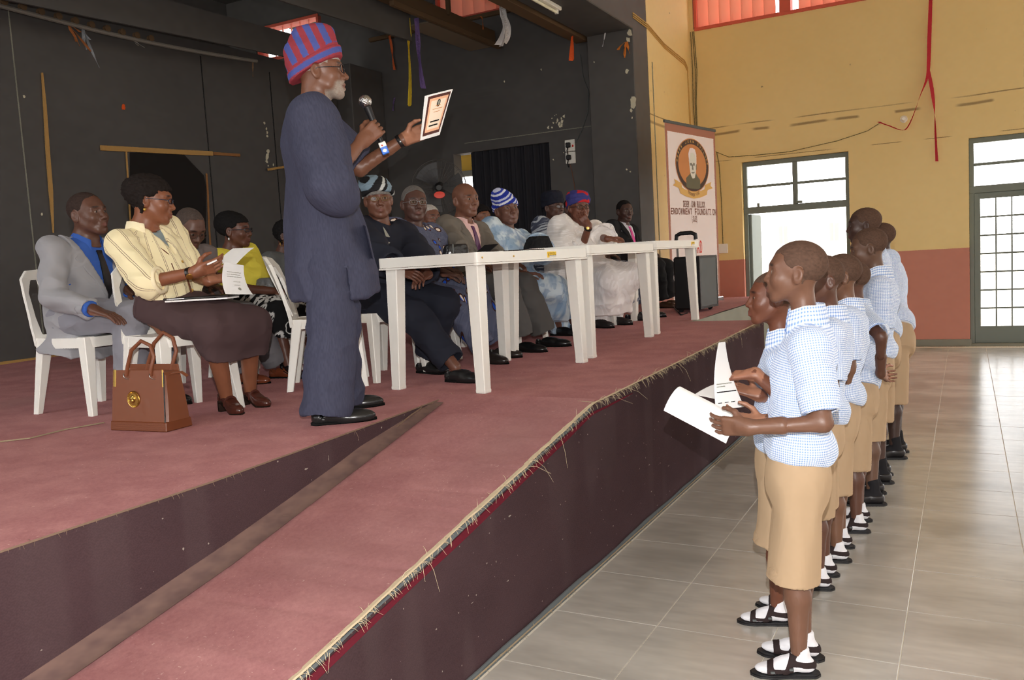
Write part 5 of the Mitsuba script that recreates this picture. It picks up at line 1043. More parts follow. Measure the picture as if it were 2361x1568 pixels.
add('wall_cable', tube([ony(u, v, YW-0.02) for u, v in [(1650, 350), (1680, 362), (1740, 358), (1820, 350), (1930, 325), (2000, 302), (2030, 283)]], 0.005, 5), 'dirty_cable', label='slack wire strung across the yellow wall above the open doorway', category='cable')
so = ony(2084, 275, YW); add('lamp_holder', tr(lathe([(0, 0), (.05, 0), (.05, .02), (.03, .04), (.022, .07), (0, .07)], 20), frame((0, -1, 0)), so), 'white_plastic', label='round white lamp holder on the yellow wall beside the red ribbon', category='lamp holder')
# wood strips on the back wall
def plank(name, pts, x, w, th, m, label): return add(name, cat(*[ribbon([onx(*a, x) for a in pts], np.cross(unit(onx(*pts[-1], x)-onx(*pts[0], x)), (1, 0, 0)), w, th)]), m, label=label, category='wood strip')
plank('wood_strip', [(97, 168), (103, 240), (110, 350), (117, 440), (123, 537)], -8.285, A3([.012, .028, .038, .04, .006]), 0.02, 'bare_wood', 'pale splintered wooden strip leaning upright on the black wall at the left')
plank('wood_strip', [(232, 341), (330, 346), (420, 351), (490, 354)], -8.285, 0.055, 0.02, 'bare_wood', 'pale horizontal wooden batten nailed on the black wall above the seated woman')
plank('wood_strip', [(491, 354), (553, 358)], -8.285, 0.035, 0.02, mat('brown_wood', (150, 104, 62), .8), 'short browner batten continuing the pale horizontal one')
plank('wood_strip', [(291, 348), (296, 430), (301, 520), (306, 640)], -8.285, 0.016, 0.012, 'bare_wood', 'thin upright wooden strip below the horizontal batten')
plank('wood_strip', [(476, 400), (479, 440), (482, 520), (488, 610)], -8.285, 0.02, 0.012, 'brown_wood', 'thin brown strip beside the dark recess in the black wall')
plank('wood_strip', [(618, 391), (655, 385)], -8.25, 0.03, 0.02, 'bare_wood', 'small wooden shelf stub on the black wall behind the standing man')
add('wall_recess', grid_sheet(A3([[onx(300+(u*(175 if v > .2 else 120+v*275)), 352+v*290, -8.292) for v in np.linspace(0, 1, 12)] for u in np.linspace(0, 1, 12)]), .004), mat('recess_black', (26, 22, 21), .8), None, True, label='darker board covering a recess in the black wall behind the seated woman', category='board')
# curtain rail with pulleys along the back wall
a_, b_ = onx(-20, 8, -7.9), onx(592, 141, -7.9); rk = thing('curtain_rail', 'old curtain rail with a row of pulleys along the back of the stage', 'rail'); add('rail', tube([a_+(b_-a_)*t-UP*0.05*math.sin(math.pi*t) for t in np.linspace(0, 1, 20)], 0.022, 8), mat('rail_grey', (118, 114, 108), .6), rk)
for i in range(10):
    t = 0.035+i*0.054; c = a_+(b_-a_)*t+UP*0.045-UP*0.05*math.sin(math.pi*t); add('pulley', tr(lathe([(0, -.02), (.035, -.02), (.028, 0), (.035, .02), (0, .02)], 14), frame((1, 0, 0)), c), 'old_timber', rk)
# ribbons left over from decorations
def streamer(pts, dep, w, col, label, plane_='y', n=1, spread=0.02, name='ribbon'):
    mm = 'ribbon_%d_%d_%d' % col
    if mm not in scene: mat(mm, col, .75, .2)
    P = A3([(ony if plane_ == 'y' else onx)(u, v, dep) for u, v in pts]); t = np.linspace(0, 1, len(P)*6); s0 = np.linspace(0, 1, len(P)); P = np.stack([PchipInterpolator(s0, P[:, i])(t) for i in range(3)], 1); ms = []; g = np.random.default_rng(len(label))
    for i in range(n): tw = t*6+i*1.7; Q = P+np.outer(t, g.normal(0, spread, 3))*(i > 0); ms.append(ribbon(Q, np.stack([np.cos(tw*.5), np.sin(tw*.5)*.6, tw*0+.1], 1), w*(0.8+.2*np.sin(tw)), .002))
    add(name, cat(*ms), mm, label=label, category='ribbon')
streamer([(941, 42), (944, 80), (942, 100), (945, 170), (944, 245)], 9.2, 0.05, (206, 178, 50), 'yellow ribbon hanging from the timber over the stage', 'y', 2)
streamer([(960, 42), (964, 100), (966, 150), (972, 201)], 9.2, 0.062, (104, 84, 134), 'wide purple ribbon hanging beside the yellow one', 'y', 2)
streamer([(898, 82), (903, 110), (906, 135), (910, 159)], 11.04, 0.04, (204, 100, 56), 'orange ribbon hanging from the black hanging board', 'y', 2)
streamer([(910, 225), (907, 240), (906, 252)], 11.08, 0.03, (96, 78, 118), 'small purple scrap of ribbon on the black wall', 'y', 2)
streamer([(1010, 28), (1011, 45), (1010, 68)], 9.9, 0.05, (206, 82, 46), 'short red orange ribbon tied at the brown timber', 'y', 2)
streamer([(1085, 42), (1108, 38), (1113, 50), (1114, 68)], 10.6, 0.03, (190, 104, 56), 'thin orange ribbon looped on the end wall coping', 'y', 1)
streamer([(1157, -6), (1160, 30), (1166, 60), (1163, 85), (1155, 107)], 9.8, 0.085, (206, 202, 200), 'bunch of white streamers hanging near the red louvres', 'y', 4, .03)
streamer([(1333, 48), (1320, 68), (1321, 95), (1320, 138)], 10.6, 0.06, (224, 92, 42), 'bright orange ribbon hanging from the timber beam near the pillar', 'y', 2, .012)
streamer([(1396, 72), (1393, 90), (1389, 108)], 10.85, 0.02, (196, 198, 202), 'thin white streamer on the black pillar', 'y', 1)
streamer([(1446, 96), (1441, 108), (1439, 126)], 10.84, 0.035, (196, 116, 50), 'orange tassel of ribbon on the black pillar', 'y', 4, .05)
streamer([(2146, -8), (2143, 80), (2140, 165), (2122, 220), (2085, 300), (2050, 290), (2026, 281)], 13.48, 0.055, (178, 44, 56), 'long dark red ribbon hanging down the yellow wall and looping to the left', 'y', 1)
streamer([(2141, 165), (2150, 215), (2155, 260), (2157, 310), (2160, 372)], 13.50, 0.05, (182, 50, 60), 'dark red ribbon end hanging straight down the yellow wall', 'y', 1)
streamer([(158, 58), (166, 75), (175, 96)], -7.95, 0.03, (150, 92, 52), 'orange threads hanging from the curtain rail at the left', 'x', 4, .06)
streamer([(190, 64), (194, 90), (200, 115)], -7.95, 0.03, (140, 146, 152), 'pale threads hanging from the curtain rail at the left', 'x', 4, .06)
streamer([(303, 86), (318, 100), (334, 110)], -7.95, 0.016, (150, 148, 142), 'thin pale thread dangling from the middle of the curtain rail', 'x', 2, .03)
streamer([(583, 142), (583, 160), (583, 178)], -7.95, 0.02, (120, 96, 72), 'brown thread at the far end of the curtain rail', 'x', 1)
# bare plaster chips on the black walls
g = np.random.default_rng(11)
def chips(spots, dep, key, pl='y', sz=0.02):
    ms = []
    for u, v, r_ in spots:
        c = (ony if pl == 'y' else onx)(u, v, dep); a = np.linspace(0, 2*np.pi, 9)[:-1]; rr = r_*0.62*(0.5+.8*g.random(8)); p = Polygon(np.stack([rr*np.cos(a), rr*1.3*np.sin(a)], 1)); ms.append(poly(p.buffer(0), .004, RW if pl == 'y' else A3([[0, 0, 1], [1, 0, 0], [0, 1, 0.0]]), c))
    add('plaster_chips', cat(*ms), mat('chip_plaster', (206, 200, 178), .9) if 'chip_plaster' not in scene else 'chip_plaster', key)
chips([(1290+g.normal(0, 9), 280+g.normal(0, 9), g.uniform(.008, .035)) for _ in range(18)]+[(1264, 294, .03), (1163, 188, .02), (1248, 160, .02), (1276, 368, .02), (1300, 352, .012)], YE-0.001, 'wall_end')
chips([(1446, 163, .05), (1461, 237, .08), (1460, 228, .06), (1456, 255, .03), (1452, 75, .06), (1449, 92, .05), (1445, 390, .02), (1453, 396, .015), (1370, 143, .015), (1458, 272, .02)], 10.879, 'wall_portal')
chips([(609, 283, .03), (614, 297, .03), (616, 306, .025), (616, 315, .025), (618, 350, .05), (616, 362, .06), (615, 372, .04), (618, 382, .02), (630, 380, .02), (97, 494, .02), (55, 223, .02)], -8.298, 'wall_left', 'x')
chips([(284, 247, .04)], -8.298, 'wall_left', 'x'); scene['wall_left__plaster_chips_001']['bsdf'] = {'type': 'ref', 'id': 'ribbon_224_92_42'}
# fluorescent fitting under the lintel
p0, p1 = A3([-4.2, 8.2, 4.49]), A3([-4.2, 9.35, 4.49]); fk = thing('tube_light', 'unlit fluorescent tube fitting under the black lintel', 'lamp'); add('housing', bx(-4.245, -4.155, 8.15, 9.4, 4.455, 4.499, .006), 'white_plastic', fk); add('tube', tube([p0-UP*.06, p1-UP*.06], 0.017, 12), mat('tube_white', (230, 226, 200), .3), fk)
for y in (8.19, 9.33): add('lamp_holder', bx(-4.22, -4.18, y, y+.03, 4.41, 4.46, .003), 'white_plastic', fk)

# brown handbag
hb = thing('handbag', 'brown leather handbag with a round gold medallion standing on the carpet', 'handbag'); b0_, b1_, b2_ = onstage(259, 992), onstage(386, 997), onstage(429, 978); bu = unit((b1_-b0_)*A3([1, 1, 0])); bv = A3([-bu[1], bu[0], 0]); bv = bv if bv @ (b2_-b1_) > 0 else -bv; bwid = np.linalg.norm((b1_-b0_)[:2]); Q = np.stack([bu, bv, UP], 1); o = A3([b0_[0], b0_[1], zs(2.7)+.002]); D, HH = 0.16, 0.285
def taper(v): v = v.copy(); t = v[:, 2]/HH; v[:, 0] = bwid/2+(v[:, 0]-bwid/2)*(1-0.05*t); v[:, 1] = D/2+(v[:, 1]-D/2)*(1-0.35*t)*(1+.0*t); return v
def bag_box(x0, x1, y0, y1, z0, z1, b=.006, sub=0.03): m = trimesh.Trimesh(*bx(x0, x1, y0, y1, z0, z1, b)).subdivide_to_size(sub); v, f = tm(m); return taper(v), f
v, f = bag_box(0, bwid, 0, D, 0, HH, .012, .02); v[:, 1] += 0.006*np.sin(v[:, 0]*20)*np.sin(v[:, 2]*14); add('body', tr((v, f), Q, o), 'brown_leather', hb, 50)
add('front_panel', tr(bag_box(0.004, bwid-.004, -0.006, 0.0, 0.045, HH+.012, .002), Q, o), 'brown_leather', hb); add('base_band', tr(bag_box(-.003, bwid+.003, -0.009, D+.003, 0, 0.046, .004), Q, o), mat('dark_brown_leather', (108, 58, 34), .45), hb)
for z_ in (.014, .024, .034): add('stitch_line', tr(bag_box(0, bwid, -0.0105, -.009, z_, z_+.003, .0005), Q, o), 'brown_leather', hb)
add('seam', tr(bag_box(bwid-.008, bwid-.002, -0.009, -0.004, 0.045, HH, .001), Q, o), 'black_leather', hb)
add('back_panel', tr(bag_box(0.01, bwid-.01, D-.012, D, 0.2, HH+.03, .003), Q, o), 'brown_leather', hb)
mx, mz = bwid*0.43, 0.155; yf = 0.006+(D/2)*0.35*mz/HH-0.012; md = add('medallion', tr(lathe([(0, 0), (.040, 0), (.042, .003), (.040, .006), (.034, .005), (.030, .004), (0, .006)], 36), Q @ RW, o+Q @ A3([mx, yf, mz])), 'gold', hb)
for i in range(28): a = i*2*np.pi/28; add('medallion_letter', tr(bx(-.0018, .0018, -.003, .003, .004, .0068), (Q @ RW) @ rz(a), o+Q @ A3([mx+.034*math.sin(-a), yf, mz+.034*math.cos(a)])), 'gold', md) if i < 28 else None
add('medallion_face', tr(mesh(lambda P: smin(smin(ell(P, (0, .003, .006), np.eye(3), (.015, .018, .007)), ell(P, (0, -.008, .009), np.eye(3), (.008, .008, .006)), .004), np.minimum(ball(P, (.007, .006, .011), .004), ball(P, (-.007, .006, .011), .004)), .003), (-.03, -.03, -.005), (.03, .03, .02), .0012), Q @ RW, o+Q @ A3([mx, yf, mz])), 'gold', md, True)
for x_ in (bwid*.27, bwid*.74):
    add('eyelet', tr(tube([(.013*math.cos(a), .013*math.sin(a), .003) for a in np.linspace(0, 2*np.pi, 21)[:-1]], .0045, 8, True), Q @ RW, o+Q @ A3([x_, .030, .255])), 'steel', hb); add('ring', tr(tube([(.0, .018*math.cos(a)-.005, .018*math.sin(a)) for a in np.linspace(0, 2*np.pi, 21)[:-1]], .0026, 8, True), Q @ RW @ rz(.6), o+Q @ A3([x_+.012, .020, .272])), 'steel', hb)
for x_, w in ((.022, .018), (bwid-.012, .008)): add('corner_clip', tr(bag_box(x_-w/2, x_+w/2, -.010, -.006, .215, .300, .001), Q, o), 'gold', hb)
for yy, dx, hh in ((.02, .0, .155), (D-.03, .035, .185)): add('handle', tr(tube([(bwid*.30+dx*.4, yy, HH-.015), (bwid*.34+dx*.5, yy, HH+.03), (bwid*.44+dx, yy, HH+hh*.72), (bwid*.60+dx, yy+.01, HH+hh), (bwid*.76+dx, yy+.01, HH+hh*.85), (bwid*.80+dx, yy+.01, HH+hh*.5), (bwid*.76+dx*.7, yy, HH+.02), (bwid*.74+dx*.4, yy, HH-.015)], .0095, 10), Q, o), 'brown_leather', hb, 60)
add('strap_end', tr(ribbon([(bwid*.9, .06, HH-.02), (bwid*1.05, .05, HH-.005), (bwid*1.2, .05, HH), (bwid*1.3, .05, HH-.02)], (0, 1, .3), .016, .004), Q, o), 'brown_leather', hb)

# the schoolboys, nearest first
PI = math.pi
b0 = boy(onc(1836, 632, 2.97), (-0.545, 3.06, 0), (-0.55, 3.20, 0), PI+0.22, 0.93, 0.90, 'schoolboy nearest the camera with shaved head holding a large curled white sheet of paper', PI+0.10, 0.10,
         {'L': (onc(1728, 985, 2.86), (-1, 0.10, -0.02), (0.1, 1, 0.25), 0.35), 'R': (onc(1765, 975, 3.06), (-1, -.1, 0.1), (0, -.6, 1), 0.4)}, {'L': A3([0.6, -0.3, -1]), 'R': A3([0.3, 0.5, -1])})
boy(onc(1782, 690, 3.36), (-0.70, 3.47, 0), (-0.66, 3.63, 0), PI+0.15, 0.90, 0.845, 'schoolboy in profile close to the stage holding folded certificates behind the nearest boy', PI+0.35, 0.06,
    {'L': (onc(1742, 862, 3.20), (-1, 0.05, -0.1), (0, .3, -1), 0.55), 'R': (onc(1752, 912, 3.34), (-1, -.1, 0.35), (0, -.4, 1), 0.5)}, {'L': A3([0.5, -0.6, -0.6]), 'R': A3([0.3, 0.6, -1])}, skin=(102, 62, 46))
boy(onc(1895, 650, 3.80), (-0.60, 3.90, 0), (-0.60, 4.08, 0), PI+0.1, 0.93, 0.86, 'dark haired schoolboy directly behind the nearest boy', PI+0.5, -0.05, skin=(88, 58, 46), detail=0, headh=0.006)
boy(onc(1938, 640, 4.22), (-0.57, 4.28, 0), (-0.58, 4.50, 0), PI+0.1, 0.93, 0.87, 'schoolboy with round shaved head standing third from the far end of the nearer row', PI+0.25, 0.0, skin=(108, 76, 58), detail=0, headh=0.006)
boy(onc(1962, 650, 4.70), (-0.53, 4.76, 0), (-0.54, 4.97, 0), PI+0.1, 0.92, 0.88, 'schoolboy mostly hidden in the row with one hand held behind his back', PI+0.1, 0.0,
    {'L': (A3([-0.40, 4.80, 0.86]), (0.2, 0.9, -0.3), (1, 0, 0.2), 0.5), 'R': (A3([-0.66, 4.9, 0.95]), (-1, -.2, 0.0), (0, -.4, 1), 0.5)}, {'L': A3([0.6, -1, -0.4])}, skin=(88, 58, 46), detail=0, headh=0.007)
boy(onc(2004, 575, 5.05), (-0.50, 5.30, 0), (-0.52, 5.55, 0), PI+0.12, 1.0, 0.99, 'tall schoolboy with plain black shoes and socks looking down in the farther row', PI+0.05, -0.15, white=False, skin=(98, 72, 58), detail=0, headh=0.006)
boy(onc(1993, 522, 5.75), (-0.50, 5.80, 0), (-0.52, 6.02, 0), PI+0.1, 1.0, 1.06, 'tallest schoolboy whose dark head rises above the others in the farther row', PI+0.1, 0.0, white=False, skin=(72, 52, 45), detail=0, headh=0.007)
boy(onc(2030, 552, 6.35), (-0.46, 6.5, 0), (-0.46, 6.72, 0), PI+0.1, 0.98, 1.04, 'last schoolboy in the row with only the back of his black head showing', PI-0.2, 0.0, white=False, skin=(64, 47, 42), detail=0, headh=0.007)

# ---------------------------------------------------------------- the speaker standing on the stage
key = thing('person', 'standing man in a navy tunic and red blue striped cap speaking into a microphone', 'person')
ya = 0.72
k = skeleton(onc(737, 170, 4.08), A3([-2.80, 3.30, 1.80]), ya, ya-0.10, 0.06, 0.0, 1.04, 1.10, 0.195,
    {'R': (onc(833, 328, 3.97), onc(882, 284, 3.99)-onc(833, 328, 3.97), ray(850, 300)+_d*0.1, 1.3), 'L': (onc(930, 322, 4.33), onc(990, 298, 4.37)-onc(930, 322, 4.33), onc(930, 300, 4.1)-onc(930, 322, 4.33), [0.2, 0.22, 0.25, 0.3])},
    {'R': (A3([-2.70, 3.11, zs(3)]), ya), 'L': (A3([-2.92, 3.47, zs(3)]), ya)}, None, {'R': A3([0.25, -0.3, -1]), 'L': A3([0.1, 0.3, -1])}, stand=True, nl=0.0)
k.thumb = {'R': 0.5, 'L': 0.75}
MAN = k
body(key, k, (114, 76, 58), 0.0035, 0.0035, dict(mouth=0.006, nose=1.03, chin=1.2, fat=0.6), 0.016, legs=False, neck_r=0.064, tw=0.85, td=0.95, cols=dict(grey_beard=0.8, brow=(40, 32, 30), beard=(158, 150, 140)))
hair(key, k, (150, 140, 128), 0.002, 0.045, 0.0, -0.055, 0.0, 0.005, 0.6)
L = k.len; s = k.s; U = A3(UP)
# tunic: straight, loose, hem at mid thigh
tun = [(-0.345*s, 0, 0.02, 0.27, 0.225), (-0.22*s, 0, 0.02, 0.26, 0.215), (0.0, 0, 0.008, 0.245, 0.192), (L*0.35, 0, -0.012, 0.24, 0.165), (L*0.68, 0, -0.015, 0.225, 0.150), (L*0.88, 0, -0.025, 0.195, 0.118), (L*1.0, 0, -0.03, 0.10, 0.085)]
def slit(P, d):
    q = (P-k.pel.astype(f32)) @ k.R.astype(f32); w = np.maximum(np.abs(q[:, 1]-0.045-0.03)-0.002-(-0.20-q[:, 2])*0.14, q[:, 2]+0.20); w = np.maximum(w, 0.18-q[:, 0]); return smax(d, -w, 0.004)
nc = neck_cut(k, 0.078)
tf = garment(key, 'tunic', k, 'navy_cloth', None, tun, {'R': (1.22, 0.115, 0.115, 0.118, (-0.0, 0.0, -0.045)), 'L': (0.9, 0.105, 0.10, 0.105)}, 0.085, None, 0.05, lambda P, d: slit(P, nc(P, d)), 0.0, 0.0085, (0.026, 5, 9), lambda P, d: smin(d, cone(P, k.el['R']-k.up*0.02, k.el['R']+(k.wr['R']-k.el['R'])*0.16-UP*0.10, 0.09, 0.085), 0.05), True, 'navy tunic with a slit at the side', vstretch=(1, 1, 0.45))
add('pocket', ribbon([front_at(k, tf, z, 0.10)+k.cf*0.002 for z in (-0.02, -0.10, -0.18)], k.R[:, 0], 0.14, 0.004), 'navy_cloth', key, uv=np.zeros((12, 2)))
for z in (0.86, 0.80): add('button', tr(lathe([(0, -.004), (.007, -.004), (.008, 0), (.006, .004), (0, .005)], 12), frame(k.cf), front_at(k, tf, L*z)+k.cf*0.004), 'white_plastic', key)
trousers(key, k, (52, 54, 78), (0.10, 0.108, 0.120), 2.12, 'navy_cloth', True, 0.009, (0.016, 6, 12), None)
for sd in ('R', 'L'): shoe(key, k, sd, (34, 34, 34), 0.30, 'shoe', 'gloss_mat', w=1.05)
glasses(key, k, (24, 24, 30), 0.025, 0.017, 0.0020)
watch(key, k, 'L', (22, 22, 24), 'steel', 0.93, 0.0335)
def capcol(q, low):
    c = A3([lin((142, 56, 66)), lin((74, 84, 148))]); band = low < 0.052+0.10*np.maximum(q[:, 1]-0.0, -0.02)
    t = np.floor((q[:, 1]+0.35*q[:, 2])/0.030+0.2).astype(int) % 2; t2 = np.floor((low+0.03*q[:, 0])/0.024+0.5).astype(int) % 2
    return np.where(band[:, None], c[t2], c[t])
cap(key, k, capcol, [(-0.06, 0, -.018, .080, .104), (0.0, 0, -.018, .086, .112), (.05, 0, -.020, .092, .120), (.09, 0.0, -.022, .094, .122), (.14, 0, -.012, .088, .108), (.185, 0, -.004, .074, .085), (.205, 0, .0, .05, .055), (.212, 0, .002, .02, .02)], 0.42, 0.056, 2.2, 0.0045, 'red and blue striped cap', (0.006, 12, 4))
# microphone in his right hand
d_ = unit(onc(842, 232, 4.0)-onc(882, 332, 4.03)); o_ = onc(842, 234, 4.0); R_ = frame(d_)
mk = thing('microphone', 'black handheld microphone with a silver mesh head in the standing man\'s hand', 'microphone')
add('handle', tr(lathe([(0, -.225), (.0115, -.225), (.0125, -.15), (.0165, -.055), (.0175, -.04), (.0175, -.028), (0, -.028)], 28), R_, o_), 'black_plastic', mk)
sp = tm(trimesh.creation.icosphere(4, 0.030)); nz = sp[0]/0.030; a_ = np.arctan2(nz[:, 1], nz[:, 0])*14; b_ = nz[:, 2]*14; sp = (sp[0]*(1+0.02*np.sign(np.sin(a_)*np.sin(b_)))[:, None], sp[1])
add('grille', tr(sp, R_, o_), 'steel', mk, True); add('ring', tr(lathe([(.0305, -.004), (.0315, -.003), (.0315, .003), (.0305, .004)], 28), R_, o_), 'steel', mk)
tg = o_-d_*0.232; Rt = np.stack([unit(np.cross(d_, ray(870, 320))), -d_, unit(np.cross(np.cross(d_, ray(870, 320)), -d_))], 1)
kk_ = add('flag', tr(bx(-0.017, 0.017, -0.03, 0.028, -0.012, 0.012, .003), Rt, tg), 'blue_plastic', mk)
add('flag_top', tr(bx(-0.0172, 0.0172, -0.0305, -0.004, -0.0125, 0.0125, .003), Rt, tg), 'white_plastic', mk)
for sg in (-1, 1):
    add('emblem', tr(lathe([(0, -.0004), (1, -.0004), (1, .0004), (0, .0004)], 20), Rt @ np.diag([0.010, 0.008, 1]), tg+Rt @ A3([0, 0.012, sg*0.0122])), 'paper_white', kk_)
    add('dot', tr(lathe([(0, -.0004), (.004, -.0004), (.004, .0004), (0, .0004)], 12), Rt, tg+Rt @ A3([0.003, -0.014, sg*0.0128])), 'ink_red', kk_)
# the certificate in his left hand
def sheet_at(name, label, cat_, tl, tr_, br, bl, bend=0.0, n=14, group=None, m='paper_white', th=0.0008):
    """a sheet between four corners, bowed along its normal"""
    tl, tr_, br, bl = [A3(p) for p in (tl, tr_, br, bl)]; u, v = np.meshgrid(np.linspace(0, 1, n), np.linspace(0, 1, n), indexing='ij')
    G = lambda u, v: (tl*((1-u)*(1-v))[..., None]+tr_*(u*(1-v))[..., None]+br*(u*v)[..., None]+bl*((1-u)*v)[..., None])
    nn = unit(np.cross(tr_-tl, bl-tl)); S = lambda u, v, o=0.0: G(u, v)+nn*(bend*(4*(u-.5)**2-1)*1.0)[..., None]+nn*o
    kx = thing(name, label, cat_, group); add('sheet', grid_sheet(S(u, v), th), m, kx, True); return kx, S, nn
def on_sheet(S, kx, name, u0, u1, v0, v1, m, o=0.001, n=6):
    u, v = np.meshgrid(np.linspace(u0, u1, n), np.linspace(v0, v1, max(3, n//2)), indexing='ij'); add(name, grid_sheet(S(u, v, o), 0.0004), m, kx, True)
c1, c2, c3, c4 = onc(984, 220, 4.29), onc(1044, 205, 4.41), onc(1012, 308, 4.38), onc(970, 321, 4.26)
nf = unit(np.cross(c2-c1, c4-c1)); toward = -1 if nf @ ray(1000, 260) > 0 else 1
ck, S, nn = sheet_at('certificate', 'framed award certificate held up in the standing man\'s left hand', 'certificate', c1, c2, c3, c4, 0.008)
o = 0.0012*toward
for (a, b, c, d) in ((.06, .94, .045, .11), (.06, .94, .89, .955), (.06, .13, .11, .89), (.87, .94, .11, .89)): on_sheet(S, ck, 'border', a, b, c, d, mat('certificate_brown', (84, 44, 38), .7) if 'certificate_brown' not in scene else 'certificate_brown', o)
for (a, b, c, d) in ((.13, .87, .11, .17), (.13, .87, .83, .89), (.13, .2, .17, .83), (.8, .87, .17, .83)): on_sheet(S, ck, 'border_inner', a, b, c, d, mat('certificate_peach', (240, 186, 150), .7) if 'certificate_peach' not in scene else 'certificate_peach', o)
on_sheet(S, ck, 'field', .2, .8, .17, .83, mat('certificate_cream', (246, 228, 206), .7), o)
def disk_on(S, kx, name, uc, vc, ru, rv, m, o):
    t, r = np.meshgrid(np.linspace(0, 2*np.pi, 25), np.linspace(0.05, 1, 4), indexing='ij'); add(name, grid_sheet(S(uc+ru*r*np.cos(t), vc+rv*r*np.sin(t), o), .0003), m, kx, True)
disk_on(S, ck, 'emblem', .5, .25, .07, .085, 'ink_black', 2*o); disk_on(S, ck, 'portrait', .5, .245, .045, .06, 'ink_grey', 3*o)
on_sheet(S, ck, 'emblem_ribbon', .40, .60, .30, .315, 'ink_orange', 2.5*o)
for v, a, b, m in ((.37, .3, .72, 'ink_orange'), (.44, .36, .64, 'ink_orange'), (.645, .3, .72, 'ink_black'), (.735, .27, .69, 'ink_black')): on_sheet(S, ck, 'text_line', a, b, v, v+(.012 if m == 'ink_orange' else .032), m, 2*o)
ck2, S2, _ = sheet_at('paper_sheet', 'second sheet just behind the award certificate in the standing man\'s hand', 'paper', c1-nn*toward*0.006-(c2-c1)*0.05, c2-nn*toward*0.006+A3([0, 0, -.006]), c3-nn*toward*.006+A3([0, 0, -.008])+(c2-c1)*0.05, c4-nn*toward*.006+A3([0, 0, -.006]), 0.008)

# ---------------------------------------------------------------- the seated guests
def sit(label, hp, zc, yaw, hyaw, hpitch=0.0, hroll=0.0, s=1.0, hs=1.08, lean=(0.06, 0.0), hands=None, feet=None, elbow=None, knee=None, twist=0.0, sw=0.19, chair_label=None, foot_out=0.44, spread=0.11, seat=0.555, cdy=0.03, cyaw=None, nl=-0.03):
    h = onc(*hp, zc); f = A3([math.cos(yaw), math.sin(yaw), 0]); l = A3([-f[1], f[0], 0]); p = h-f*lean[0]-l*lean[1]; z = zs(p[1]); pel = A3([p[0], p[1], z+seat*1.0])
    ft = {}
    for sd, sg in (('L', 1), ('R', -1)):
        q = pel+f*foot_out+l*sg*spread; ft[sd] = (A3([q[0], q[1], zs(q[1])]), yaw+sg*0.12)
    ft.update({k: (A3([*v[0][:2], zs(v[0][1]) if len(v[0]) < 3 else v[0][2]]), v[1]) for k, v in (feet or {}).items()})
    hd = {sd: (pel+f*0.24+l*sg*0.13+UP*0.13, f-UP*0.25, -UP, 0.3) for sd, sg in (('L', 1), ('R', -1))}; hd.update(hands or {})
    key = thing('person', label, 'person', 'guests seated on the stage')
    k = skeleton(h, pel, yaw, hyaw, hpitch, hroll, s, hs, sw, hd, ft, knee, elbow, twist=twist, nl=nl); k.key = key
    if chair_label: chair(p[0]+f[0]*cdy, p[1]+f[1]*cdy, yaw if cyaw is None else cyaw, chair_label)
    return key, k
DK = (92, 62, 50)
# man in the grey suit
key, k = sit('man in a light grey suit with blue shirt and black tie at the far left', (203, 497), 4.9, 0.18, 0.18, 0.10, 0.05, 1.08, 1.08, (0.12, 0.0), {'R': (onc(214, 714, 4.52), onc(262, 728, 4.5)-onc(214, 714, 4.52), -UP, 0.25)}, None, {'R': A3([-0.5, -0.5, -0.9])}, None, -0.05, 0.205, 'white plastic chair under the man in the light grey suit', 0.40, nl=-0.035, cyaw=0.05, cdy=0.06)
body(key, k, (92, 62, 50), 0.0045, 0.0045, dict(fat=.4), legs=False, tw=.85); hair(key, k, (54, 42, 38), 0.0016, 0.095, -0.3, -0.05)
suit(key, k, (150, 150, 154), (58, 94, 172), (20, 20, 24), 0.04, 0.10, 0.40, 1.08, -0.20); trousers(key, k, (134, 134, 142))
for sd in 'LR': shoe(key, k, sd)
for z in (0.10, 0.20): pass
# woman in the cream jacket, reading
key, k = sit('woman in a cream striped jacket and dark brown skirt reading papers', (347, 465), 4.55, -0.22, 0.72, -0.10, 0.0, 0.98, 1.06, (0.03, -0.08), {'R': (onc(447, 628, 4.30), onc(498, 612, 4.32)-onc(447, 628, 4.30), A3([-0.25, .75, 0.55]), [0.25, 0.45, 0.6, 0.7]), 'L': (onc(478, 648, 4.50), onc(520, 640, 4.55)-onc(478, 648, 4.50), A3([0.2, -0.6, 0.9]), 0.3)}, {'R': ((-3.53, 3.26), -0.30), 'L': ((-3.56, 3.46), -0.15)}, {'R': A3([-0.2, -0.5, -1]), 'L': A3([0, .3, -1])}, None, 0.30, 0.175, 'white plastic chair under the woman in the cream striped jacket', cyaw=-0.22, cdy=0.04)
P2 = k
body(key, k, (128, 80, 57), 0.0038, 0.0035, dict(lips=1.1, young=1), legs=True, tw=.8, legr=(0.08, 0.056, 0.056, 0.034), bh=0.009); L = k.len
def wig(d, q, P):
    e = ell(q, (0, -0.022, 0.052), np.eye(3), (0.094, 0.116, 0.088))*k.hs; x = np.abs(q[:, 0]); m = np.maximum(np.where(q[:, 1] > 0.03, 0.050-q[:, 2], np.where(q[:, 1] > -0.03, 0.015-q[:, 2], -0.075-q[:, 2])), -1).astype(f32)*k.hs
    return smin(d, smax(e, m, 0.02), 0.01)
hair(key, k, (30, 24, 22), 0.012, 0.060, 0, -0.08, 0.014, 0.005, extra=wig)
st0 = torso_st(k, 1.0, 1.0, 0.03)
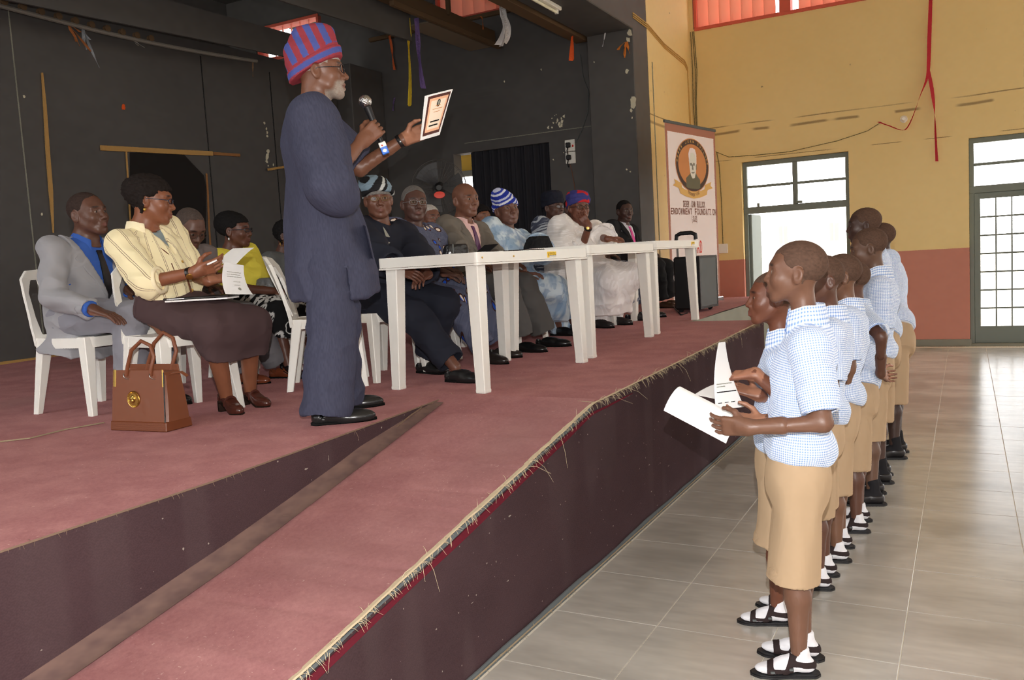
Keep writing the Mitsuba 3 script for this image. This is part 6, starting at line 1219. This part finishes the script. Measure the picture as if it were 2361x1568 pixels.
jf = garment(key, 'jacket', k, 'cream_stripe_cloth', None, [(0.015, 0, 0, 0.19, 0.175)]+[(z, a, b, c*1.10, d*1.2) for z, a, b, c, d in st0 if z > .04], {'R': (1.22, 0.082, 0.085, 0.070), 'L': (1.22, 0.082, 0.085, 0.070)}, 0.07, None, 0.035, (lambda n, w: lambda P, d: w(P, n(P, d)))(neck_cut(k, 0.07), wedge(k, 0.30, 0.26)), 0, 0.007, (0.012, 8, 2), None, True, 'cream jacket with thin brown stripes')
garment(key, 'blouse', k, 'cloth_mat', (128, 142, 146), [(0.15, 0, 0.01, .13, .11)]+[(z, a, b, c*1.0, d*1.05) for z, a, b, c, d in st0 if z > 0.16], None, 0.05, cut=neck_cut(k, 0.07), wr=None)
collar(key, k, (238, 226, 190), 0.078, 0.05, 0.05, spread=0.75)
tr_ = [front_at(k, jf, z, x)+k.cf*0.003 for x, z in ((0.035, 0.47), (0.075, 0.40), (0.06, 0.36), (0.03, 0.30), (0.0, 0.22), (0.0, 0.12), (0.0, 0.02))]
add('braid_trim', tube(tr_, 0.005, 6), mat('brown_braid', (96, 58, 40), .8), key)
pk = [front_at(k, jf, z, x)+k.cf*0.004 for x, z in ((0.055, 0.27), (0.06, 0.23), (0.10, 0.225), (0.14, 0.235), (0.145, 0.28))]; add('pocket_trim', tube(pk, 0.0035, 5), 'brown_braid', key)
for z in (0.10, 0.18, 0.26): add('button', tr(lathe([(0, 0), (.009, 0), (.009, .003), (0, .005)], 12), frame(k.cf), front_at(k, jf, z, -0.012)+k.cf*.003), 'gold', key)
c_ = k.el['R']+(k.wr['R']-k.el['R'])*0.20; R_ = frame(k.wr['R']-k.el['R']); add('cuff', tr(tm(trimesh.creation.annulus(0.050, 0.071, 0.045)), R_, c_), 'cloth_mat', key, color=np.tile(lin((236, 224, 188)), (len(tm(trimesh.creation.annulus(0.050, 0.071, 0.045))[0]), 1)))
add('cuff_trim', tr(tm(trimesh.creation.annulus(0.066, 0.074, 0.006)), R_, c_-R_[:, 2]*0.024), 'brown_braid', key)
skirt(key, k, 'cloth_mat', (74, 57, 58), 0.34, 0.009, False, tilt=-0.55)
for sd in 'LR': shoe(key, k, sd, (74, 38, 30), 0.245, 'shoe', 'gloss_mat', 0.05, 0.036, True, sole=(40, 26, 20), w=0.86); fp, fy = k.ft[sd]; Rf = rz(fy-PI/2); add('strap', tr(tube([(.034*math.cos(a), 0.035+0.01*math.sin(a), 0.052+.036*math.sin(a)) for a in np.linspace(-.3, math.pi+.3, 14)], .007, 6), Rf, fp), mat('shoe_brown', (74, 38, 30), .35) if 'shoe_brown' not in scene else 'shoe_brown', key)
glasses(key, k, (40, 42, 60), 0.023, 0.0125, 0.0018); watch(key, k, 'R', (30, 24, 22), 'gold', 0.90, 0.030)
add('earring', tr(tm(trimesh.creation.icosphere(2, 0.009)), None, k.head+k.H @ A3([0.086, -0.012, -0.045])*k.hs), 'gold', key, True)
PA = [onc(u, v, c) for u, v, c in ((507, 607, 4.32), (524, 600, 4.60), (585, 572, 4.62), (540, 607, 4.36))]
p1, S, _ = sheet_at('paper_sheet', 'white paper held up open in the hands of the woman in the cream jacket', 'paper', onc(500, 607, 4.42), onc(537, 573, 4.62), onc(586, 571, 4.60), onc(545, 609, 4.44), 0.006)
p2, S, _ = sheet_at('letter', 'bent typed letter drooping over the hand of the woman in the cream jacket', 'letter', onc(517, 604, 4.40), onc(520, 678, 4.34), onc(583, 679, 4.44), onc(562, 612, 4.52), 0.02)
sgn = 1 if np.cross(onc(520, 678, 4.34)-onc(517, 604, 4.4), onc(562, 612, 4.52)-onc(517, 604, 4.4)) @ ray(540, 640) < 0 else -1
for u_, a, b in ((.25, .2, .85), (.32, .2, .8), (.39, .2, .85), (.55, .45, .75), (.66, .45, .7)): on_sheet(S, p2, 'text_line', u_, u_+.015, a, b, 'ink_grey', .0014*sgn)
disk_on(S, p2, 'stamp', .8, .62, .05, .06, 'ink_grey', .0014*sgn)
lp = thing('folder', 'black folder lying on the lap of the woman in the cream jacket', 'folder'); q0 = (k.kn['R']+k.kn['L'])/2*0.55+k.pel*0.45+UP*0.115; Rl = rz(0.55); add('cover', tr(bx(-0.17, 0.17, -0.12, 0.12, 0, 0.012, .003), Rl, q0), mat('gloss_black', (24, 22, 22), .15, .5), lp); add('page', tr(bx(-0.16, 0.165, -0.125, 0.11, -0.010, -0.001, .001), Rl, q0), 'paper_white', lp); add('clasp', tr(bx(-0.15, -0.06, -0.124, -0.120, 0.003, 0.009), Rl, q0), 'steel', lp)
pn = thing('pen', 'white pen in the right hand of the woman in the cream jacket', 'pen'); pa, pb = onc(478, 610, 4.27), onc(500, 600, 4.27); add('barrel', tube([pa, (pa+pb)/2, pb], [.0045, .005, .004], 8), 'paper_white', pn); add('tip', tube([pa-(pb-pa)*.15, pa], [.001, .004], 8), 'grey_plastic', pn)
# man with the bowed head
key, k = sit('man in a brown grey blazer with bowed head behind the reading woman', (437, 528), 5.5, 0.0, -0.15, -0.55, 0.0, 1.0, 1.06, (0.24, 0.0), {'R': (onc(470, 655, 5.0), onc(510, 640, 5.0)-onc(470, 655, 5.0), UP*-1, .5)}, {'R': ((-4.33, 4.18), 0.1), 'L': ((-4.25, 4.42), 0.2)}, None, None, 0, 0.20, 'white plastic chair under the man with the bowed head')
body(key, k, (96, 66, 54), 0.005, 0.005, dict(fat=.5), legs=False, tw=.85); hair(key, k, (66, 52, 46), 0.0015, 0.095, -0.2, -0.04, grey=.12)
suit(key, k, (116, 106, 104), (120, 132, 128), None, 0.03, 0.12, 0.30, 1.02, -0.05); trousers(key, k, (112, 110, 114), (0.105, 0.09, 0.085)); glasses(key, k, (60, 50, 40), .023, .014, .0014)
for sd in 'LR': shoe(key, k, sd, (112, 58, 36), 0.285)
# woman in yellow
key, k = sit('woman in a bright yellow top and black floral skirt', (543, 533), 6.15, -0.05, 0.35, -0.02, 0.05, 0.96, 1.04, (-0.02, -0.05), {'R': (onc(640, 672, 5.95), A3([.9, .2, -.1]), -UP, .5), 'L': (onc(650, 665, 6.2), A3([.7, -.6, 0]), -UP, .5)}, {'R': ((-4.16, 4.42), -0.05), 'L': ((-4.05, 4.62), 0.05)}, None, None, 0.25, 0.185, 'white plastic chair under the woman in the yellow top')
P4 = k
body(key, k, (92, 58, 46), 0.005, 0.005, dict(lips=1.1), legs=True, tw=.85, bh=.012); L = k.len
def updo(d, q, P): return smin(d, smax(ell(q, (0, -0.05, 0.055), np.eye(3), (0.082, 0.10, 0.088)), (-.03-q[:, 2]).astype(f32), .03)*k.hs, 0.02)
hair(key, k, (20, 18, 18), 0.008, 0.058, 0, -0.06, 0.008, extra=updo)
st0 = torso_st(k, 1.05, 1.0, 0.05); garment(key, 'top', k, 'cloth_mat', (220, 206, 78), [(-0.06, 0, 0.02, .20, .20)]+[(z, a, b, c*1.12, d*1.2) for z, a, b, c, d in st0 if z > 0], {sd: (0.55, .09, .08, .078) for sd in 'LR'}, .068, None, .035, neck_cut(k, .098), 0, .009, (.012, 8, 6))
skirt(key, k, 'floral_cloth', None, .42, .011, True, tilt=-.4)
for sd in 'LR': shoe(key, k, sd, (22, 20, 22), .24, 'shoe', 'gloss_mat', .05, .045, w=.85)
glasses(key, k, (30, 30, 40), .025, .013, .002)
add('earring', tr(tm(trimesh.creation.icosphere(2, .007)), np.diag([1, 1, 2.2]), k.head+k.H @ A3([.085, -.012, -.052])*k.hs), 'steel', key, True)
soft_box('purse', 'silver grey sequinned purse on the lap of the woman in yellow', 'purse', (k.kn['R']+k.kn['L'])/2*.62+k.pel*.38+UP*.125, (.22, .12, .08), .5, 'satin_mat', (104, 106, 108), amp=.008)
# woman half hidden behind the standing man
key, k = sit('woman in a grey top half hidden behind the standing man', (664, 545), 6.9, 0.0, 0.3, -0.05, 0, .96, 1.03, (0.0, 0.0), None, None, None, None, 0, .185, 'white plastic chair hidden behind the standing man')
body(key, k, (88, 58, 48), .006, .006, None, legs=True, tw=.85); hair(key, k, (20, 18, 18), .012, .06, 0, -.09, .012); st0 = torso_st(k, 1.0, 1.0, .03)
garment(key, 'top', k, 'cloth_mat', (92, 94, 94), [(-0.06, 0, 0.02, .20, .18)]+[(z, a, b, c*1.1, d*1.15) for z, a, b, c, d in st0 if z > 0], {sd: (.8, .075, .07, .07) for sd in 'LR'}, .068, None, .035, neck_cut(k, .09), 0, .01, (.01, 9, 7)); skirt(key, k, 'cloth_mat', (176, 60, 110), .6, .013)
add('earring', tube([k.head+k.H @ (A3([.085, -.01+.018*math.cos(a), -.06+.018*math.sin(a)]))*k.hs for a in np.linspace(0, 2*PI, 17)[:-1]], .0022, 6, True), 'gold', key)
for sd in 'LR': shoe(key, k, sd, (22, 20, 22), .24)
# empty chair turned towards the speaker
ce = (onstage(692, 902)+onstage(833, 890))/2; cf_ = unit((onstage(833, 890)-onstage(692, 902))*A3([1, 1, 0])); cl_ = A3([-cf_[1], cf_[0], 0]); cc = ce+cl_*.20+cf_*.0; chair(cc[0], cc[1], math.atan2(cf_[1], cf_[0]), 'empty white plastic chair right behind the standing man')

# guests at the tables
def agbada(key, k, mtl, color=None, pattern=True, st_w=1.15, cuff=0.11, t=1.6, gown=True, h=.009, hem_t=.9, neck=.085, kr=(.15, .13, .14), wr=(.018, 6, 3)):
    st0 = torso_st(k, st_w, 1.05, .05); s = k.s
    st = [(-0.12, 0, .02, .23, .20)]+[(z, a, b, c*1.14, d*1.2) for z, a, b, c, d in st0 if z > 0]
    ends = {sd: k.kn[sd]+(k.an[sd]-k.kn[sd])*hem_t for sd in 'LR'}
    def ex(P, d):
        if gown:
            for sd in 'LR': d = smin(d, cone(P, k.hip[sd], k.kn[sd], kr[0]*.85, kr[1]*.85), .08); d = smin(d, cone(P, k.kn[sd], ends[sd], kr[1]*.85, kr[2]*.85), .07)
            d = smin(d, cone(P, (k.kn['L']+k.kn['R'])/2, (ends['L']+ends['R'])/2, kr[1]*.7, kr[2]*.7), .08)
            e0 = (ends['L']+ends['R'])/2; d = np.maximum(d, np.where(plane(P, k.pel+k.f*.2, k.f) > 0, plane(P, e0, -UP), -1))
        return d
    g_ = garment(key, 'gown' if gown else 'tunic', k, mtl, color, st, {sd: (t, .10, .105, cuff) for sd in 'LR'}, .08, {sd: (1.92, .05, .05, .05) for sd in 'LR'} if gown else None, .05, neck_cut(k, neck), 0, h, wr, ex, pattern)
    return g_
# dark tunic, striped cap, nearest at the table
key, k = sit('man in a dark navy tunic and grey black striped cap at the near table', (873, 462), 5.6, -0.25, -0.85, -0.02, 0.02, 1.05, 1.08, (0.05, .06), {'R': (onc(928, 634, 5.12), onc(985, 652, 5.1)-onc(928, 634, 5.12), A3([-.3, .6, -.6]), .4), 'L': (onc(1000, 655, 5.25), A3([.1, -.9, -.2]), -UP, .4)}, {'R': ((-2.78, 4.40), -.1), 'L': ((-3.22, 4.72), -.25)}, None, None, -.1, .205, 'white plastic chair under the man in the dark navy tunic')
P7 = k
body(key, k, (104, 68, 54), .0042, .0042, dict(fat=.7, nose=1.02), legs=True, tw=.9, bh=.012, cols=dict(brow=(60, 54, 50))); hair(key, k, (90, 84, 80), .002, .03, 0, -.05, grey=.5)
tf_ = agbada(key, k, 'cloth_mat', (36, 38, 48), False, 1.2, .085, 1.82, False, .0085)
for z in (.86, .62, .42): add('embroidery', ribbon([front_at(k, tf_, k.len*z+d_, .02)+k.cf*.004 for d_ in (.04, 0, -.04)], k.R[:, 0], .035, .003), 'ink_grey', key)
trousers(key, k, (34, 36, 46), (.12, .10, .085), 1.90)
for sd in 'LR': shoe(key, k, sd, (30, 30, 31), .285)
glasses(key, k, (120, 100, 60), .022, .0125, .0013); watch(key, k, 'R', (170, 170, 172), 'steel', .95, .034)
def gb(q, low):
    t = (q[:, 0]*.8+q[:, 2]*.75+.35*q[:, 1])/.020+1.5*meshkit.noise(q*18); i = np.floor(t).astype(int) % 6; c = A3([lin(x) for x in ((30, 30, 32), (118, 138, 152), (118, 138, 152), (32, 32, 34), (188, 192, 190), (34, 34, 36))]); return c[i]
cap(key, k, gb, [(-0.02, 0, -.012, .083, .106), (.05, 0, -.012, .092, .113), (.09, .012, -.014, .096, .112), (.125, .022, -.016, .085, .09), (.148, .028, -.016, .05, .055), (.155, .03, -.016, .02, .02)], .25, .046, 2.2, .0045, 'grey and black striped cap')
# blue print shirt, grey hair
key, k = sit('grey haired man with glasses in a blue print tunic', (955, 472), 6.25, -0.2, -0.70, .03, -.03, 1.02, 1.12, (.04, .05), {'R': (onc(1035, 640, 5.9), A3([.8, .2, -.2]), -UP, .4)}, {'R': ((-3.0, 5.17), -.2), 'L': ((-3.06, 5.45), 0)}, None, None, -.05, .2, 'white plastic chair under the man in the blue print tunic')
body(key, k, (84, 58, 50), .0048, .0055, dict(fat=.1, jaw=1.02), legs=False, tw=.9); hair(key, k, (88, 83, 80), .003, .088, -.35, -.05, .002, grey=.25)
agbada(key, k, 'ankara_cloth', None, True, 1.12, .085, 1.7, False); trousers(key, k, None, (.115, .10, .09), 1.9, 'ankara_cloth', True); glasses(key, k, (150, 150, 150), .0235, .0145, .0014)
for sd in 'LR': shoe(key, k, sd, (40, 34, 32), .275)
# man behind, white hair
key, k = sit('older man with short white hair peering from the second row', (991, 505), 7.8, -.2, -.35, 0, 0, 1, 1.05, (.05, 0)); chair(k.pel[0], k.pel[1], -.2, 'white plastic chair in the second row under the white haired man')
body(key, k, (112, 74, 60), .006, .007, None, legs=True, tw=.9); hair(key, k, (176, 170, 164), .003, .078, -.2, -.05, .002); agbada(key, k, 'cloth_mat', (60, 58, 62), False, 1.1, .09, 1.5, True, .012)
for sd in 'LR': shoe(key, k, sd)
# bald man in the grey suit
key, k = sit('bald man in a brownish grey suit with a purple tie at the near table', (1073, 464), 6.75, -.12, -.38, .02, 0, 1.03, 1.14, (.03, .04), {'L': (onc(1195, 640, 6.4), A3([.9, .1, -.1]), -UP, .4), 'R': (onc(1120, 645, 6.1), A3([.9, .1, -.1]), -UP, .4)}, {'R': ((-3.02, 5.76), -.1), 'L': ((-2.98, 6.08), .05)}, None, None, 0, .205, 'white plastic chair under the bald man in the suit')
body(key, k, (116, 78, 62), .0045, .006, dict(fat=.2, jaw=1.03), legs=False, tw=.9)
suit(key, k, (112, 106, 98), (226, 190, 186), (84, 46, 84), .02, .14, .33, 1.05, -.1); trousers(key, k, (86, 84, 82), (.11, .10, .10), 1.92)
q_ = k.pel+k.R @ A3([-.12, .165, k.len*.62]); add('pocket_square', mesh(lambda P: smin(ball(P, q_, .028), ball(P, q_+A3([0, .02, .02]), .02), .01), q_-.06, q_+.06, .006), 'satin_mat', key, color=None if False else np.tile(lin((72, 44, 80)), (len(mesh(lambda P: smin(ball(P, q_, .028), ball(P, q_+A3([0, .02, .02]), .02), .01), q_-.06, q_+.06, .006)[0]), 1)))
for sd in 'LR': shoe(key, k, sd, (20, 20, 21), .30)
# woman behind him
key, k = sit('woman with dark hair looking up from the second row', (1108, 505), 8.1, -.2, -.25, .15, 0, .95, 1.05, (.05, 0)); chair(k.pel[0], k.pel[1], -.2, 'white plastic chair in the second row under the dark haired woman')
body(key, k, (120, 78, 60), .006, .007, dict(fat=.6, lips=1.1), legs=True, tw=.9); hair(key, k, (24, 20, 20), .016, .055, 0, -.10, .02, .006); agbada(key, k, 'cloth_mat', (70, 50, 56), False, 1.05, .08, 1.2, True, .012)
for sd in 'LR': shoe(key, k, sd)
# blue lace
key, k = sit('man in shiny light blue lace with a blue and white cap', (1168, 486), 7.25, -.1, -.62, .10, .08, 1.04, 1.14, (.0, .08), {'L': (onc(1236, 556, 7.0), onc(1252, 592, 6.85)-onc(1236, 556, 7.0), A3([-.2, -.3, -.9]), .35), 'R': (onc(1205, 632, 6.9), A3([.9, .2, 0]), -UP, .4)}, {'R': ((-3.22, 6.85), -.1), 'L': ((-3.2, 7.12), .1)}, {'L': A3([-.2, .8, -.3])}, None, 0, .21, 'white plastic chair under the man in light blue lace')
body(key, k, (104, 70, 58), .0048, .006, dict(fat=.5), legs=True, tw=.95, bh=.014); hair(key, k, (96, 92, 90), .003, .05, 0, -.05, grey=.5); agbada(key, k, 'blue_lace_cloth', None, True, 1.2, .10, 1.75, True, .0085, .86)
def bw_(q, low): t = np.floor((q[:, 2]*.9+q[:, 0]*.5+q[:, 1]*.35)/.013).astype(int) % 5; return A3([lin(x) for x in ((38, 52, 150), (38, 52, 150), (214, 218, 232), (50, 64, 160), (190, 196, 220))])[t]
cap(key, k, bw_, [(-0.02, 0, -.012, .083, .106), (.05, 0, -.012, .087, .108), (.09, .01, -.010, .084, .10), (.13, .03, .0, .068, .075), (.165, .045, .005, .035, .04), (.178, .05, .005, .012, .015)], .15, .034, 2.2, .005, 'blue and white cap')
for sd in 'LR': shoe(key, k, sd, (20, 20, 21), .29)
# tie-dye stripes
key, k = sit('man in a grey white tie dye tunic and dark round cap', (1276, 480), 9.7, -.1, -.35, .02, 0, 1.06, 1.2, (.03, .05), None, None, None, None, 0, .205, 'white plastic chair under the man in the tie dye tunic')
body(key, k, (88, 62, 54), .0055, .007, dict(fat=.8), legs=False, tw=.95); agbada(key, k, 'tie_dye_cloth', None, True, 1.2, .10, 1.4, True, .01)
cap(key, k, lambda q, low: np.tile(lin((34, 36, 48)), (len(q), 1)), [(-0.02, 0, -.012, .083, .106), (.05, 0, -.012, .09, .112), (.10, 0, -.012, .098, .116), (.145, 0, -.012, .09, .10), (.165, 0, -.012, .05, .06), (.17, 0, -.012, .02, .02)], .2, .040, 2.2, .006, 'dark navy cap'); glasses(key, k, (60, 50, 40), .023, .013, .0015)
for sd in 'LR': shoe(key, k, sd)
# hidden man with the striped trousers
key, k = sit('man in grey striped trousers mostly hidden behind the man in white', (1322, 483), 8.8, -.05, -.6, 0, 0, 1.02, 1.06, (-.04, -.02), None, {'R': ((-2.98, 8.12), -.1), 'L': ((-2.93, 8.40), .0)}, None, None, 0, .2, 'white plastic chair under the man in grey striped trousers')
body(key, k, (84, 60, 52), .007, .008, None, legs=False, tw=.9); hair(key, k, (26, 22, 22), .002, .08, 0, -.05); agbada(key, k, 'tie_dye_cloth', None, True, 1.1, .09, 1.3, False, .012)
def vs_(V, C, q): t = np.floor((V @ k.l)/.022).astype(int) % 2; return np.where(t[:, None] == 0, np.asarray(lin((72, 76, 92)))[None], np.asarray(lin((150, 152, 162)))[None])*np.ones_like(C)
trousers(key, k, (80, 84, 98), (.12, .12, .12), 1.80, colfn=vs_, h=.008)
for sd in 'LR': shoe(key, k, sd, (26, 26, 32), .29)
# white agbada
key, k = sit('man in a flowing white gown and red blue cap with a hand over his mouth', (1334, 480), 8.15, -.42, -.72, -.03, 0, 1.05, 1.14, (.02, .02), {'R': (onc(1357, 522, 7.80), onc(1336, 490, 7.80)-onc(1357, 522, 7.80), onc(1334, 480, 8.2)-onc(1345, 500, 7.85), .55), 'L': (onc(1408, 556, 7.65), onc(1440, 552, 7.7)-onc(1408, 556, 7.65), -UP, .5)}, {'R': ((-3.10, 7.48), -.35), 'L': ((-3.02, 7.72), -.25)}, {'R': A3([.3, .2, -1]), 'L': A3([0, .5, -1])}, None, 0, .21, 'white plastic chair under the man in the white gown')
body(key, k, (112, 70, 56), .0048, .005, dict(fat=.6), legs=False, tw=.95); hair(key, k, (80, 74, 72), .002, .04, 0, -.05, grey=.4); ends = None
agbada(key, k, 'white_lace_cloth', None, True, 1.3, .13, 1.45, True, .0085, .93, .085, (.16, .13, .17), (.022, 6, 5))
shd = k.sh['R']; m = mesh(lambda P: smin(smin(cone(P, shd+UP*.05, shd-UP*.25+k.cf*.12-k.cl*.10, .10, .15), cone(P, shd-UP*.25+k.cf*.12-k.cl*.10, shd-UP*.55+k.cf*.10-k.cl*.12, .15, .15), .06), cone(P, shd+k.cl*.1+UP*.03, shd-UP*.1+k.cf*.1, .08, .12), .06), *bounds([shd, shd-UP*.6], m=.36), .010); m = wrinkle(m, .03, 7, 5, (1, 1, .35)); n_ = normals(*m); V_ = m[0]-shd; add('draped_sleeve', plys(m, np.stack([V_ @ k.cl, V_[:, 2]], 1), n_, 'white_lace_cloth'), None, key)
def rbq(q, low): t = meshkit.noise(q*22); return np.where((t > .52)[:, None], np.asarray(lin((190, 44, 50)))[None], np.asarray(lin((62, 62, 124)))[None])
cap(key, k, rbq, [(-0.02, 0, -.012, .083, .106), (.05, 0, -.012, .092, .112), (.09, 0, -.012, .095, .112), (.13, 0, -.012, .08, .09), (.15, 0, -.012, .045, .05), (.156, 0, -.012, .02, .02)], .2, .040, 2.2, .005, 'red and blue cap'); glasses(key, k, (30, 28, 26), .0235, .0145, .002); watch(key, k, 'R', (24, 24, 24), 'gold', .92, .034)
for sd in 'LR': shoe(key, k, sd, (40, 38, 38), .28)
# black suit, pink tie
key, k = sit('man in a black suit with a bright pink tie at the far table', (1440, 488), 10.2, -.15, -.65, -.05, 0, 1.03, 1.10, (.0, .06), {'R': (onc(1425, 640, 9.8), A3([.9, 0, -.1]), -UP, .4)}, {'R': ((-3.2, 9.75), -.1), 'L': ((-3.22, 10.05), .1)}, None, None, -.1, .205, 'white plastic chair under the man in the black suit')
body(key, k, (72, 50, 44), .0055, .007, dict(fat=.3), legs=False, tw=.9); hair(key, k, (26, 22, 22), .002, .085, -.2, -.05)
suit(key, k, (34, 34, 36), (206, 204, 214), (214, 70, 150), .02, .12, .33, 1.02, -.1); trousers(key, k, (30, 30, 32))
for sd in 'LR': shoe(key, k, sd, (70, 48, 36), .28)

# what the two nearest boys hold
a_, b_, c_, d_ = onc(1534, 900, 2.95), onc(1548, 886, 3.10), onc(1700, 1000, 3.02), onc(1672, 1012, 2.84)
def curl_sheet(name, label, p0, p1, wdir, r, ang0, ang1, n=16, nl=10, th=.001):
    """a sheet rolled about the axis p0-p1: starts along wdir and bends round"""
    ax = unit(p1-p0); w = unit(wdir-ax*(wdir @ ax)); up_ = np.cross(ax, w); P = []
    for t in np.linspace(0, 1, nl):
        row = []
        for a in np.linspace(ang0, ang1, n): rr = r*(1+.25*(a-ang0)/(ang1-ang0)); row.append(p0+(p1-p0)*t+(w*math.cos(a)+up_*math.sin(a))*rr)
        P.append(row)
    k_ = thing(name, label, 'paper'); add('sheet', grid_sheet(A3(P), th), 'paper_white', k_, True); return k_
ax0, ax1 = onc(1552, 926, 3.10), onc(1694, 1000, 2.99)
curl_sheet('paper_sheet', 'large white sheet curled into a half roll in the hands of the nearest schoolboy', ax0, ax1, UP, .058, -0.75, 1.9)
curl_sheet('paper_sheet', 'second white sheet inside the half roll held by the nearest schoolboy', onc(1560, 924, 3.12), onc(1700, 996, 3.01), UP, .048, -0.6, 1.2)
q1, S, _ = sheet_at('certificate', 'tall folded certificate held upright by the schoolboy beside the stage', 'certificate', onc(1657, 790, 3.22), onc(1651, 946, 3.14), onc(1716, 938, 3.20), onc(1672, 788, 3.28), .012)
sg_ = 1 if np.cross(onc(1651, 946, 3.14)-onc(1657, 790, 3.22), onc(1672, 788, 3.28)-onc(1657, 790, 3.22)) @ ray(1680, 880) < 0 else -1
for u_, a, b in ((.62, .1, .85), (.66, .1, .5)): on_sheet(S, q1, 'text_line', u_, u_+.014, a, b, 'ink_grey', .0014*sg_)
on_sheet(S, q1, 'text_block', .74, .755, .1, .95, 'ink_black', .0014*sg_)
for a in (.1, .35, .6): on_sheet(S, q1, 'text_dash', .90, .91, a, a+.14, 'ink_black', .0014*sg_)
q1, S, _ = sheet_at('certificate', 'cream certificate sticking out flat beside the tall folded one', 'certificate', onc(1601, 910, 3.24), onc(1648, 886, 3.40), onc(1700, 900, 3.36), onc(1660, 922, 3.20), .004); on_sheet(S, q1, 'emblem', .3, .5, .3, .5, 'ink_brown', .002)
